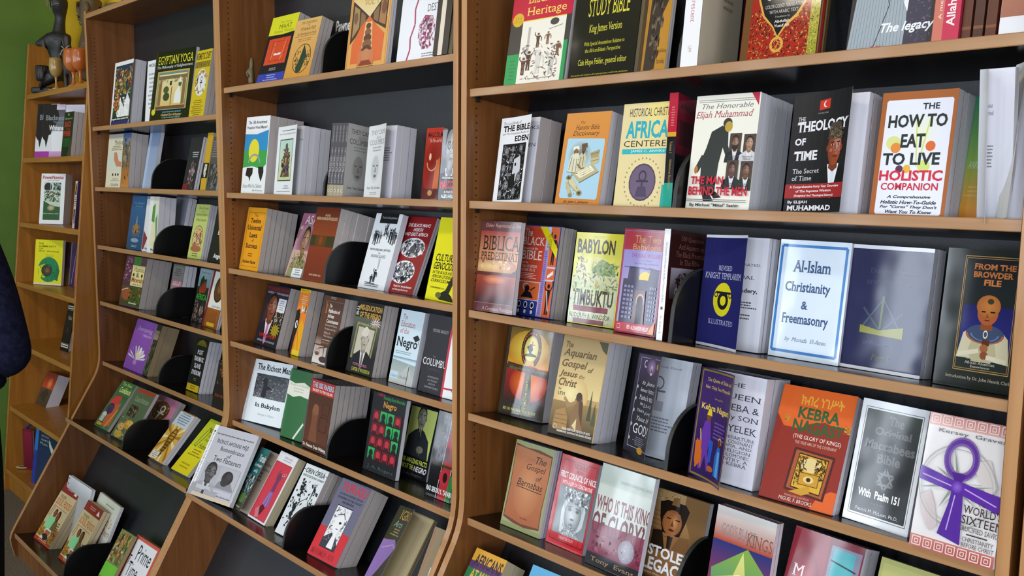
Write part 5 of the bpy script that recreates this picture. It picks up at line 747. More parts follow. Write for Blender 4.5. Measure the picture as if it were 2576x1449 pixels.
a.P([(20, 92), (16, 66), (24, 48), (38, 46), (44, 60), (40, 74), (50, 90), (44, 92), (34, 78), (28, 92)], '#6a3aa8').E(33, 44, 6, 3.6, '#7a4a2c').P([(27, 42), (30, 37), (38, 36), (41, 42)], '#e6cc2c').P([(42, 62), (54, 64), (52, 82), (44, 84)], '#2a5ac0').P([(8, 68), (22, 66), (24, 86), (14, 92), (10, 86)], '#cf6a24').L([(12, 66), (14, 92)], 3, '#cf6a24').L([(24, 74), (26, 90)], 3, '#cf6a24').P([(66, 92), (64, 76), (70, 66), (80, 66), (84, 78), (88, 93)], '#2f6ac8').P([(72, 92), (72, 70), (80, 70), (82, 92)], '#5aa8e0').E(74, 63, 5, 3, '#6a3c24').ring(75, 62, 7, 4.4, 2, '#e0c03a', 12, -20, 160).E(54, 88, 10, 2.6, '#b0602c').L([(16, 56), (20, 66)], 2, '#e8d04a')
a = N('kebra_orange', '#8e2a1c', 's'); a.P([(0, 0), (100, 0), (100, 28), (84, 30), (66, 27), (48, 30), (34, 36), (12, 36), (0, 26)], '#dd6222').P([(70, 100), (78, 88), (92, 82), (100, 82), (100, 100)], '#dd6222').T('ክብረ ነገሥት', 28, 86, 6, 16, '#e8a83a', 'b').T('KEBRA', 28, 84, 17, 27, '#2f5a2c', 'B').T('NAGAST', 24, 92, 28, 39, '#2f5a2c', 'B').T('(THE GLORY OF KINGS)', 28, 92, 41, 45.5, '#f4e4dc').T('THE TRUE ARK OF THE COVENANT', 32, 88, 46.4, 49, '#dcb8a4')
for x in (16, 97): a.S(80+x, x-5, 26, x+4, 33, 16, ['#e0a43a', '#c98a2c'], 4)
a.P([(34, 52), (89, 54), (85, 92), (31, 89)], '#4c1a14').P([(37, 54), (86, 56), (82, 90), (34, 87)], '#a8552c').P([(42, 56), (82, 57.5), (79, 88), (39, 86)], '#1c140c').P([(43, 57), (81, 58.5), (78, 87), (40, 85)], '#d8a82c').E(60, 65, 14, 6, '#e0c88a').S(81, 42, 58, 56, 84, 40, ['#2a1c10', '#5a3c18', '#8a6420'], 5).S(82, 66, 58, 80, 76, 40, ['#2a1c10', '#5a3c18', '#8a6420'], 5).R(48, 72, 74, 82, '#c9942c').frame(48, 72, 74, 82, .8, '#3a2810').E(61, 77, 7, 3, '#e6c87a').E(61, 77, 3, 1.8, '#2c1c0c').P([(38, 90), (64, 82), (66, 88), (56, 91)], '#c9982c').T('TRANSLATED & EDITED BY', 34, 68, 92.4, 94, '#dcb8a4').T('MIGUEL F. BROOKS', 28, 72, 95, 98, '#f0ddd0')
a = N('maccabees', '#dfe2e6', 'g'); a.frame(7, 6, 94, 94, .8, '#4a4c52').R(9, 7.5, 92, 92.5, '#1c1f20').R(9, 7.5, 92, 30, '#25301f', '#1c1f20')
for i, (q, x0, x1) in enumerate((('The', 44, 68), ('Original', 26, 82), ('Maccabees', 14, 90), ('Bible', 36, 72))): a.T(q, x0, x1, 10.5+i*10.3, 19+i*10.3, '#5f5f62', 'sB')
a.L([(54, 53), (66, 66), (42, 66), (54, 53)], 3, '#747478').L([(54, 70.5), (66, 57.5), (42, 57.5), (54, 70.5)], 3, '#747478').T('With  Psalm 151', 17, 80, 72, 78.5, '#f4f4f6', 'B').tl(34, 66, 82, 84, 1, '#5a5a60').T('Patrick M. McLean, Ph.D.', 18, 82, 87.6, 90.8, '#d8d8dc')
a = N('worlds_sixteen', '#dfdcdc', 'g'); a.R(0, 0, 100, 9, '#c98a84', '#d8aaa2').R(0, 91, 100, 100, '#c87a70', '#b8605a')
for q in range(7):
    for y in (1.2, 92.4): a.frame(3+q*14, y, 13+q*14, y+6, 1.2, '#e8d0ca').frame(6+q*14, y+1.8, 10+q*14, y+4.4, 1, '#e8d0ca')
a.P([(4, 62), (16, 56), (24, 66), (30, 80), (22, 86), (10, 76)], '#c9bcbc').P([(60, 30), (80, 26), (92, 44), (84, 52), (70, 42)], '#cfc6c4').ring(46, 50, 46, 30, 1.2, '#a4a8a4', 30).ring(46, 50, 42, 27, .8, '#b4b8b4', 30)
for q in range(8):
    t = math.radians(q*45+12); u_ = 1 if q % 2 == 0 else .72
    a.P([(46, 50), (46+8*math.cos(t-.5), 50-5*math.sin(t-.5)), (46+44*u_*math.cos(t), 50-29*u_*math.sin(t))], '#8a9088'); a.P([(46, 50), (46+8*math.cos(t+.5), 50-5*math.sin(t+.5)), (46+44*u_*math.cos(t), 50-29*u_*math.sin(t))], '#c8ccc4')
a.T('Kersey  Graves', 14, 94, 10.5, 14, '#5a565c', 's').ring(47, 30, 21, 16, 8, '#7a5aa0', 24).ring(47, 30, 19.5, 14.6, 4, '#5a3490', 24).P([(38, 40), (56, 40), (50, 48), (44, 48)], '#4a2484').P([(0, 40), (44, 46), (52, 46), (98, 50), (98, 62), (54, 55), (42, 54), (0, 50)], '#5a2c9c').P([(42, 46), (53, 46), (56, 60), (60, 90), (32, 86), (40, 62)], '#542a94').L([(4, 46), (40, 50)], 1.4, '#b8a0e0').L([(56, 50), (94, 57)], 1.4, '#b8a0e0').L([(46, 56), (42, 82)], 1.4, '#b8a0e0').E(47, 50, 7, 4.6, '#8a62c8', '#5a2c9c')
a.T('THE', 74, 82, 57, 59.6, '#4a3c40', 's').T("WORLD'S", 58, 102, 60.5, 66.5, '#3c2a30', 's').T('SIXTEEN', 58, 106, 68, 74, '#3c3034', 's').T('CRUCIFIED SAVIORS', 56, 108, 75.4, 79, '#5a5054', 's').R(66, 80.6, 90, 81.4, '#3c3034').T('CHRISTIANITY', 62, 98, 83, 86, '#5a5054', 's').T('BEFORE CHRIST', 62, 99, 87, 90, '#5a5054', 's')
# shelf 5
a = N('barnabas', '#9aa070', 's'); a.P([(2, 4), (30, 6), (60, 5), (96, 8), (97, 30), (94, 70), (96, 92), (60, 95), (30, 94), (3, 90), (5, 50)], '#6a3c20').P([(3, 6), (40, 7.5), (94, 10), (95, 40), (92, 70), (94, 90), (50, 92), (5, 88), (7, 50)], '#b8764a', '#a85f3a').E(50, 50, 34, 34, '#c88a5c', '#b06c42').T('The', 58, 84, 13, 21, '#1c140f', 'i').T('Gospel', 38, 86, 23, 32, '#1c140f', 'i').T('of', 66, 80, 34, 40, '#1c140f', 'i').T('Barnabas', 22, 86, 42, 50, '#1c140f', 'i').L([(22, 51.5), (86, 52.5)], 1.2, '#1c140f').tl(40, 70, 85, 87, 1, '#5a3420').R(0, 95, 100, 100, '#8a9060')
a = N('council_nice', '#c1222e', 'g'); a.frame(8, 5, 96, 94, 1.2, '#4a0c14').T('HISTORY', 38, 72, 7, 12, '#2c0c10', 's').T('OF THE', 46, 64, 13.6, 16, '#2c0c10', 's').T('FIRST COUNCIL OF NICE', 6, 100, 18, 25, '#f4eae8', 'b').T("WITH A LIFE OF CONSTANTINE", 14, 94, 27.5, 32, '#f4d8d4', 'b').R(12, 33, 96, 86, '#5a6468', '#8a9498').P([(30, 84), (26, 60), (34, 44), (52, 38), (76, 42), (88, 54), (86, 72), (70, 84)], '#c9cfd2').E(56, 52, 26, 14, '#d8dde0', '#a8b0b4').S(83, 26, 34, 92, 50, 70, ['#eef0f2', '#8a9296', '#b8c0c4'], 6).E(46, 57, 5, 2, '#3a4246').E(68, 57, 5, 2, '#3a4246').P([(56, 56), (62, 68), (52, 68)], '#8a9296').E(57, 74, 9, 2, '#4a5256').P([(34, 86), (42, 78), (76, 80), (86, 86)], '#a0a8ac').E(57, 62, 22, 19, '#dfe3e6', '#7e888e').E(47, 57, 5.5, 2.2, '#4a5458', '#8a949a').E(68, 57, 5.5, 2.2, '#4a5458', '#8a949a').L([(41, 54.4), (52, 53.6)], 1.6, '#5a646a').L([(62, 53.6), (74, 54.6)], 1.6, '#5a646a').P([(55, 55), (59, 55), (62, 66.5), (53, 66.5)], '#b0b8be', '#e4e8ea').E(57.5, 67, 6, 1.4, '#6a747a', '#9aa4aa').E(57, 73, 8, 2, '#5a646a', '#a4aeb4').S(95, 30, 35, 86, 50, 46, ['#f0f2f4', '#6a747a', '#9aa4aa', '#d0d6da'], 7, st=1.3).S(96, 36, 74, 82, 86, 30, ['#d8dde0', '#7a848a'], 5).R(22, 86, 84, 93, '#b8202c').T('DEAN DUDLEY', 34, 72, 88, 91, '#f0b8b8', 's')
a = N('king_glory', '#c4ccc4', 'g'); a.R(0, 0, 100, 20, '#cdd6cc', '#b8c4b8').R(0, 58, 100, 88, '#8a3a50', '#7a3048').T('UNDERSTANDING GOD', 40, 98, 12, 15, '#8a9488', 'b').S(84, 2, 62, 98, 86, 40, ['#9a4a60', '#6a2840', '#84384e'], 8).T('WHO IS THIS KING', 2, 104, 31, 46, '#7c3444', 'b').T('OF GLORY?', 0, 98, 47, 71, '#6c2c40', 'b').E(72, 76, 15, 11, '#a8a4b0', '#86808e').S(85, 60, 68, 84, 84, 20, ['#8a8490', '#b8b4c0'], 4).R(0, 88, 100, 100, '#2c2c30').T('Tony  Evans', 10, 92, 91.4, 97, '#a8906a', 's')
a = N('stolen_legacy', '#8a6038', 'g'); a.R(0, 0, 100, 60, '#a88a5e', '#8a5c30').P([(60, 0), (100, 0), (100, 70), (84, 72), (76, 40), (60, 20)], '#7a5a34').S(86, 2, 2, 50, 14, 16, ['#5a4830', '#c8b48a'], 4)
for q in range(6): a.L([(6, 24+q*5), (40, 25+q*5)], .8, '#6a3c1c')
a.P([(18, 14), (30, 10), (62, 10), (70, 16), (66, 30), (60, 46), (30, 46), (22, 30)], '#1c130f').E(44, 33, 17, 14, '#8c5630').P([(32, 22), (56, 22), (60, 34), (54, 44), (44, 48), (34, 44), (29, 34)], '#9a6036').E(48, 32, 8, 9, '#c48a54', '#9a6036').P([(40, 6), (50, 4), (52, 14), (38, 14)], '#7a5a34').L([(34, 29), (41, 29)], 1.8, '#140c08').L([(49, 29), (57, 29)], 1.8, '#140c08').P([(44, 30), (48, 37), (42, 37)], '#6a3c20').E(45, 41, 5, 1.3, '#4a2010').P([(40, 48), (50, 48), (48, 62), (42, 62)], '#2a1c12').P([(14, 46), (30, 44), (40, 66), (14, 66)], '#241810').P([(50, 62), (60, 46), (76, 44), (80, 60)], '#7a5430').T('STOLEN', 12, 88, 62, 74, '#f2f2f4', 'B').T('LEGACY', 6, 84, 76, 90, '#f2f2f4', 'B').T('Greek Philosophy is', 10, 60, 92, 94.4, '#e8e0d8').R(0, 96, 100, 100, '#5a4024')
a = N('gods_black', '#c03a24', 'g'); a.R(0, 0, 100, 30, '#d8dcd8', '#b04a34').R(0, 30, 100, 100, '#2a3a7a', '#b0401c').T("GOD'S BLACK", 12, 70, 14, 24, '#8a8a8c', 's').T('KINGS', 56, 98, 16, 27, '#8a5a4c', 's').P([(4, 56), (60, 30), (98, 50), (94, 90), (10, 92)], '#8ab04a', '#3a8a7a').P([(54, 34), (62, 54), (96, 62), (64, 70), (58, 92), (46, 70), (8, 64), (42, 56)], '#dfe08a', '#b8b44a').E(54, 66, 18, 12, '#eef0ee').P([(46, 60), (60, 60), (50, 76), (44, 76)], '#2a3428').S(87, 70, 54, 98, 90, 30, ['#d88a2c', '#e8c83a', '#8a3018'], 6)
a = N('red_silver', '#7a1c2c', 'g'); a.R(0, 0, 52, 100, '#9a2434', '#5a1420').E(26, 50, 24, 34, '#b83a48', '#7a1c2c').T('M', 10, 26, 30, 40, '#e8e0e0', 's').R(56, 6, 98, 100, '#8a86a0', '#6a6a80').R(60, 8, 90, 40, '#4ab0b8').P([(66, 60), (72, 34), (82, 34), (90, 60)], '#3a7a6a').E(78, 48, 8, 6, '#2f5a4c').L([(58, 18), (94, 22)], 2, '#1c2c34').P([(56, 60), (98, 56), (98, 100), (56, 100)], '#4a4a58')
a = N('symbols', '#a8a860', 's'); a.R(4, 4, 100, 100, '#b4b46c').T('SYMBOLS', 16, 92, 14, 26, '#3a3c22', 's')
a = N('africans', '#2f7a4c', 's'); a.R(0, 0, 100, 14, '#d8a23a').R(0, 14, 100, 22, '#5a3a6a').T('AFRICANS', 10, 96, 5, 19, '#3a2c3c', 'b').T('AT MANY', 14, 92, 22, 34, '#d8b04a', 'b').S(88, 4, 36, 96, 96, 60, ['#2a5a4a', '#6a3a7a', '#4a9a5a', '#8a8a4a'], 9)
a = N('blue_card', '#5aa8d8', 'g'); a.R(0, 0, 100, 100, '#6ab4e0', '#4a98cc').T('African', 10, 90, 20, 30, '#2a4a5a', 'i').tl(16, 84, 40, 60, 4, '#2f6a90')
# ---- golden case
for k in ('white_blackness', 'white_blackness_two'):
    a = N(k, '#e4e8f0', 'g'); a.R(0, 0, 100, 50, '#5a4c5c', '#7a7a88').P([(0, 0), (60, 0), (76, 26), (58, 40), (44, 46), (40, 56), (30, 58), (26, 68), (20, 82), (14, 68), (8, 66), (0, 60)], '#2a2028').R(60, 0, 100, 10, '#d8cfe6').T('Blackness', 14, 98, 20, 30, '#8f98a4', 'b').T('Through', 48, 94, 31, 37, '#7a9098', 'b').T('Whiteness', 30, 110, 39, 49, '#f2f4f8', 'B').P([(40, 56), (60, 50), (96, 52), (98, 88), (50, 88)], '#eef2fa').R(0, 88, 36, 100, '#a83aa8').R(36, 88, 100, 100, '#d8a8d8', '#b88ac0')
a = N('white_back', '#e6e2f0', 's'); a.R(0, 0, 100, 24, '#f2f0fa', '#d8d0ec').R(0, 24, 100, 100, '#cdbfe0')
a = N('black_red', '#15201a', 'g'); a.E(46, 6, 6, 3, '#b8b8b8').T('Blueprint', 12, 88, 13, 18, '#c8c4b8', 's').T('BLACK', 12, 80, 21, 34, '#cf2c34', 'B').T('for', 34, 78, 36, 40, '#cf2c34').T('POWER', 8, 80, 42, 55, '#cf2c34', 'B').R(6, 58, 86, 78, '#1c4a2c').tl(14, 76, 61, 66, 2, '#2f6a3c').P([(60, 100), (84, 70), (100, 50), (100, 100)], '#4a3a34')
a = N('powernomics', '#e9eef2', 's'); a.T('PowerNomics', 6, 92, 4, 11, '#a83448', 'B').tl(10, 90, 13, 15.5, 1, '#9aa4a8').R(14, 17, 84, 92, '#c2d4c4').E(30, 27, 16, 9, '#2c2a30').R(54, 18, 84, 33, '#8aa49a').S(89, 52, 18, 84, 34, 20, ['#2c3034', '#e0eadc', '#5a6a5c'], 7).S(90, 16, 35, 82, 56, 70, ['#4a7a44', '#8aa88a', '#3a4a34', '#e0e8dc', '#6a4a30'], 7).P([(14, 54), (50, 64), (84, 66), (84, 92), (14, 92)], '#2f5a34').E(46, 68, 16, 6, '#d8c49a', '#6a7a4c').T('Claud Anderson, Ed.D.', 14, 80, 78, 81, '#c8d4c0', 'b').L([(14, 33), (84, 34)], 1, '#dfe8df').L([(40, 17), (40, 55)], 1, '#dfe8df').L([(62, 34), (62, 58)], 1, '#dfe8df')
a = N('small_spine', '#cfc6c4', 's'); a.S(91, 10, 4, 90, 30, 30, ['#a04a4a', '#b8a03a', '#5a5a6a'], 22).tl(14, 86, 34, 56, 5, '#4a4a5a').S(92, 10, 60, 90, 90, 30, ['#7a3a44', '#3a3440', '#b8a8a8'], 22)
a = N('community_self', '#e9e42c', 's')
for i, (q, x1) in enumerate((('THE', 30), ('COMMUNITY', 76), ('OF', 28), ('SELF  (Revised)', 86))): a.T(q, 12, x1, 7+i*5.6, 11+i*5.6, '#6a6a1c', 'sb')
a.tl(30, 76, 33, 39, 2, '#a8a424').E(52, 66, 38, 28, '#2f8a5c').P([(14, 60), (40, 52), (40, 84), (20, 84)], '#e9e42c').E(46, 68, 20, 14, '#3a4a34').E(48, 68, 12, 8, '#a85a3c', '#5a3a30').S(93, 20, 44, 88, 90, 30, ['#2a7a54', '#4a9a6a', '#26402c'], 6, True).P([(80, 60), (92, 66), (86, 90), (76, 88)], '#2a7a54').R(0, 96, 100, 100, '#e6e2c8')
a = N('purple_one', '#3c2c48', 's'); a.R(0, 0, 100, 60, '#3a2c34', '#4a3450').R(0, 60, 100, 100, '#5a4a4c', '#8a7a4a').L([(80, 2), (20, 96)], 5, '#6a4a6a')
a = N('purple_two', '#4c3466', 's'); a.R(0, 0, 100, 100, '#4a3460', '#3c2850').L([(90, 10), (60, 50), (30, 94)], 6, '#a890c0').R(84, 40, 100, 100, '#b85a7a')
a = N('black_white_bars', '#181416', 's')
for y in (5, 86): a.R(4, y, 96, y+7, '#d8d8dc'); a.L([(8, y+3.5), (92, y+3.5)], 3, '#241c20')
a.R(0, 14, 100, 15, '#a08a6a').R(0, 84, 100, 85, '#a08a6a').R(4, 18, 96, 82, '#2c1c24', '#1c1418').T('Maat', 30, 80, 26, 34, '#b8b0b4', 'si').E(50, 56, 14, 6, '#3c2430')
a = N('orange_lean', '#6a5a40', 'g'); a.R(0, 0, 100, 48, '#7a2c1c', '#c84a24').E(58, 34, 26, 20, '#ff9a5a', '#b83a1c').R(0, 48, 100, 100, '#4a4634', '#3a3828').P([(10, 70), (50, 48), (80, 60), (60, 90)], '#2c2c24')
a = N('blue_atlas', '#1e2a4e', 'g'); a.R(0, 0, 13, 42, '#2f7ad8').R(0, 42, 13, 100, '#2a3ab0').T('African', 24, 56, 10, 14, '#a8b8c4').T('American', 24, 66, 16, 21, '#a8b8c4').T('Music', 22, 54, 23, 28, '#a8b8c4').R(13, 32, 100, 100, '#232f5c', '#2a3460').P([(58, 14), (66, 22), (86, 34), (100, 60), (80, 44), (60, 26)], '#c8d4cc').P([(60, 78), (80, 84), (70, 100), (54, 100)], '#8aa080')
a = N('red_ledger', '#7a1c34', 's'); a.R(10, 4, 92, 96, '#8a2440', '#641428')
TP = {}
for k in ('lost_books', 'taste_life', 'african_origin', 'columbus_front', 'theology', 'is_jesus', 'kebra_purple', 'knight_templar', 'yoruba', 'igbo', 'curl_white', 'curl_white_two'):
    TP[k] = Art({'yoruba': '#a39a8c', 'igbo': '#b8ab88', 'taste_life': '#c8c6c8', 'kebra_purple': '#dfe1ef', 'is_jesus': '#cfd6e2', 'african_origin': '#cfd0d8'}.get(k, '#dcdde8'), 'm')
TP['kebra_purple'].T('THE', 40, 70, 8, 12, '#3a3a44', 's')
for i, q in enumerate(('QUEEN', 'of SHEBA &', 'her only SON', 'MENYELEK')): TP['kebra_purple'].T(q, (30, 16, 10, 20)[i], 96, 18+i*9.5, 24+i*9.5, '#3a3a48', 's')
for i, q in enumerate(('THE DEPARTURE', 'OF THE COVENANT', 'ETHIOPIA, AND', 'THE RELIGION', 'THE SOLOMONIC', 'COUNTRY. A', 'of the KEBRA')): TP['kebra_purple'].T(q, 30, 94-i, 56+i*4, 59+i*4, '#5a5a68', 's')
TP['is_jesus'].T('Is Jesus God?', 30, 84, 8, 11, '#6a7080').ring(46, 26, 10, 7, 2.4, '#7a7480').L([(46, 30), (46, 46)], 3, '#7a7480').L([(34, 34), (60, 34)], 3, '#7a7480').R(34, 44, 60, 54, '#a8a8b4').tl(20, 88, 60, 76, 5, '#7a8090').R(20, 82, 36, 92, '#8a90a0')
TP['knight_templar'].T('ILLUSTRATED.', 40, 92, 23, 25.4, '#3a3a48', 's').T('RITUAL', 40, 84, 34, 37, '#3a3a48', 's').T('Commandery,', 30, 90, 45, 50, '#16161c', 'sb').tl(44, 92, 57, 64, 3, '#2c2c34').tl(50, 90, 68, 74, 2, '#4a4a54')
TP['yoruba'].T('Yoruba', 40, 92, 18, 23, '#3a3228', 's').T('and Indians', 36, 96, 27, 31, '#3a3228', 's').tl(40, 80, 35, 52, 3, '#5a5244')
TP['lost_books'].T('BOOKS', 40, 100, 10, 14, '#3a3a44', 's').T('EDEN', 60, 96, 30, 34, '#3a3a44', 's')
TP['columbus_front'].tl(50, 90, 30, 50, 6, '#6a6a72'); TP['african_origin'].T('AA', 84, 100, 18, 21, '#5a5a62'); TP['curl_white'].T('Our Saviour', 4, 40, 22, 25, '#4a4c54', 's').T('has Arrived', 2, 42, 27, 30, '#4a4c54', 's').tl(6, 44, 50, 66, 7, '#6a6c74', 2, False)

# ---- spines turned outward
a = N('sp_five', '#f0f0f2', 's'); a.T('500 Questions and Answers on the Black Presence in the Bible', 32, 66, 12, 66, '#4a4a52', '', -1).E(50, 71, 20, 1.6, '#3a3a40').T('Dr. Arthur E.', 34, 64, 78, 94, '#5a5a62', '', -1)
a = N('sp_crescent', '#e9e9ea', 's'); a.T('Cross and Crescent', 36, 66, 22, 66, '#c0708a', '', -1).T('UPF', 38, 58, 84, 89, '#b08a9a', '', -1)
a = N('sp_afric', '#17181c', 'g'); a.R(0, 0, 100, 34, '#b8243a').R(0, 34, 100, 38, '#d8a030').R(0, 78, 100, 100, '#1aa08c').tl(25, 75, 12, 30, 8, '#d08a80').T('Volume 1', 34, 66, 42, 52, '#a8924a', '', -1).T('Ishakamusa Barashango', 34, 70, 58, 84, '#a8924a', '', -1)
a = N('sp_columbus', '#454347', 's'); a.R(0, 84, 100, 100, '#a09578').E(50, 92, 28, 2.2, '#d8d0b8').E(50, 92, 16, 1.2, '#6a6250').T('IVAN VAN SERTIMA', 54, 86, 4, 26, '#b8b4b4', 's', -1).T('THEY CAME BEFORE', 52, 88, 33, 66, '#c0bcbc', 's', -1).T('COLUMBUS', 14, 46, 46, 82, '#c0bcbc', 's', -1)
a = N('sp_pink', '#c8425a', 'g'); a.R(0, 0, 38, 100, '#cf7a6a').T("Allah's Feminine", 48, 82, 26, 90, '#f4e4e4', 'b', 1).T('A memory game', 18, 34, 40, 84, '#f4e4e4', '', 1)
a = N('sp_brown', '#5a3020', 's'); a.R(0, 4, 100, 6, '#7a4c30').R(0, 92, 100, 94, '#7a4c30')
a = N('sp_brown2', '#4a2a20', 's'); a.T('213', 20, 80, 60, 68, '#8a7060', '', -1).R(0, 92, 100, 94, '#7a4c30')
a = N('sp_small', '#cfc6c4', 's'); a.S(91, 10, 4, 90, 30, 30, ['#a04a4a', '#b8a03a', '#5a5a6a'], 22).tl(14, 86, 34, 56, 5, '#4a4a5a').S(92, 10, 60, 90, 90, 30, ['#7a3a44', '#3a3440', '#b8a8a8'], 22)
N('pink_spine', '#a83048', 'g'); N('brown_spine', '#5a3020', 's'); N('brown_spine_two', '#4a2a20', 's'); N('red_brown_spine', '#6a2c20', 's')
a = N('curled_magazine', '#d8d4d2', 'g'); a.R(0, 0, 100, 90, '#c08a78', '#a8705c').R(0, 90, 100, 100, '#e6e6ea')
A['small_spine'] = A['purple_two']

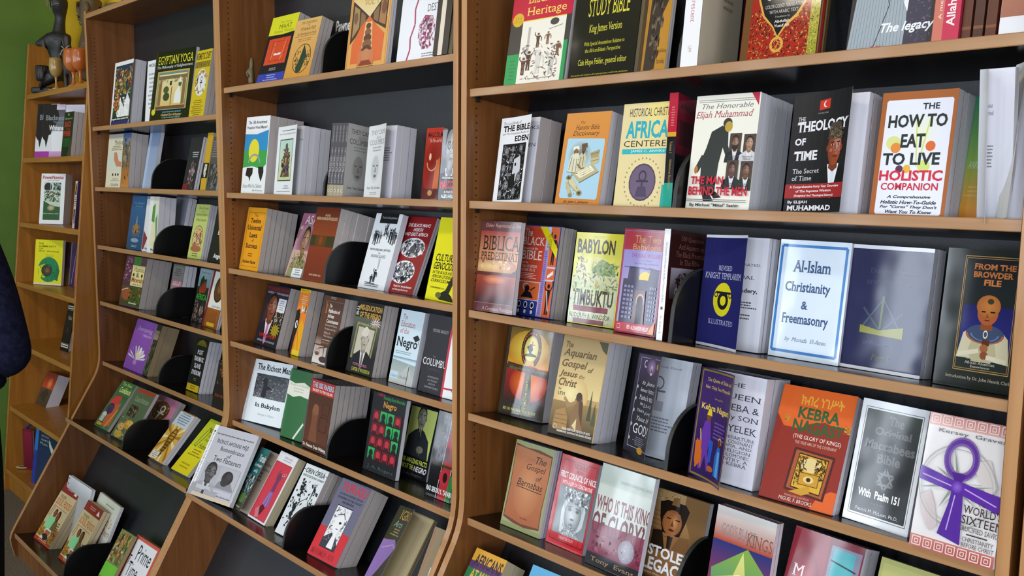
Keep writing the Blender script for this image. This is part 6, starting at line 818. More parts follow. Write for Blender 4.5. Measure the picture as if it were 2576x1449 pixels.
# ------------------------------------------------------------ the books: (x, y, z, yaw, lean, width, height, thickness), copies, cover opening, design, label
BOOKS = [
 ((0.1523, 0.038, 1.7775, 0.0422, 0.1267, 0.2049, 0.2632, 0.0407), 2, 0.056, 'taste_life', 'white-bordered cookbook with a collage of vegetables and the words of Life', 'vegetable collage cookbook', 'w', {}),
 ((0.4807, 0.0529, 1.7757, 0.0095, 0.0881, 0.1518, 0.2429, 0.0325), 1, 0, 'holistic_white', 'white book half hidden behind the black yoga book', '', 'w', {}),
 ((0.6057, 0.02, 1.7797, 0.1072, 0.1585, 0.2777, 0.2608, 0.014), 1, 0, 'egyptian_yoga', 'large glossy black book titled Egyptian Yoga with a temple picture', '', 'w', {}),
 ((0.9275, 0.03, 1.7785, 0.0104, 0.1768, 0.1151, 0.2382, 0.0448), 3, 0, 'kemetic_diet', 'yellow diet book with a white disc ringed by food', 'yellow diet book', 'g', {}),
 ((0.0689, 0.038, 1.5265, 0.0081, 0.1188, 0.1632, 0.2248, 0.014), 1, 0, 'birth_black', 'cream book with a folded arm drawing, first on the second shelf', '', 'w', {}),
 ((0.2391, 0.038, 1.5265, 0.0069, 0.1039, 0.0825, 0.2252, 0.0695), 3, 0, 'fruit_strip', 'narrow view of a brown and blue painted cover beside the cream book', 'brown and blue painted book', 'g', {'back': '#8a8488'}),
 ((0.3554, 0.08, 1.5214, -0.0017, 0.1902, 0.1056, 0.245, 0.0154), 1, 0, 'blue_pages', 'pale blue wrapped book standing alone before the dark back panel', '', 'w', {'spine': '#a9c0e0'}),
 ((0.8358, 0.038, 1.5265, -0.0054, 0.2276, 0.0986, 0.1957, 0.0177), 2, 0, 'ghost_figure', 'dark grey book with a ghostly pale figure, leaning on the second shelf', 'dark ghostly book', 'w', {}),
 ((0.9786, 0.04, 1.5263, -0.0012, 0.1881, 0.0429, 0.2062, 0.014), 1, 0, 'yellow_narrow', 'slim yellow book with a black band, between two dark books', '', 'c', {}),
 ((1.0484, 0.03, 1.5275, -0.002, 0.1923, 0.0756, 0.1884, 0.014), 1, 0, 'grey_dark', 'dull grey book against the right side panel, second shelf of the far brown case', '', 'w', {}),
 ((0.2356, 0.0541, 1.2786, 0.0168, 0.1632, 0.1479, 0.2219, 0.014), 1, 0, 'blue_figure', 'blue book with a meditating figure on the third shelf', '', 'w', {}),
 ((0.4295, 0.0423, 1.28, -0.0016, 0.1491, 0.141, 0.2081, 0.014), 1, 0, 'white_plain', 'white book peeping out between the blue book and the green-shape book', '', 'w', {}),
 ((0.5269, 0.0243, 1.2822, -0.001, 0.1041, 0.0892, 0.2179, 0.0668), 3, 0, 'green_shape', 'slim white and cream book with a tall green shape', 'green-shape book', 'w', {}),
 ((0.5023, 0.1113, 1.2716, 0.0005, 0.2211, 0.1137, 0.2282, 0.0345), 2, 0, 'blue_grey_stack', 'blue-grey book standing behind the curved steel bookend, third shelf', 'blue-grey book', 'w', {}),
 ((0.7769, 0.0756, 1.2759, 0.0052, 0.2207, 0.1134, 0.2037, 0.0292), 3, 0, 'euro_holidays', 'pale green book with an oval of carved red figures', 'pale green oval book', 'w', {}),
 ((0.9771, 0.0594, 1.2779, 0.0004, 0.2625, 0.1107, 0.1915, 0.014), 1, 0, 'black_angela', 'black book with white title, cut off by the side panel, third shelf', '', 'w', {}),
 ((0.1787, 0.0348, 1.0389, 0.055, 0.2195, 0.1888, 0.2098, 0.1069), 4, 0, 'vitamins', 'vitamins and minerals book with a cream title panel over plants', 'vitamins book', 'g', {}),
 ((0.5074, 0.0994, 1.031, -0.0098, 0.1975, 0.1087, 0.2023, 0.0498), 3, 0, 'grey_pink', 'grey book with a pink label standing far back on the fourth shelf', 'grey and pink book', 'w', {}),
 ((0.7382, 0.1004, 1.0309, -0.0243, 0.2234, 0.1008, 0.2037, 0.014), 1, 0, 'africa_green', 'black book with the word Africa in bright green', '', 'w', {}),
 ((0.892, 0.0713, 1.0345, -0.0591, 0.2677, 0.1345, 0.2093, 0.0143), 2, 0, 'oval_portrait', 'book with dark red spine and a brown oval portrait on white', 'oval portrait book', 'w', {'spine': '#7a1a24'}),
 ((0.1973, 0.0356, 0.7748, -0.0101, 0.3394, 0.2054, 0.2134, 0.014), 1, 0, 'lotus', 'purple book with a white lotus flower', '', 'g', {}),
 ((0.3988, 0.0354, 0.7749, -0.0107, 0.3487, 0.0524, 0.2133, 0.0735), 3, 0, 'strip_dark', 'dark strip of a cover right beside the purple lotus book', 'dark plant cover book', 'b', {}),
 ((0.7505, 0.065, 0.7712, 0.0112, 0.262, 0.1063, 0.199, 0.0578), 4, 0, 'slave_syndrome', 'black book with white block title and a yellow foot panel', 'black and yellow book', 'w', {}),
 ((1.089, 0.0095, 0.778, 0.0148, 0.2076, 0.1084, 0.1657, 0.014), 1, 0, 'dark_right', 'dark brown book by the side panel, fifth shelf of the far brown case', '', 'g', {}),
 ((0.1675, -0.0822, 0.5396, 0.0191, 0.6445, 0.1437, 0.214, 0.014), 1, 0, 'green_cookbook', 'green vegetarian cookbook with peppers and a jar, first on the slanted shelf', '', 'g', {}),
 ((0.3769, -0.0889, 0.541, 0.0324, 0.5812, 0.1757, 0.2153, 0.014), 1, 0, 'seafood', 'grey-green cookbook with bowls of food, second on the slanted shelf', '', 'g', {}),
 ((0.4176, -0.0103, 0.5253, 0.0147, 0.5836, 0.1987, 0.1961, 0.0291), 2, 0, 'pink_ankh', 'pink cookbook with a wreath of vegetables round a looped cross', 'pink wreath cookbook', 'g', {}),
 ((0.7502, -0.0858, 0.5404, -0.002, 0.7221, 0.1254, 0.2034, 0.0244), 2, 0, 'gold_mask', 'golden book with a carved figure and rays, pale blue text panel on top', 'golden rays book', 'w', {}),
 ((0.9448, -0.0812, 0.5394, 0.0311, 0.8004, 0.1253, 0.2195, 0.014), 1, 0, 'yellow_hebrew', 'bright yellow book with a looping black drawn line', '', 'w', {}),
 ((1.2217, -0.145, 0.5392, 0.1853, 0.5343, 0.2266, 0.2367, 0.014), 1, 0, 'two_flatterers', 'grey-white book with photographs of two men, standing over the case joint', '', 'w', {'spine': '#eceef2'}),
 ((0.101, -0.3158, 0.0904, 0.0339, 0.5906, 0.1689, 0.2468, 0.0496), 3, 0, 'soul_food', 'soul food cookbook with a couple in green, nearer the left side panel', 'left soul food cookbook', 'c', {'rear': '#8a2c28'}),
 ((0.3728, -0.3034, 0.0879, -0.0042, 0.5357, 0.1715, 0.2377, 0.0303), 2, 0, 'soul_food_two', 'soul food cookbook with a couple in green, the one nearer the bookend', 'right soul food cookbook', 'c', {'rear': '#8a2c28'}),
 ((0.1241, -0.245, 0.0762, 0.0198, 0.2764, 0.2545, 0.263, 0.0143), 1, 0, 'spiral', 'white comb-bound book rising behind the left soul food cookbook', '', 'w', {'hard': 1}),
 ((0.374, -0.2457, 0.0763, -0.0165, 0.4304, 0.229, 0.2621, 0.014), 2, 0, 'children', "white children's cookbook behind the right soul food cookbook", "white children's cookbook", 'w', {}),
 ((0.7566, -0.3106, 0.0893, 0.0613, 0.5558, 0.0985, 0.2315, 0.0149), 1, 0, 'veg_cookbook', 'cookbook with vegetable photograph above a bright green band', '', 'b', {}),
 ((0.8303, -0.2743, 0.0821, 0.0333, 0.5161, 0.1853, 0.2274, 0.019), 2, 0, 'prime_time', 'white book with salmon border titled Prime Time, lowest at the left', 'salmon-bordered book', 'b', {}),
 ((1.4033, 0.038, 1.8575, 0.0089, 0.304, 0.1601, 0.2254, 0.0376), 2, 0, 'maat', 'black book with yellow head panel and orange square', 'black, yellow and orange book', 'g', {}),
 ((1.5716, 0.038, 1.8575, 0.0208, 0.2779, 0.1389, 0.1915, 0.0405), 3, 0, 'ptahhotep', 'tan book with a dark green diamond inside an oval', 'tan diamond book', 'g', {}),
 ((1.6538, 0.1474, 1.8442, 0.0214, 0.1326, 0.1349, 0.211, 0.014), 1, 0, 'pawned', 'black book with bold white title behind the bookend on the top visible shelf', '', 'w', {}),
 ((1.9051, 0.038, 1.8575, 0.0001, 0.1387, 0.1874, 0.268, 0.0162), 2, 0, 'vol_one', 'orange volume one book with a pyramid of portraits', 'orange volume one book', 'w', {}),
 ((2.1508, 0.03, 1.8585, -0.0004, 0.146, 0.1717, 0.235, 0.014), 1, 0, 'black_destiny', 'white book with a torn crimson line and a crimson seated figure', '', 'w', {'spine': '#c8d8ec'}),
 ((2.3286, 0.0064, 1.8614, 0.0001, 0.1389, 0.0537, 0.22, 0.0205), 1, 0, 'dark_sideways', 'dark hardcover turned edge on against the side panel, top visible shelf', '', 'c', {'hard': 1}),
 ((1.289, 0.038, 1.5215, 0.0047, 0.1159, 0.1538, 0.2481, 0.1181), 4, 0, 'freedom_week', 'book with a yellow sun rising over green and blue', 'sunrise manual', 'g', {}),
 ((1.5036, 0.038, 1.5215, 0.005, 0.1098, 0.1499, 0.2079, 0.0926), 5, 0.155, 'african_origin', 'white book with a framed mask drawing on pale green', 'mask drawing book', 'w', {'rear': '#c8c8d4'}),
 ((1.898, 0.0318, 1.5223, 1.7305, 0.0082, 0.0952, 0.2053, 0.065), 5, 0, 'columbus_spines', 'grey book with a pale stone head, last of the row of dark spines', 'grey stone head book', 'w', {'sp': 'sp_columbus', 'pitch': 1}),
 ((1.9905, 0.038, 1.5215, 0.0061, 0.1137, 0.1244, 0.1919, 0.0646), 3, 0.258, 'columbus_front', 'whitish book with a faint stone head, in front of its grey copy', 'whitish stone head book', 'w', {'rear': '#b0a8a8'}),
 ((2.2413, 0.038, 1.5215, -0.0003, 0.1191, 0.0638, 0.1785, 0.014), 1, 0, 'malcolm_red', 'red book with a close portrait in spectacles', '', 'g', {}),
 ((2.3329, 0.02, 1.5237, 0.0029, 0.0922, 0.0671, 0.1677, 0.014), 2, 0, 'malcolm_auto', 'black and white portrait book with red title beside the side panel', 'black and white portrait book', 'w', {}),
 ((1.2573, 0.0407, 1.2732, -0.0142, 0.1979, 0.1299, 0.2073, 0.1125), 6, 0, 'twelve_laws', 'orange-yellow book on twelve laws of success', 'orange-yellow laws book', 'g', {'rear': '#8a8684'}),
 ((1.5321, 0.0551, 1.2715, -0.0301, 0.3521, 0.1006, 0.2061, 0.014), 1, 0, 'pink_man', 'pink book with a smiling man in a patterned shirt', '', 'w', {}),
 ((1.6934, 0.0204, 1.2757, -0.0185, 0.2618, 0.1307, 0.2202, 0.1217), 6, 0, 'akbar', 'rust-brown psychology book with a dark green band', 'rust-brown psychology book', 'g', {'rear': '#e8eaf0'}),
 ((1.893, 0.0819, 1.2682, -0.0245, 0.3138, 0.1308, 0.2186, 0.0185), 1, 0, 'captives', 'white book with ink drawings of figures and a black top tab', '', 'w', {}),
 ((1.9981, 0.094, 1.2667, 0.0009, 0.4011, 0.1334, 0.2213, 0.0158), 2, 0, 'north_africa', 'dark red book with two white map shapes', 'dark red map book', 'w', {}),
 ((2.2323, 0.0578, 1.2711, -0.0912, 0.2398, 0.1404, 0.2122, 0.014), 1, 0, 'cultural_genocide', 'bright yellow book with black title and a dark broken shape', '', 'w', {}),
 ((1.2891, 0.0717, 1.0254, -0.0394, 0.294, 0.1572, 0.2026, 0.0427), 2, 0, 'psycho_academic', 'dark violet book with a man resting his chin and a gold star', 'dark violet book', 'g', {}),
 ((1.5486, 0.0541, 1.0276, -0.0197, 0.2351, 0.0608, 0.2082, 0.0477), 2, 0, 'orange_eye', 'orange book with a black profile and a white eye', 'orange eye book', 'g', {'rear': '#6a5c50'}),
 ((1.7093, 0.0395, 1.0294, -0.0207, 0.2397, 0.1153, 0.2028, 0.0464), 3, 0, 'falsification', 'brown book with white text and a small balance at its foot', 'brown balance book', 'g', {}),
 ((1.8723, 0.0523, 1.0278, -0.021, 0.2235, 0.1336, 0.2028, 0.0499), 4, 0, 'miseducation', 'black book with a framed portrait of a white-haired man', 'framed portrait book', 'g', {}),
 ((2.065, 0.0636, 1.0264, 0.0003, 0.2379, 0.1034, 0.2004, 0.0171), 1, 0, 'education_negro', 'pale blue book with a road running to the horizon', '', 'w', {}),
 ((2.2024, 0.0569, 1.0272, -0.0159, 0.2032, 0.0973, 0.2026, 0.014), 1, 0, 'columbus_dark', 'charcoal book with a wide white serif title', '', 'w', {}),
 ((2.3027, 0.0514, 1.0279, 0.0911, 0.2279, 0.0869, 0.1828, 0.014), 1, 0, 'red_spine_white', 'white book with a red spine, cut off by the side panel', '', 'w', {'spine': '#c8243a'}),
 ((1.2485, 0.0413, 0.7591, 0.2061, 0.2903, 0.1949, 0.21, 0.0186), 1, 0, 'richest_man', 'pale blue-white book with a grey engraving of a crowd', '', 'w', {}),
 ((1.5129, 0.039, 0.7594, 0.0975, 0.2275, 0.1104, 0.216, 0.0403), 2, 0, 'green_plain', 'green book with a torn cream band', 'green torn-band book', 'g', {}),
 ((1.6632, 0.0296, 0.7606, -0.0006, 0.1897, 0.1301, 0.2094, 0.1283), 7, 0, 'isis_papers', 'dark brown carved-look book with a red title band', 'dark brown red-band book', 'g', {'rear': '#8a8482'}),
 ((1.954, 0.0526, 0.7578, 0.0112, 0.1925, 0.1522, 0.2205, 0.014), 1, 0, 'hundred_red_green', 'black book with a grid of red and green faces', '', 'w', {}),
 ((2.0259, 0.122, 0.7493, 0.0243, 0.2424, 0.125, 0.1971, 0.014), 1, 0, 'hundred_yellow', 'book with a seated man in a dark suit on pale yellow', '', 'w', {}),
 ((2.241, 0.0533, 0.7577, 0.0241, 0.2206, 0.0955, 0.2208, 0.014), 1, 0, 'marcus', 'black book with red, white and green stripes and grey block letters', '', 'w', {}),
 ((1.399, -0.0788, 0.526, 0.0169, 0.5844, 0.1138, 0.2059, 0.014), 2, 0.281, 'yoruba', 'teal book with a forest picture and its cover swung open', 'teal forest book', 'g', {'spine': '#2f6f70'}),
 ((1.5143, -0.0791, 0.526, -0.0226, 0.5736, 0.111, 0.221, 0.0316), 2, 0, 'red_woman', 'red book with a dancing woman in a purple skirt', 'red dancer book', 'c', {'rear': '#b8b2ac'}),
 ((1.6871, -0.0802, 0.5262, 0.0402, 0.5564, 0.1189, 0.2182, 0.0575), 3, 0, 'orin_orisa', 'white book crowded with black ink dancers', 'ink dancers book', 'g', {'rear': '#a8a2a0'}),
 ((1.8911, -0.0928, 0.5288, 0.0381, 0.5859, 0.1357, 0.2267, 0.069), 4, 0, 'yurugu', 'grey-lilac book with a red lower third and a line-drawn face', 'grey and red line-face book', 'g', {}),
 ((2.1426, -0.0806, 0.5263, -0.0011, 0.6208, 0.1454, 0.2177, 0.014), 2, 0.454, 'igbo', 'dark olive and purple book with its pages fanning open', 'olive and purple book', 'b', {}),
 ((2.3565, -0.1009, 0.5304, 0.0267, 0.4757, 0.0953, 0.212, 0.014), 1, 0, 'brown_ha', 'tan book with an orange zigzag edge beside the case joint', '', 'b', {}),
 ((2.5393, 0.038, 1.7735, -0.0021, 0.1614, 0.1838, 0.218, 0.0147), 1, 0, 'black_heritage', 'tall book with red head band, green feet and a brown group drawing', '', 'w', {}),
 ((2.7335, 0.038, 1.7735, -0.0007, 0.1464, 0.1716, 0.232, 0.0197), 1, 0, 'study_bible', 'wide glossy black bible with yellow serif lettering', '', 'c', {'hard': 1, 'spine': '#5a3c1c'}),
 ((2.916, 0.038, 1.7735, -0.0009, 0.1473, 0.064, 0.235, 0.014), 2, 0, 'gold_mask_book', 'amber book with a dark bronze mask', 'amber mask book', 'w', {}),
 ((3.0694, 0.0154, 1.7763, 1.646, 0.0128, 0.1413, 0.235, 0.035), 1, 0, 'crescent', 'thick book with a white spine and pale tan jacket', '', 'w', {'sp': 'sp_crescent', 'hard': 1, 'pitch': 1}),
 ((3.1412, 0.038, 1.7735, 0.0005, 0.1365, 0.1406, 0.245, 0.0345), 2, 0, 'quran', 'ornate red and gold book with a black pointed medallion', 'ornate red and gold book', 'b', {'hard': 1, 'rear': '#4a3a20'}),
 ((3.3346, 0.038, 1.7735, -0.0088, 0.176, 0.1716, 0.24, 0.014), 1, 0, 'legacy', 'black book showing a grey checked jacket and dark tie', '', 'w', {'hard': 1}),
 ((2.5067, 0.038, 1.5215, 0.0058, 0.1525, 0.1221, 0.1918, 0.0702), 2, 0.206, 'lost_books', 'white book with a dense black woodcut picture', 'white woodcut book', 'g', {}),
 ((2.7028, 0.038, 1.5215, -0.0012, 0.1867, 0.1233, 0.1957, 0.0397), 2, 0, 'hamitic', 'orange-brown book with a pale blue picture of scribes', 'orange-brown scribes book', 'w', {}),
 ((2.8645, 0.038, 1.5215, -0.0031, 0.1376, 0.1214, 0.2043, 0.014), 1, 0, 'african_centered', 'cream book with tall turquoise letters and a purple coin', '', 'w', {}),
 ((3.0105, 0.0322, 1.5222, 1.7871, 0.0391, 0.1021, 0.217, 0.018), 1, 0, 'afric_spine', 'red, black and green banded spine turned outward by the bookend', '', 'w', {'sp': 'sp_afric', 'pitch': 1}),
 ((3.0378, 0.038, 1.5215, 0.0007, 0.1314, 0.1333, 0.209, 0.111), 6, 0, 'man_behind', 'off-white book with a bowing man in dark coat and four small portraits', 'off-white portraits book', 'w', {}),
 ((3.2378, 0.038, 1.5215, 0.0101, 0.1198, 0.1292, 0.1965, 0.0466), 3, 0.351, 'theology', 'black book with a man in an embroidered cap and a red band', 'embroidered cap book', 'w', {}),
 ((3.3868, 0.038, 1.5215, -0.036, 0.1354, 0.1154, 0.1926, 0.0716), 4, 0, 'eat_to_live', 'brown-bordered white book with fruit behind the big black title', 'brown-bordered fruit book', 'w', {}),
 ((3.5051, 0.08, 1.5164, -0.0342, 0.204, 0.0304, 0.1912, 0.0195), 1, 0, 'green_yellow', 'green to orange shaded book half hidden near the right end', '', 'w', {}),
 ((3.5461, 0.04, 1.5213, -0.038, -0.1164, 0.0458, 0.2114, 0.014), 1, 0.983, 'curl_white', 'book with a white cover curling forward, second from the right end of its shelf', '', 'w', {}),
 ((3.5753, 0.03, 1.5225, 0.007, 0.1702, 0.0404, 0.2211, 0.014), 1, 0.946, 'curl_white_two', 'pale book with a curled cover against the right side panel', '', 'w', {}),
 ((2.4626, 0.0208, 1.2706, 0.0906, 0.1467, 0.1207, 0.2097, 0.014), 1, 0, 'predestination', 'dark red book with a sunset over water', '', 'w', {'spine': '#c8a8b8'}),
 ((2.5118, 0.0965, 1.2614, 0.0016, 0.1656, 0.1256, 0.2104, 0.0512), 4, 0, 'black_presence', 'orange, red and lilac panelled book with a yellow corner ribbon', 'orange panelled book', 'g', {'spine': '#3a4ab0'}),
 ((2.6803, 0.1085, 1.2599, 0.0479, 0.1495, 0.1298, 0.2019, 0.014), 1, 0, 'babylon_timbuktu', 'yellow glossy book with a stepped tower and garden city', '', 'w', {}),
 ((2.8463, 0.0715, 1.2645, -0.0095, 0.1361, 0.1057, 0.2132, 0.014), 1, 0, 'two_babylons', 'red and lilac book with a tall blue brick gate', '', 'w', {}),
 ((3.0025, 0.0273, 1.2698, 1.6175, 0.0246, 0.1294, 0.2141, 0.014), 1, 0, 'five_hundred', 'dark brown glossy book with a white spine, behind a bookend', '', 'w', {'sp': 'sp_five', 'pitch': 1}),
 ((3.0353, 0.0907, 1.2621, 0.0005, 0.1195, 0.1349, 0.2111, 0.0363), 3, 0.417, 'knight_templar', 'navy book with a yellow oval emblem, its cover swung open', 'navy emblem book', 'w', {}),
 ((3.1833, 0.104, 1.2605, -0.003, 0.139, 0.1343, 0.2119, 0.014), 1, 0, 'al_islam', 'pale blue book with a blue frame and blue lettering', '', 'w', {}),
 ((3.3176, 0.1112, 1.2596, -0.0269, 0.1308, 0.1361, 0.2109, 0.0431), 3, 0, 'freemasonry', 'shiny navy book with compasses and square over an open book', 'shiny navy compasses book', 'w', {}),
 ((3.485, 0.0797, 1.2635, -0.0358, 0.13, 0.1137, 0.2123, 0.014), 1, 0, 'browder', 'dark green book with a crowned figure in white crossing his arms', '', 'w', {}),
 ((2.4797, 0.0869, 1.0166, 0.0795, 0.1875, 0.1386, 0.215, 0.0376), 1, 0, 'pro_black', 'fiery orange book with a large dark looped cross', '', 'w', {}),
 ((2.6907, 0.04, 1.0223, 0.0613, 0.2503, 0.1256, 0.2187, 0.0857), 4, 0, 'aquarian', 'golden book with a bearded man kneeling at a rock', 'golden kneeling man book', 'w', {}),
 ((2.8711, 0.0802, 1.0174, -0.0118, 0.2286, 0.1368, 0.2043, 0.0287), 2, 0.576, 'is_jesus', 'dark grey framed book ending with a large question, cover swung open', 'dark grey question book', 'w', {}),
 ((3.0611, 0.0428, 1.022, -0.032, 0.1727, 0.1408, 0.2037, 0.0805), 3, 0.538, 'kebra_purple', 'purple book with two robed figures, cover swung open from a title page', 'purple robed figures book', 'w', {}),
 ((3.2209, 0.0288, 1.0237, 0.0236, 0.3887, 0.1355, 0.204, 0.0288), 2, 0, 'kebra_orange', 'orange and maroon book with green lettering and an ark picture', 'orange and maroon book', 'w', {}),
 ((3.3673, 0.0463, 1.0215, -0.0914, 0.239, 0.112, 0.2012, 0.014), 1, 0, 'maccabees', 'silver-bordered black book with a six-pointed star', '', 'w', {}),
 ((3.4967, -0.0012, 1.0273, -0.0417, 0.2324, 0.1202, 0.2044, 0.014), 1, 0, 'worlds_sixteen', 'white book with a huge purple looped cross', '', 'w', {}),
 ((2.5304, 0.0508, 0.764, 0.0057, 0.2641, 0.1273, 0.2024, 0.0235), 3, 0, 'barnabas', 'brown parchment-look book with handwritten-style title', 'brown parchment book', 'w', {'rear': '#8a7aa8'}),
 ((2.6731, 0.0575, 0.7632, -0.0296, 0.2625, 0.1139, 0.2002, 0.014), 1, 0, 'council_nice', 'red book with a grey stone head', '', 'w', {}),
 ((2.8124, 0.0338, 0.7661, -0.0197, 0.2572, 0.1424, 0.2134, 0.014), 1, 0, 'king_glory', 'glossy pale green and maroon book with a small moon', '', 'w', {}),
 ((2.9151, 0.0821, 0.7602, -0.0197, 0.2657, 0.1424, 0.1841, 0.014), 1, 0, 'stolen_legacy', 'book with a bronze pharaoh face and white block title', '', 'w', {}),
 ((3.1191, 0.0196, 0.7678, -0.0605, 0.189, 0.1271, 0.2084, 0.0221), 2, 0, 'gods_black', 'glossy book with a pale compass star over green and orange', 'compass star book', 'w', {}),
 ((3.2572, 0.0211, 0.7676, -0.0645, 0.3578, 0.1321, 0.2087, 0.0485), 2, 0, 'red_silver', 'red glossy book with a bell on its right half', 'red bell book', 'w', {}),
 ((3.4227, 0.0078, 0.7692, -0.0532, 0.3282, 0.1334, 0.205, 0.0142), 1, 0, 'symbols', 'olive-yellow book, rightmost on the lowest visible shelf', '', 'w', {}),
 ((2.4801, -0.0995, 0.5231, 0.0105, 0.6218, 0.1053, 0.2124, 0.0713), 2, 0, 'africans', 'green and purple book with orange head band, lowest in the nearest case', 'green and purple book', 'c', {}),
 ((2.6563, -0.0735, 0.5179, 0.0346, 0.5512, 0.0863, 0.2197, 0.014), 1, 0, 'blue_card', 'sky blue booklet beside the green and purple book', '', 'w', {}),
 ((-0.8015, 0.0124, 1.6616, 0.5313, 0.1573, 0.1312, 0.2668, 0.0158), 1, 0, 'white_blackness', 'white book with black splashes, leftmost on the golden case', '', 'w', {}),
 ((-0.6974, 0.0124, 1.6616, 0.5478, 0.1466, 0.1251, 0.2576, 0.014), 1, 0, 'white_blackness_two', 'white book with black splashes and white title, in front of its twin', '', 'w', {}),
 ((-0.6271, 0.0739, 1.6604, 0.5704, 0.0922, 0.1384, 0.2551, 0.014), 1, 0, 'white_back', 'pale lilac book behind the splash covers in the golden case', '', 'w', {}),
 ((-0.4023, 0.0124, 1.6616, 0.009, 0.1298, 0.1257, 0.2036, 0.0576), 3, 0, 'black_red', 'black book with red block letters in the golden case', 'black and red book', 'g', {}),
 ((-0.6686, -0.0188, 1.3456, 0.5432, 0.1396, 0.1388, 0.2429, 0.0451), 2, 0, 'powernomics', 'white book with a green photo grid, second shelf of the golden case', 'white photo grid book', 'g', {}),
 ((-0.1644, -0.0188, 1.3456, 1.571, 0.0, 0.132, 0.2094, 0.03), 1, 0, 'small_spine', 'slim spine with tiny pictures on the golden case second shelf', '', 'w', {'sp': 'sp_small', 'pitch': 1}),
 ((-0.7248, -0.0413, 1.0505, 0.4237, 0.1221, 0.1824, 0.2184, 0.014), 1, 0, 'community_self', 'lemon yellow book with a green globe of faces', '', 'w', {}),
 ((-0.619, 0.0577, 1.0485, 0.294, 0.1248, 0.0494, 0.209, 0.014), 1, 0, 'purple_one', 'slim dark purple book right of the lemon yellow book', '', 'w', {}),
 ((-0.5329, 0.0623, 1.0484, 0.296, 0.1394, 0.0428, 0.2088, 0.014), 2, 0, 'purple_two', 'dark purple book by the right side panel of the golden case', 'dark purple book', 'w', {}),
 ((-0.5002, -0.0029, 0.7531, 0.0618, 0.2307, 0.0905, 0.2265, 0.0268), 1, 0, 'black_white_bars', 'black book with two white bars leaning alone in the golden case', '', 'w', {'hard': 1}),
 ((-0.8684, -0.0226, 0.4259, 0.0726, 0.427, 0.134, 0.1708, 0.0601), 1, 0, 'orange_lean', 'book with a glowing orange cover leaning alone in the golden case', '', 'w', {}),
 ((-0.5871, -0.1335, 0.1085, 0.1325, 0.1418, 0.2433, 0.2709, 0.014), 1, 0, 'blue_atlas', 'large navy book with a bright blue spine at the foot of the golden case', '', 'w', {'hard': 1}),
 ((-0.8251, -0.101, 0.1078, 0.3701, 0.018, 0.0689, 0.2042, 0.014), 1, 0, 'red_ledger', 'dark red book beside the blue bag at the foot of the golden case', '', 'w', {'hard': 1}),
 ((3.5131, 0.012, 1.7767, 1.571, 0.0, 0.132, 0.19, 0.037), 1, 0, 'pink_spine', 'shiny pink-red spine with white lettering running upward, top shelf right end', '', 'w', {'sp': 'sp_pink', 'pitch': 1}),
 ((3.5267, 0.02, 1.7757, 1.571, 0.0, 0.132, 0.22, 0.0124), 1, 0, 'brown_spine', 'plain brown spine next to the shiny pink-red one', '', 'w', {'hard': 1, 'sp': 'sp_brown', 'pitch': 1}),
 ((3.543, 0.02, 1.7757, 1.571, 0.0, 0.132, 0.22, 0.0132), 1, 0, 'brown_spine_two', 'brown numbered spine, second to the right of the pink-red one', '', 'w', {'hard': 1, 'sp': 'sp_brown2', 'pitch': 1}),
 ((3.56, 0.02, 1.7757, 1.571, 0.0, 0.132, 0.21, 0.014), 1, 0, 'red_brown_spine', 'reddish brown spine next to the curled magazine', '', 'w', {'hard': 1, 'sp': 'sp_brown', 'pitch': 1}),
 ((3.5651, 0.016, 1.7762, 0.009, 0.1376, 0.0483, 0.24, 0.014), 1, 0, 'curled_magazine', 'white-edged magazine curling forward at the right end of the top shelf', '', 'w', {}),
]
for (X, Y, Z, yw, ln, w, h, t), n, op, key, lb, sh, pg, kw in BOOKS:
    book(X, Y, Z, yw, ln, w, h, t, n, op, A[key], lb, sh or key, pg, spine=kw.get('spine'), back=kw.get('back'), rear=kw.get('rear'), hard=bool(kw.get('hard')),
         name='hardcover_book' if kw.get('hard') else 'paperback_book', inner=TP.get(key), pitch=kw.get('pitch'), sp=A.get(kw.get('sp')))

# ------------------------------------------------------------ carvings and cups on the golden case
def wmat(name, c1, c2, rough, sc=18):
    m = new_mat(name, rough, c1, coat=.05); noise_col(m, c1, c2, sc, (1, 1, .4)); noise_bump(m, 45, .35, .003); return m
M['ebony'] = wmat('blackened_carving', '#17181a', '#2c2d2e', .5); M['darkwood'] = wmat('dark_brown_carving', '#2a1c14', '#3d2a1e', .5)
M['bustwood'] = wmat('weathered_brown_carving', '#4a3a20', '#6e5833', .65); M['tan'] = new_mat('polished_pale_wood', .22, '#a88a4e', coat=.4)
M['orange'] = new_mat('polished_orange_wood', .22, '#b5602c', coat=.4); noise_col(M['orange'], '#a85424', '#c4703a', 6, (1, 1, .3)); M['white'] = new_mat('white_cord', .7, '#c8c4bc')
E1 = Vector((.69, .7238, 0)); E2 = Vector((-.7238, .69, 0))
def oriented(name, x, y, z):
    o = empty(name); o.matrix_world = Matrix(((E1.x, E2.x, 0, x), (E1.y, E2.y, 0, y), (0, 0, 1, z), (0, 0, 0, 1))); return o
def blob(name, t, joints, edges, mat, sub=2): return skin_figure(name, joints, edges, mat, t, sub)
def lobj(name, prof, mat, parent, c=(0, 0, 0), seg=28):
    v, f = lathe(prof, seg, c); return fix_normals(mesh_obj(name, v, f, mat, parent, True))
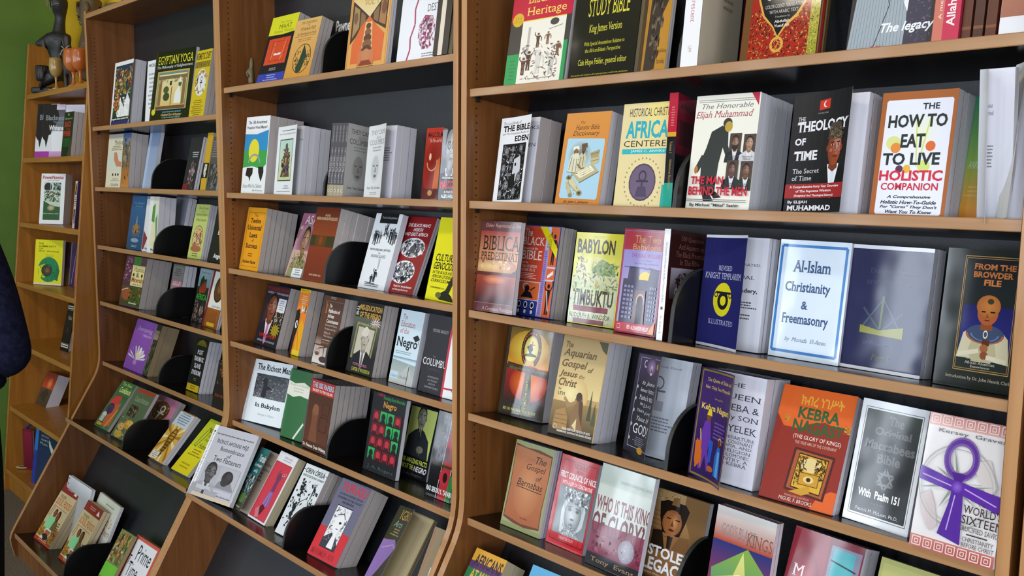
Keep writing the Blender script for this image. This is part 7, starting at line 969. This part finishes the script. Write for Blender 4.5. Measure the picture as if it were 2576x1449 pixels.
def ell(name, c, r, mat, parent, rot=0, seg=20):
    bm = bmesh.new(); bmesh.ops.create_uvsphere(bm, u_segments=seg, v_segments=seg//2+2, radius=1)
    for v in bm.verts:
        x, y, z = v.co.x*r[0], v.co.y*r[1], v.co.z*r[2]; ca, sa = math.cos(rot), math.sin(rot)
        v.co = (c[0]+x*ca-z*sa, c[1]+y, c[2]+x*sa+z*ca)
    me = bpy.data.meshes.new(name); bm.to_mesh(me); bm.free(); me.materials.append(mat); me.polygons.foreach_set('use_smooth', [True]*len(me.polygons))
    return link(bpy.data.objects.new(name, me), parent)
def tube(name, pts, r, mat, parent, bez=False):
    c = bpy.data.curves.new(name, 'CURVE'); c.dimensions = '3D'; c.bevel_depth = r; c.bevel_resolution = 2
    s = c.splines.new('POLY'); s.points.add(len(pts)-1)
    for p, q in zip(s.points, pts): p.co = (*q, 1)
    o = bpy.data.objects.new(name, c); COL.objects.link(o); c.materials.append(mat)
    me = bpy.data.meshes.new_from_object(o); bpy.data.objects.remove(o); o = bpy.data.objects.new(name, me); return link(o, parent)
TZ = 1.9695
t = tag(oriented('seated_carving', -.735, .085, TZ), 'large blackened carving of a seated figure, tallest on the golden case', 'sculpture')
K = .93
def J(l): return [(a*K, b*K, z*K, r*K, r2*K) for a, b, z, r, r2 in l]
v, f = boxv(-.078, -.05, .0, .062, .075, .03); o = mesh_obj('base', v, f, M['ebony'], t); bevel_obj(o, .012, 3)
blob('figure', t, J([(0, .01, .05, .055, .05), (.012, .01, .085, .05, .05), (.035, .01, .14, .036, .04), (.04, .01, .21, .036, .038), (.038, .01, .262, .05, .045), (.048, .01, .312, .034, .034), (.058, .01, .37, .025, .026), (.062, .01, .405, .027, .027), (.06, .0, .45, .055, .05), (.058, .0, .51, .045, .045),
   (-.01, -.02, .268, .034, .03), (-.055, -.03, .248, .008, .01), (.085, .0, .29, .03, .03), (.095, .0, .2, .022, .025), (.07, -.02, .12, .02, .02), (-.03, -.01, .06, .04, .035)]),
   [(0, 1), (1, 2), (2, 3), (3, 4), (4, 5), (5, 6), (6, 7), (7, 8), (8, 9), (4, 10), (10, 11), (4, 12), (12, 13), (13, 14), (0, 15)], M['ebony'])
o = lobj('drum', [(0, .06), (.026, .062), (.030, .075), (.032, .10), (.030, .128), (.026, .134), (0, .134)], M['ebony'], t, (-.036*K, -.01, 0))
for q in range(9):
    a = math.pi+q*math.pi/8; v, f = boxv(-.036*K+.031*math.cos(a)-.0012, -.01+.031*math.sin(a)-.0012, .07, -.036*K+.031*math.cos(a)+.0012, -.01+.031*math.sin(a)+.0012, .125); mesh_obj('carved_rib', v, f, M['darkwood'], t)
M['scar'] = new_mat('pale_scar_paint', .7, '#8f8468')
for p in ([(.03, -.052, .47), (.028, -.054, .44)], [(.04, -.054, .46), (.04, -.054, .415)], [(.052, -.055, .46), (.052, -.055, .412)], [(.05, -.055, .446), (.086, -.05, .452)], [(.012, -.04, .475), (.03, -.054, .43)]):
    tube('face_marking', [tuple(c*K for c in q) for q in p], .0014, M['scar'], t)

t = tag(oriented('standing_carving', -.565, .115, TZ), 'thin dark brown standing carving with crossed white cords', 'sculpture')
blob('figure', t, [(0, 0, .115, .024, .02), (0, 0, .16, .03, .022), (0, 0, .195, .03, .02), (0, 0, .215, .014, .014), (0, 0, .245, .021, .02), (0, 0, .272, .018, .018), (-.014, 0, .07, .012, .012), (-.014, 0, .006, .010, .012), (.014, 0, .07, .012, .012), (.014, 0, .006, .010, .012), (-.038, 0, .18, .012, .012), (-.04, -.01, .12, .009, .01), (.038, 0, .18, .012, .012), (.04, -.01, .12, .009, .01)],
     [(0, 1), (1, 2), (2, 3), (3, 4), (4, 5), (0, 6), (6, 7), (0, 8), (8, 9), (2, 10), (10, 11), (2, 12), (12, 13)], M['darkwood'])
tube('cord', [(-.026, -.02, .172), (-.012, -.0315, .19), (.022, -.026, .214)], .0016, M['white'], t); tube('cord', [(.03, -.016, .168), (.008, -.0315, .19), (-.018, -.026, .212)], .0016, M['white'], t)
v, f = boxv(-.026, -.02, 0, .028, .02, .008); mesh_obj('base', v, f, M['darkwood'], t); v, f = boxv(-.026, -.0215, .003, .028, -.0195, .006); mesh_obj('painted_line', v, f, M['white'], t)

t = tag(oriented('bust_carving', -.385, .135, TZ), 'weathered brown bust with parted lips, leaning over the far brown case', 'sculpture')
blob('bust', t, [(0, 0, .03, .06, .05), (.01, 0, .13, .058, .045), (.02, 0, .215, .062, .045), (.022, 0, .262, .036, .034), (.024, 0, .292, .034, .034), (.02, 0, .335, .04, .045), (.032, 0, .385, .052, .052), (.045, 0, .425, .05, .05)],
     [(0, 1), (1, 2), (2, 3), (3, 4), (4, 5), (5, 6), (6, 7)], M['bustwood'])
ell('nose', (-.022, 0, .360), (.012, .011, .022), M['bustwood'], t, .3); ell('upper_lip', (-.019, 0, .335), (.014, .018, .0055), M['bustwood'], t); ell('lower_lip', (-.016, 0, .318), (.014, .017, .006), M['bustwood'], t)
ell('mouth', (-.017, 0, .3265), (.012, .015, .005), M['hole'], t); ell('chin', (-.005, 0, .302), (.018, .02, .014), M['bustwood'], t); ell('brow', (-.014, 0, .388), (.014, .034, .008), M['bustwood'], t)
for s in (-1, 1): ell('eye', (-.016, s*.02, .377), (.009, .010, .006), M['darkwood'], t)
ell('ear', (.035, -.052, .365), (.014, .008, .024), M['bustwood'], t)

def goblet(x, y, R, H, mat, label):
    t = tag(empty('goblet', (x, y, TZ+.0008)), label, 'goblet', 'turned wooden goblets')
    k = H
    lobj('foot', [(0, 0), (R*.62, 0), (R*.66, .03*k), (R*.3, .07*k), (R*.17, .14*k), (R*.16, .30*k), (R*.24, .40*k), (0, .42*k)], mat, t)
    lobj('bowl', [(0, .39*k), (R*.3, .40*k), (R*.72, .48*k), (R*.97, .62*k), (R, .75*k), (R*.93, .92*k), (R*.90, k), (R*.84, k), (R*.86, .9*k), (R*.92, .74*k), (R*.86, .6*k), (R*.5, .48*k), (0, .46*k)], mat, t)
goblet(-.475, .03, .028, .142, M['tan'], 'small pale tan goblet in front of the seated carving')
goblet(-.292, .048, .039, .166, M['orange'], 'orange wooden goblet, the left one of the pair')
goblet(-.198, .046, .036, .160, M['orange'], 'orange wooden goblet half hidden by the far brown case')
t = tag(oriented('carved_stone', -.53, .02, TZ), 'tiny pale chip of wood lying beside the tan goblet', 'ornament'); ell('chip', (0, 0, .003), (.012, .006, .003), M['tan'], t)
M['grey'] = wmat('grey_stone_carving', '#4c4a44', '#7d7a70', .7, 30)
t = tag(oriented('animal_carving', .06, .10, 2.2405), 'grey carved animal lying on top of the far brown case', 'sculpture')
blob('figure', t, [(-.05, 0, .02, .012, .014), (-.02, 0, .035, .018, .018), (.03, 0, .045, .024, .022), (.06, 0, .05, .018, .018), (.075, 0, .085, .018, .016), (-.04, .01, .008, .008, .008), (.05, .012, .01, .01, .01)], [(0, 1), (1, 2), (2, 3), (3, 4), (1, 5), (2, 6)], M['grey'])
t = tag(oriented('dark_carving', .20, .10, 2.2405), 'dark green carved block on top of the far brown case', 'sculpture')
blob('figure', t, [(0, 0, .03, .03, .03), (.02, 0, .07, .026, .026), (.05, 0, .1, .02, .02)], [(0, 1), (1, 2)], M['ebony'])
# little figurine on the middle case
M['brass'] = new_mat('dull_bronze', .5, '#6a5c40', metal=.4); noise_bump(M['brass'], 120, .6, .003)
t = tag(oriented('figurine', 1.352, .052, 1.86-.122*.044+.0005), 'small bronze-grey figurine against the left side of the middle case', 'figurine')
blob('figure', t, [(0, 0, .008, .013, .012), (0, 0, .03, .010, .010), (0, 0, .052, .012, .010), (.002, 0, .066, .006, .006), (.002, 0, .078, .009, .009), (.004, 0, .098, .004, .004), (-.012, -.004, .048, .005, .005), (-.006, -.012, .034, .004, .004)], [(0, 1), (1, 2), (2, 3), (3, 4), (4, 5), (2, 6), (6, 7)], M['brass'])
# blue bag with long handle, shell
M['blue'] = new_mat('blue_vinyl', .35, '#2a2c84'); M['cream'] = new_mat('cream_shell', .4, '#b8a67a')
t = tag(oriented('carry_bag', -.80, .005, .112), 'dark blue vinyl carry bag with a long looped strap, foot of the golden case', 'bag')
v, f = boxv(-.035, .0, 0, .045, .05, .23); o = mesh_obj('pouch', v, f, M['blue'], t); bevel_obj(o, .015, 3)
tube('strap', [(.03*math.cos(a*math.pi/10+1.57)-.03-(.035 if 2 < a < 9 else .012), -.014, .13+.118*math.sin(a*math.pi/10+1.57)) for a in range(0, 21)], .006, M['blue'], t)
t = tag(oriented('shell', -.835, -.10, .1085), 'small cream shell on the lowest shelf of the golden case', 'shell')
ell('body', (0, 0, .007), (.038, .022, .007), M['cream'], t); ell('opening', (0, -.012, .010), (.02, .006, .004), M['darkwood'], t)

# ------------------------------------------------------------ shopper at the left edge of the view
M['skin'] = new_mat('skin', .55, '#5a3826'); M['navy'] = new_mat('navy_fleece', .95, '#15172c', spec=.1); noise_bump(M['navy'], 160, .5, .003); noise_col(M['navy'], '#111326', '#1d2038', 60)
M['trouser'] = new_mat('dark_cloth', .9, '#17141a', spec=.1); M['hair'] = new_mat('black_hair', .7, '#0c0a0a'); noise_bump(M['hair'], 200, .8, .004); M['shoe'] = new_mat('black_leather', .35, '#0d0c0c')
t = tag(oriented('person', .603, -.700, 0), 'person in a dark navy fleece jacket and dark trousers, arm bent, at the left edge', 'person')
def arm(s): return [(s*.165, 0, 1.33, .047, .047), (s*.215, -.02, 1.15, .04, .04), (s*.238, -.03, 1.00, .036, .036), (s*.16, .09, .93, .03, .03), (s*.09, .15, .92, .026, .026)]
joints = [(0, 0, .95, .13, .10), (0, 0, 1.12, .12, .09), (0, 0, 1.30, .14, .10), (0, 0, 1.40, .09, .07), (0, .01, 1.47, .045, .048), (0, .02, 1.53, .055, .06), (0, .03, 1.60, .072, .088), (0, .03, 1.66, .06, .075)]
edges = [(0, 1), (1, 2), (2, 3), (3, 4), (4, 5), (5, 6), (6, 7)]
for s in (-1, 1):
    k = len(joints); joints += arm(s); edges += [(2, k), (k, k+1), (k+1, k+2), (k+2, k+3), (k+3, k+4)]
    k = len(joints); joints += [(s*.09, 0, .84, .08, .08), (s*.1, .01, .50, .055, .058), (s*.1, 0, .10, .036, .04), (s*.1, .1, .04, .036, .025)]; edges += [(0, k), (k, k+1), (k+1, k+2), (k+2, k+3)]
blob('body', t, joints, edges, M['skin'])
jj = [(0, 0, .835, .205, .14), (0, 0, .885, .235, .15), (0, 0, 1.02, .16, .125), (0, 0, 1.13, .15, .12), (0, 0, 1.29, .16, .12), (0, .0, 1.41, .10, .085), (0, .01, 1.47, .062, .06)]
je = [(0, 1), (1, 2), (2, 3), (3, 4), (4, 5), (5, 6)]
for s in (-1, 1):
    k = len(jj); jj += [(s*.165, 0, 1.33, .066, .066), (s*.225, -.02, 1.15, .062, .062), (s*.268, -.03, .975, .060, .058), (s*.17, .07, .93, .046, .046), (s*.10, .13, .92, .040, .040)]; je += [(4, k), (k, k+1), (k+1, k+2), (k+2, k+3), (k+3, k+4)]
blob('jacket', t, jj, je, M['navy'])
ph = [(0, 0, .93, .14, .11), (0, 0, .88, .15, .12)]; pe = [(0, 1)]
for s in (-1, 1):
    k = len(ph); ph += [(s*.09, 0, .80, .095, .095), (s*.1, .01, .50, .075, .078), (s*.1, 0, .11, .06, .065)]; pe += [(1, k), (k, k+1), (k+1, k+2)]
blob('trousers', t, ph, pe, M['trouser'])
for s in (-1, 1):
    ell('shoe', (s*.1, .055, .045), (.048, .135, .045), M['shoe'], t)
    hx, hy, hz = s*.085, .165, .918
    blob('hand', t, [(hx, hy-.02, hz, .022, .018), (hx-s*.01, hy+.03, hz, .032, .014), (hx-s*.04, hy+.075, hz-.004, .009, .008), (hx-s*.052, hy+.10, hz-.012, .008, .007), (hx-s*.02, hy+.085, hz-.004, .009, .008), (hx-s*.028, hy+.115, hz-.014, .008, .007), (hx, hy+.085, hz-.004, .009, .008), (hx-s*.004, hy+.112, hz-.014, .008, .007), (hx+s*.018, hy+.075, hz-.004, .008, .007), (hx+s*.02, hy+.098, hz-.012, .007, .006), (hx-s*.042, hy+.02, hz+.006, .01, .009), (hx-s*.066, hy+.05, hz+.008, .008, .008)],
         [(0, 1), (1, 2), (2, 3), (1, 4), (4, 5), (1, 6), (6, 7), (1, 8), (8, 9), (0, 10), (10, 11)], M['skin'])
    ell('eye', (s*.028, .108, 1.622), (.012, .008, .007), M['white'], t); ell('ear', (s*.078, .03, 1.60), (.012, .02, .03), M['skin'], t)
ell('nose', (0, .125, 1.595), (.014, .016, .022), M['skin'], t); ell('mouth', (0, .112, 1.556), (.024, .01, .007), M['orange'], t)
ell('hair', (0, .012, 1.655), (.088, .10, .082), M['hair'], t)
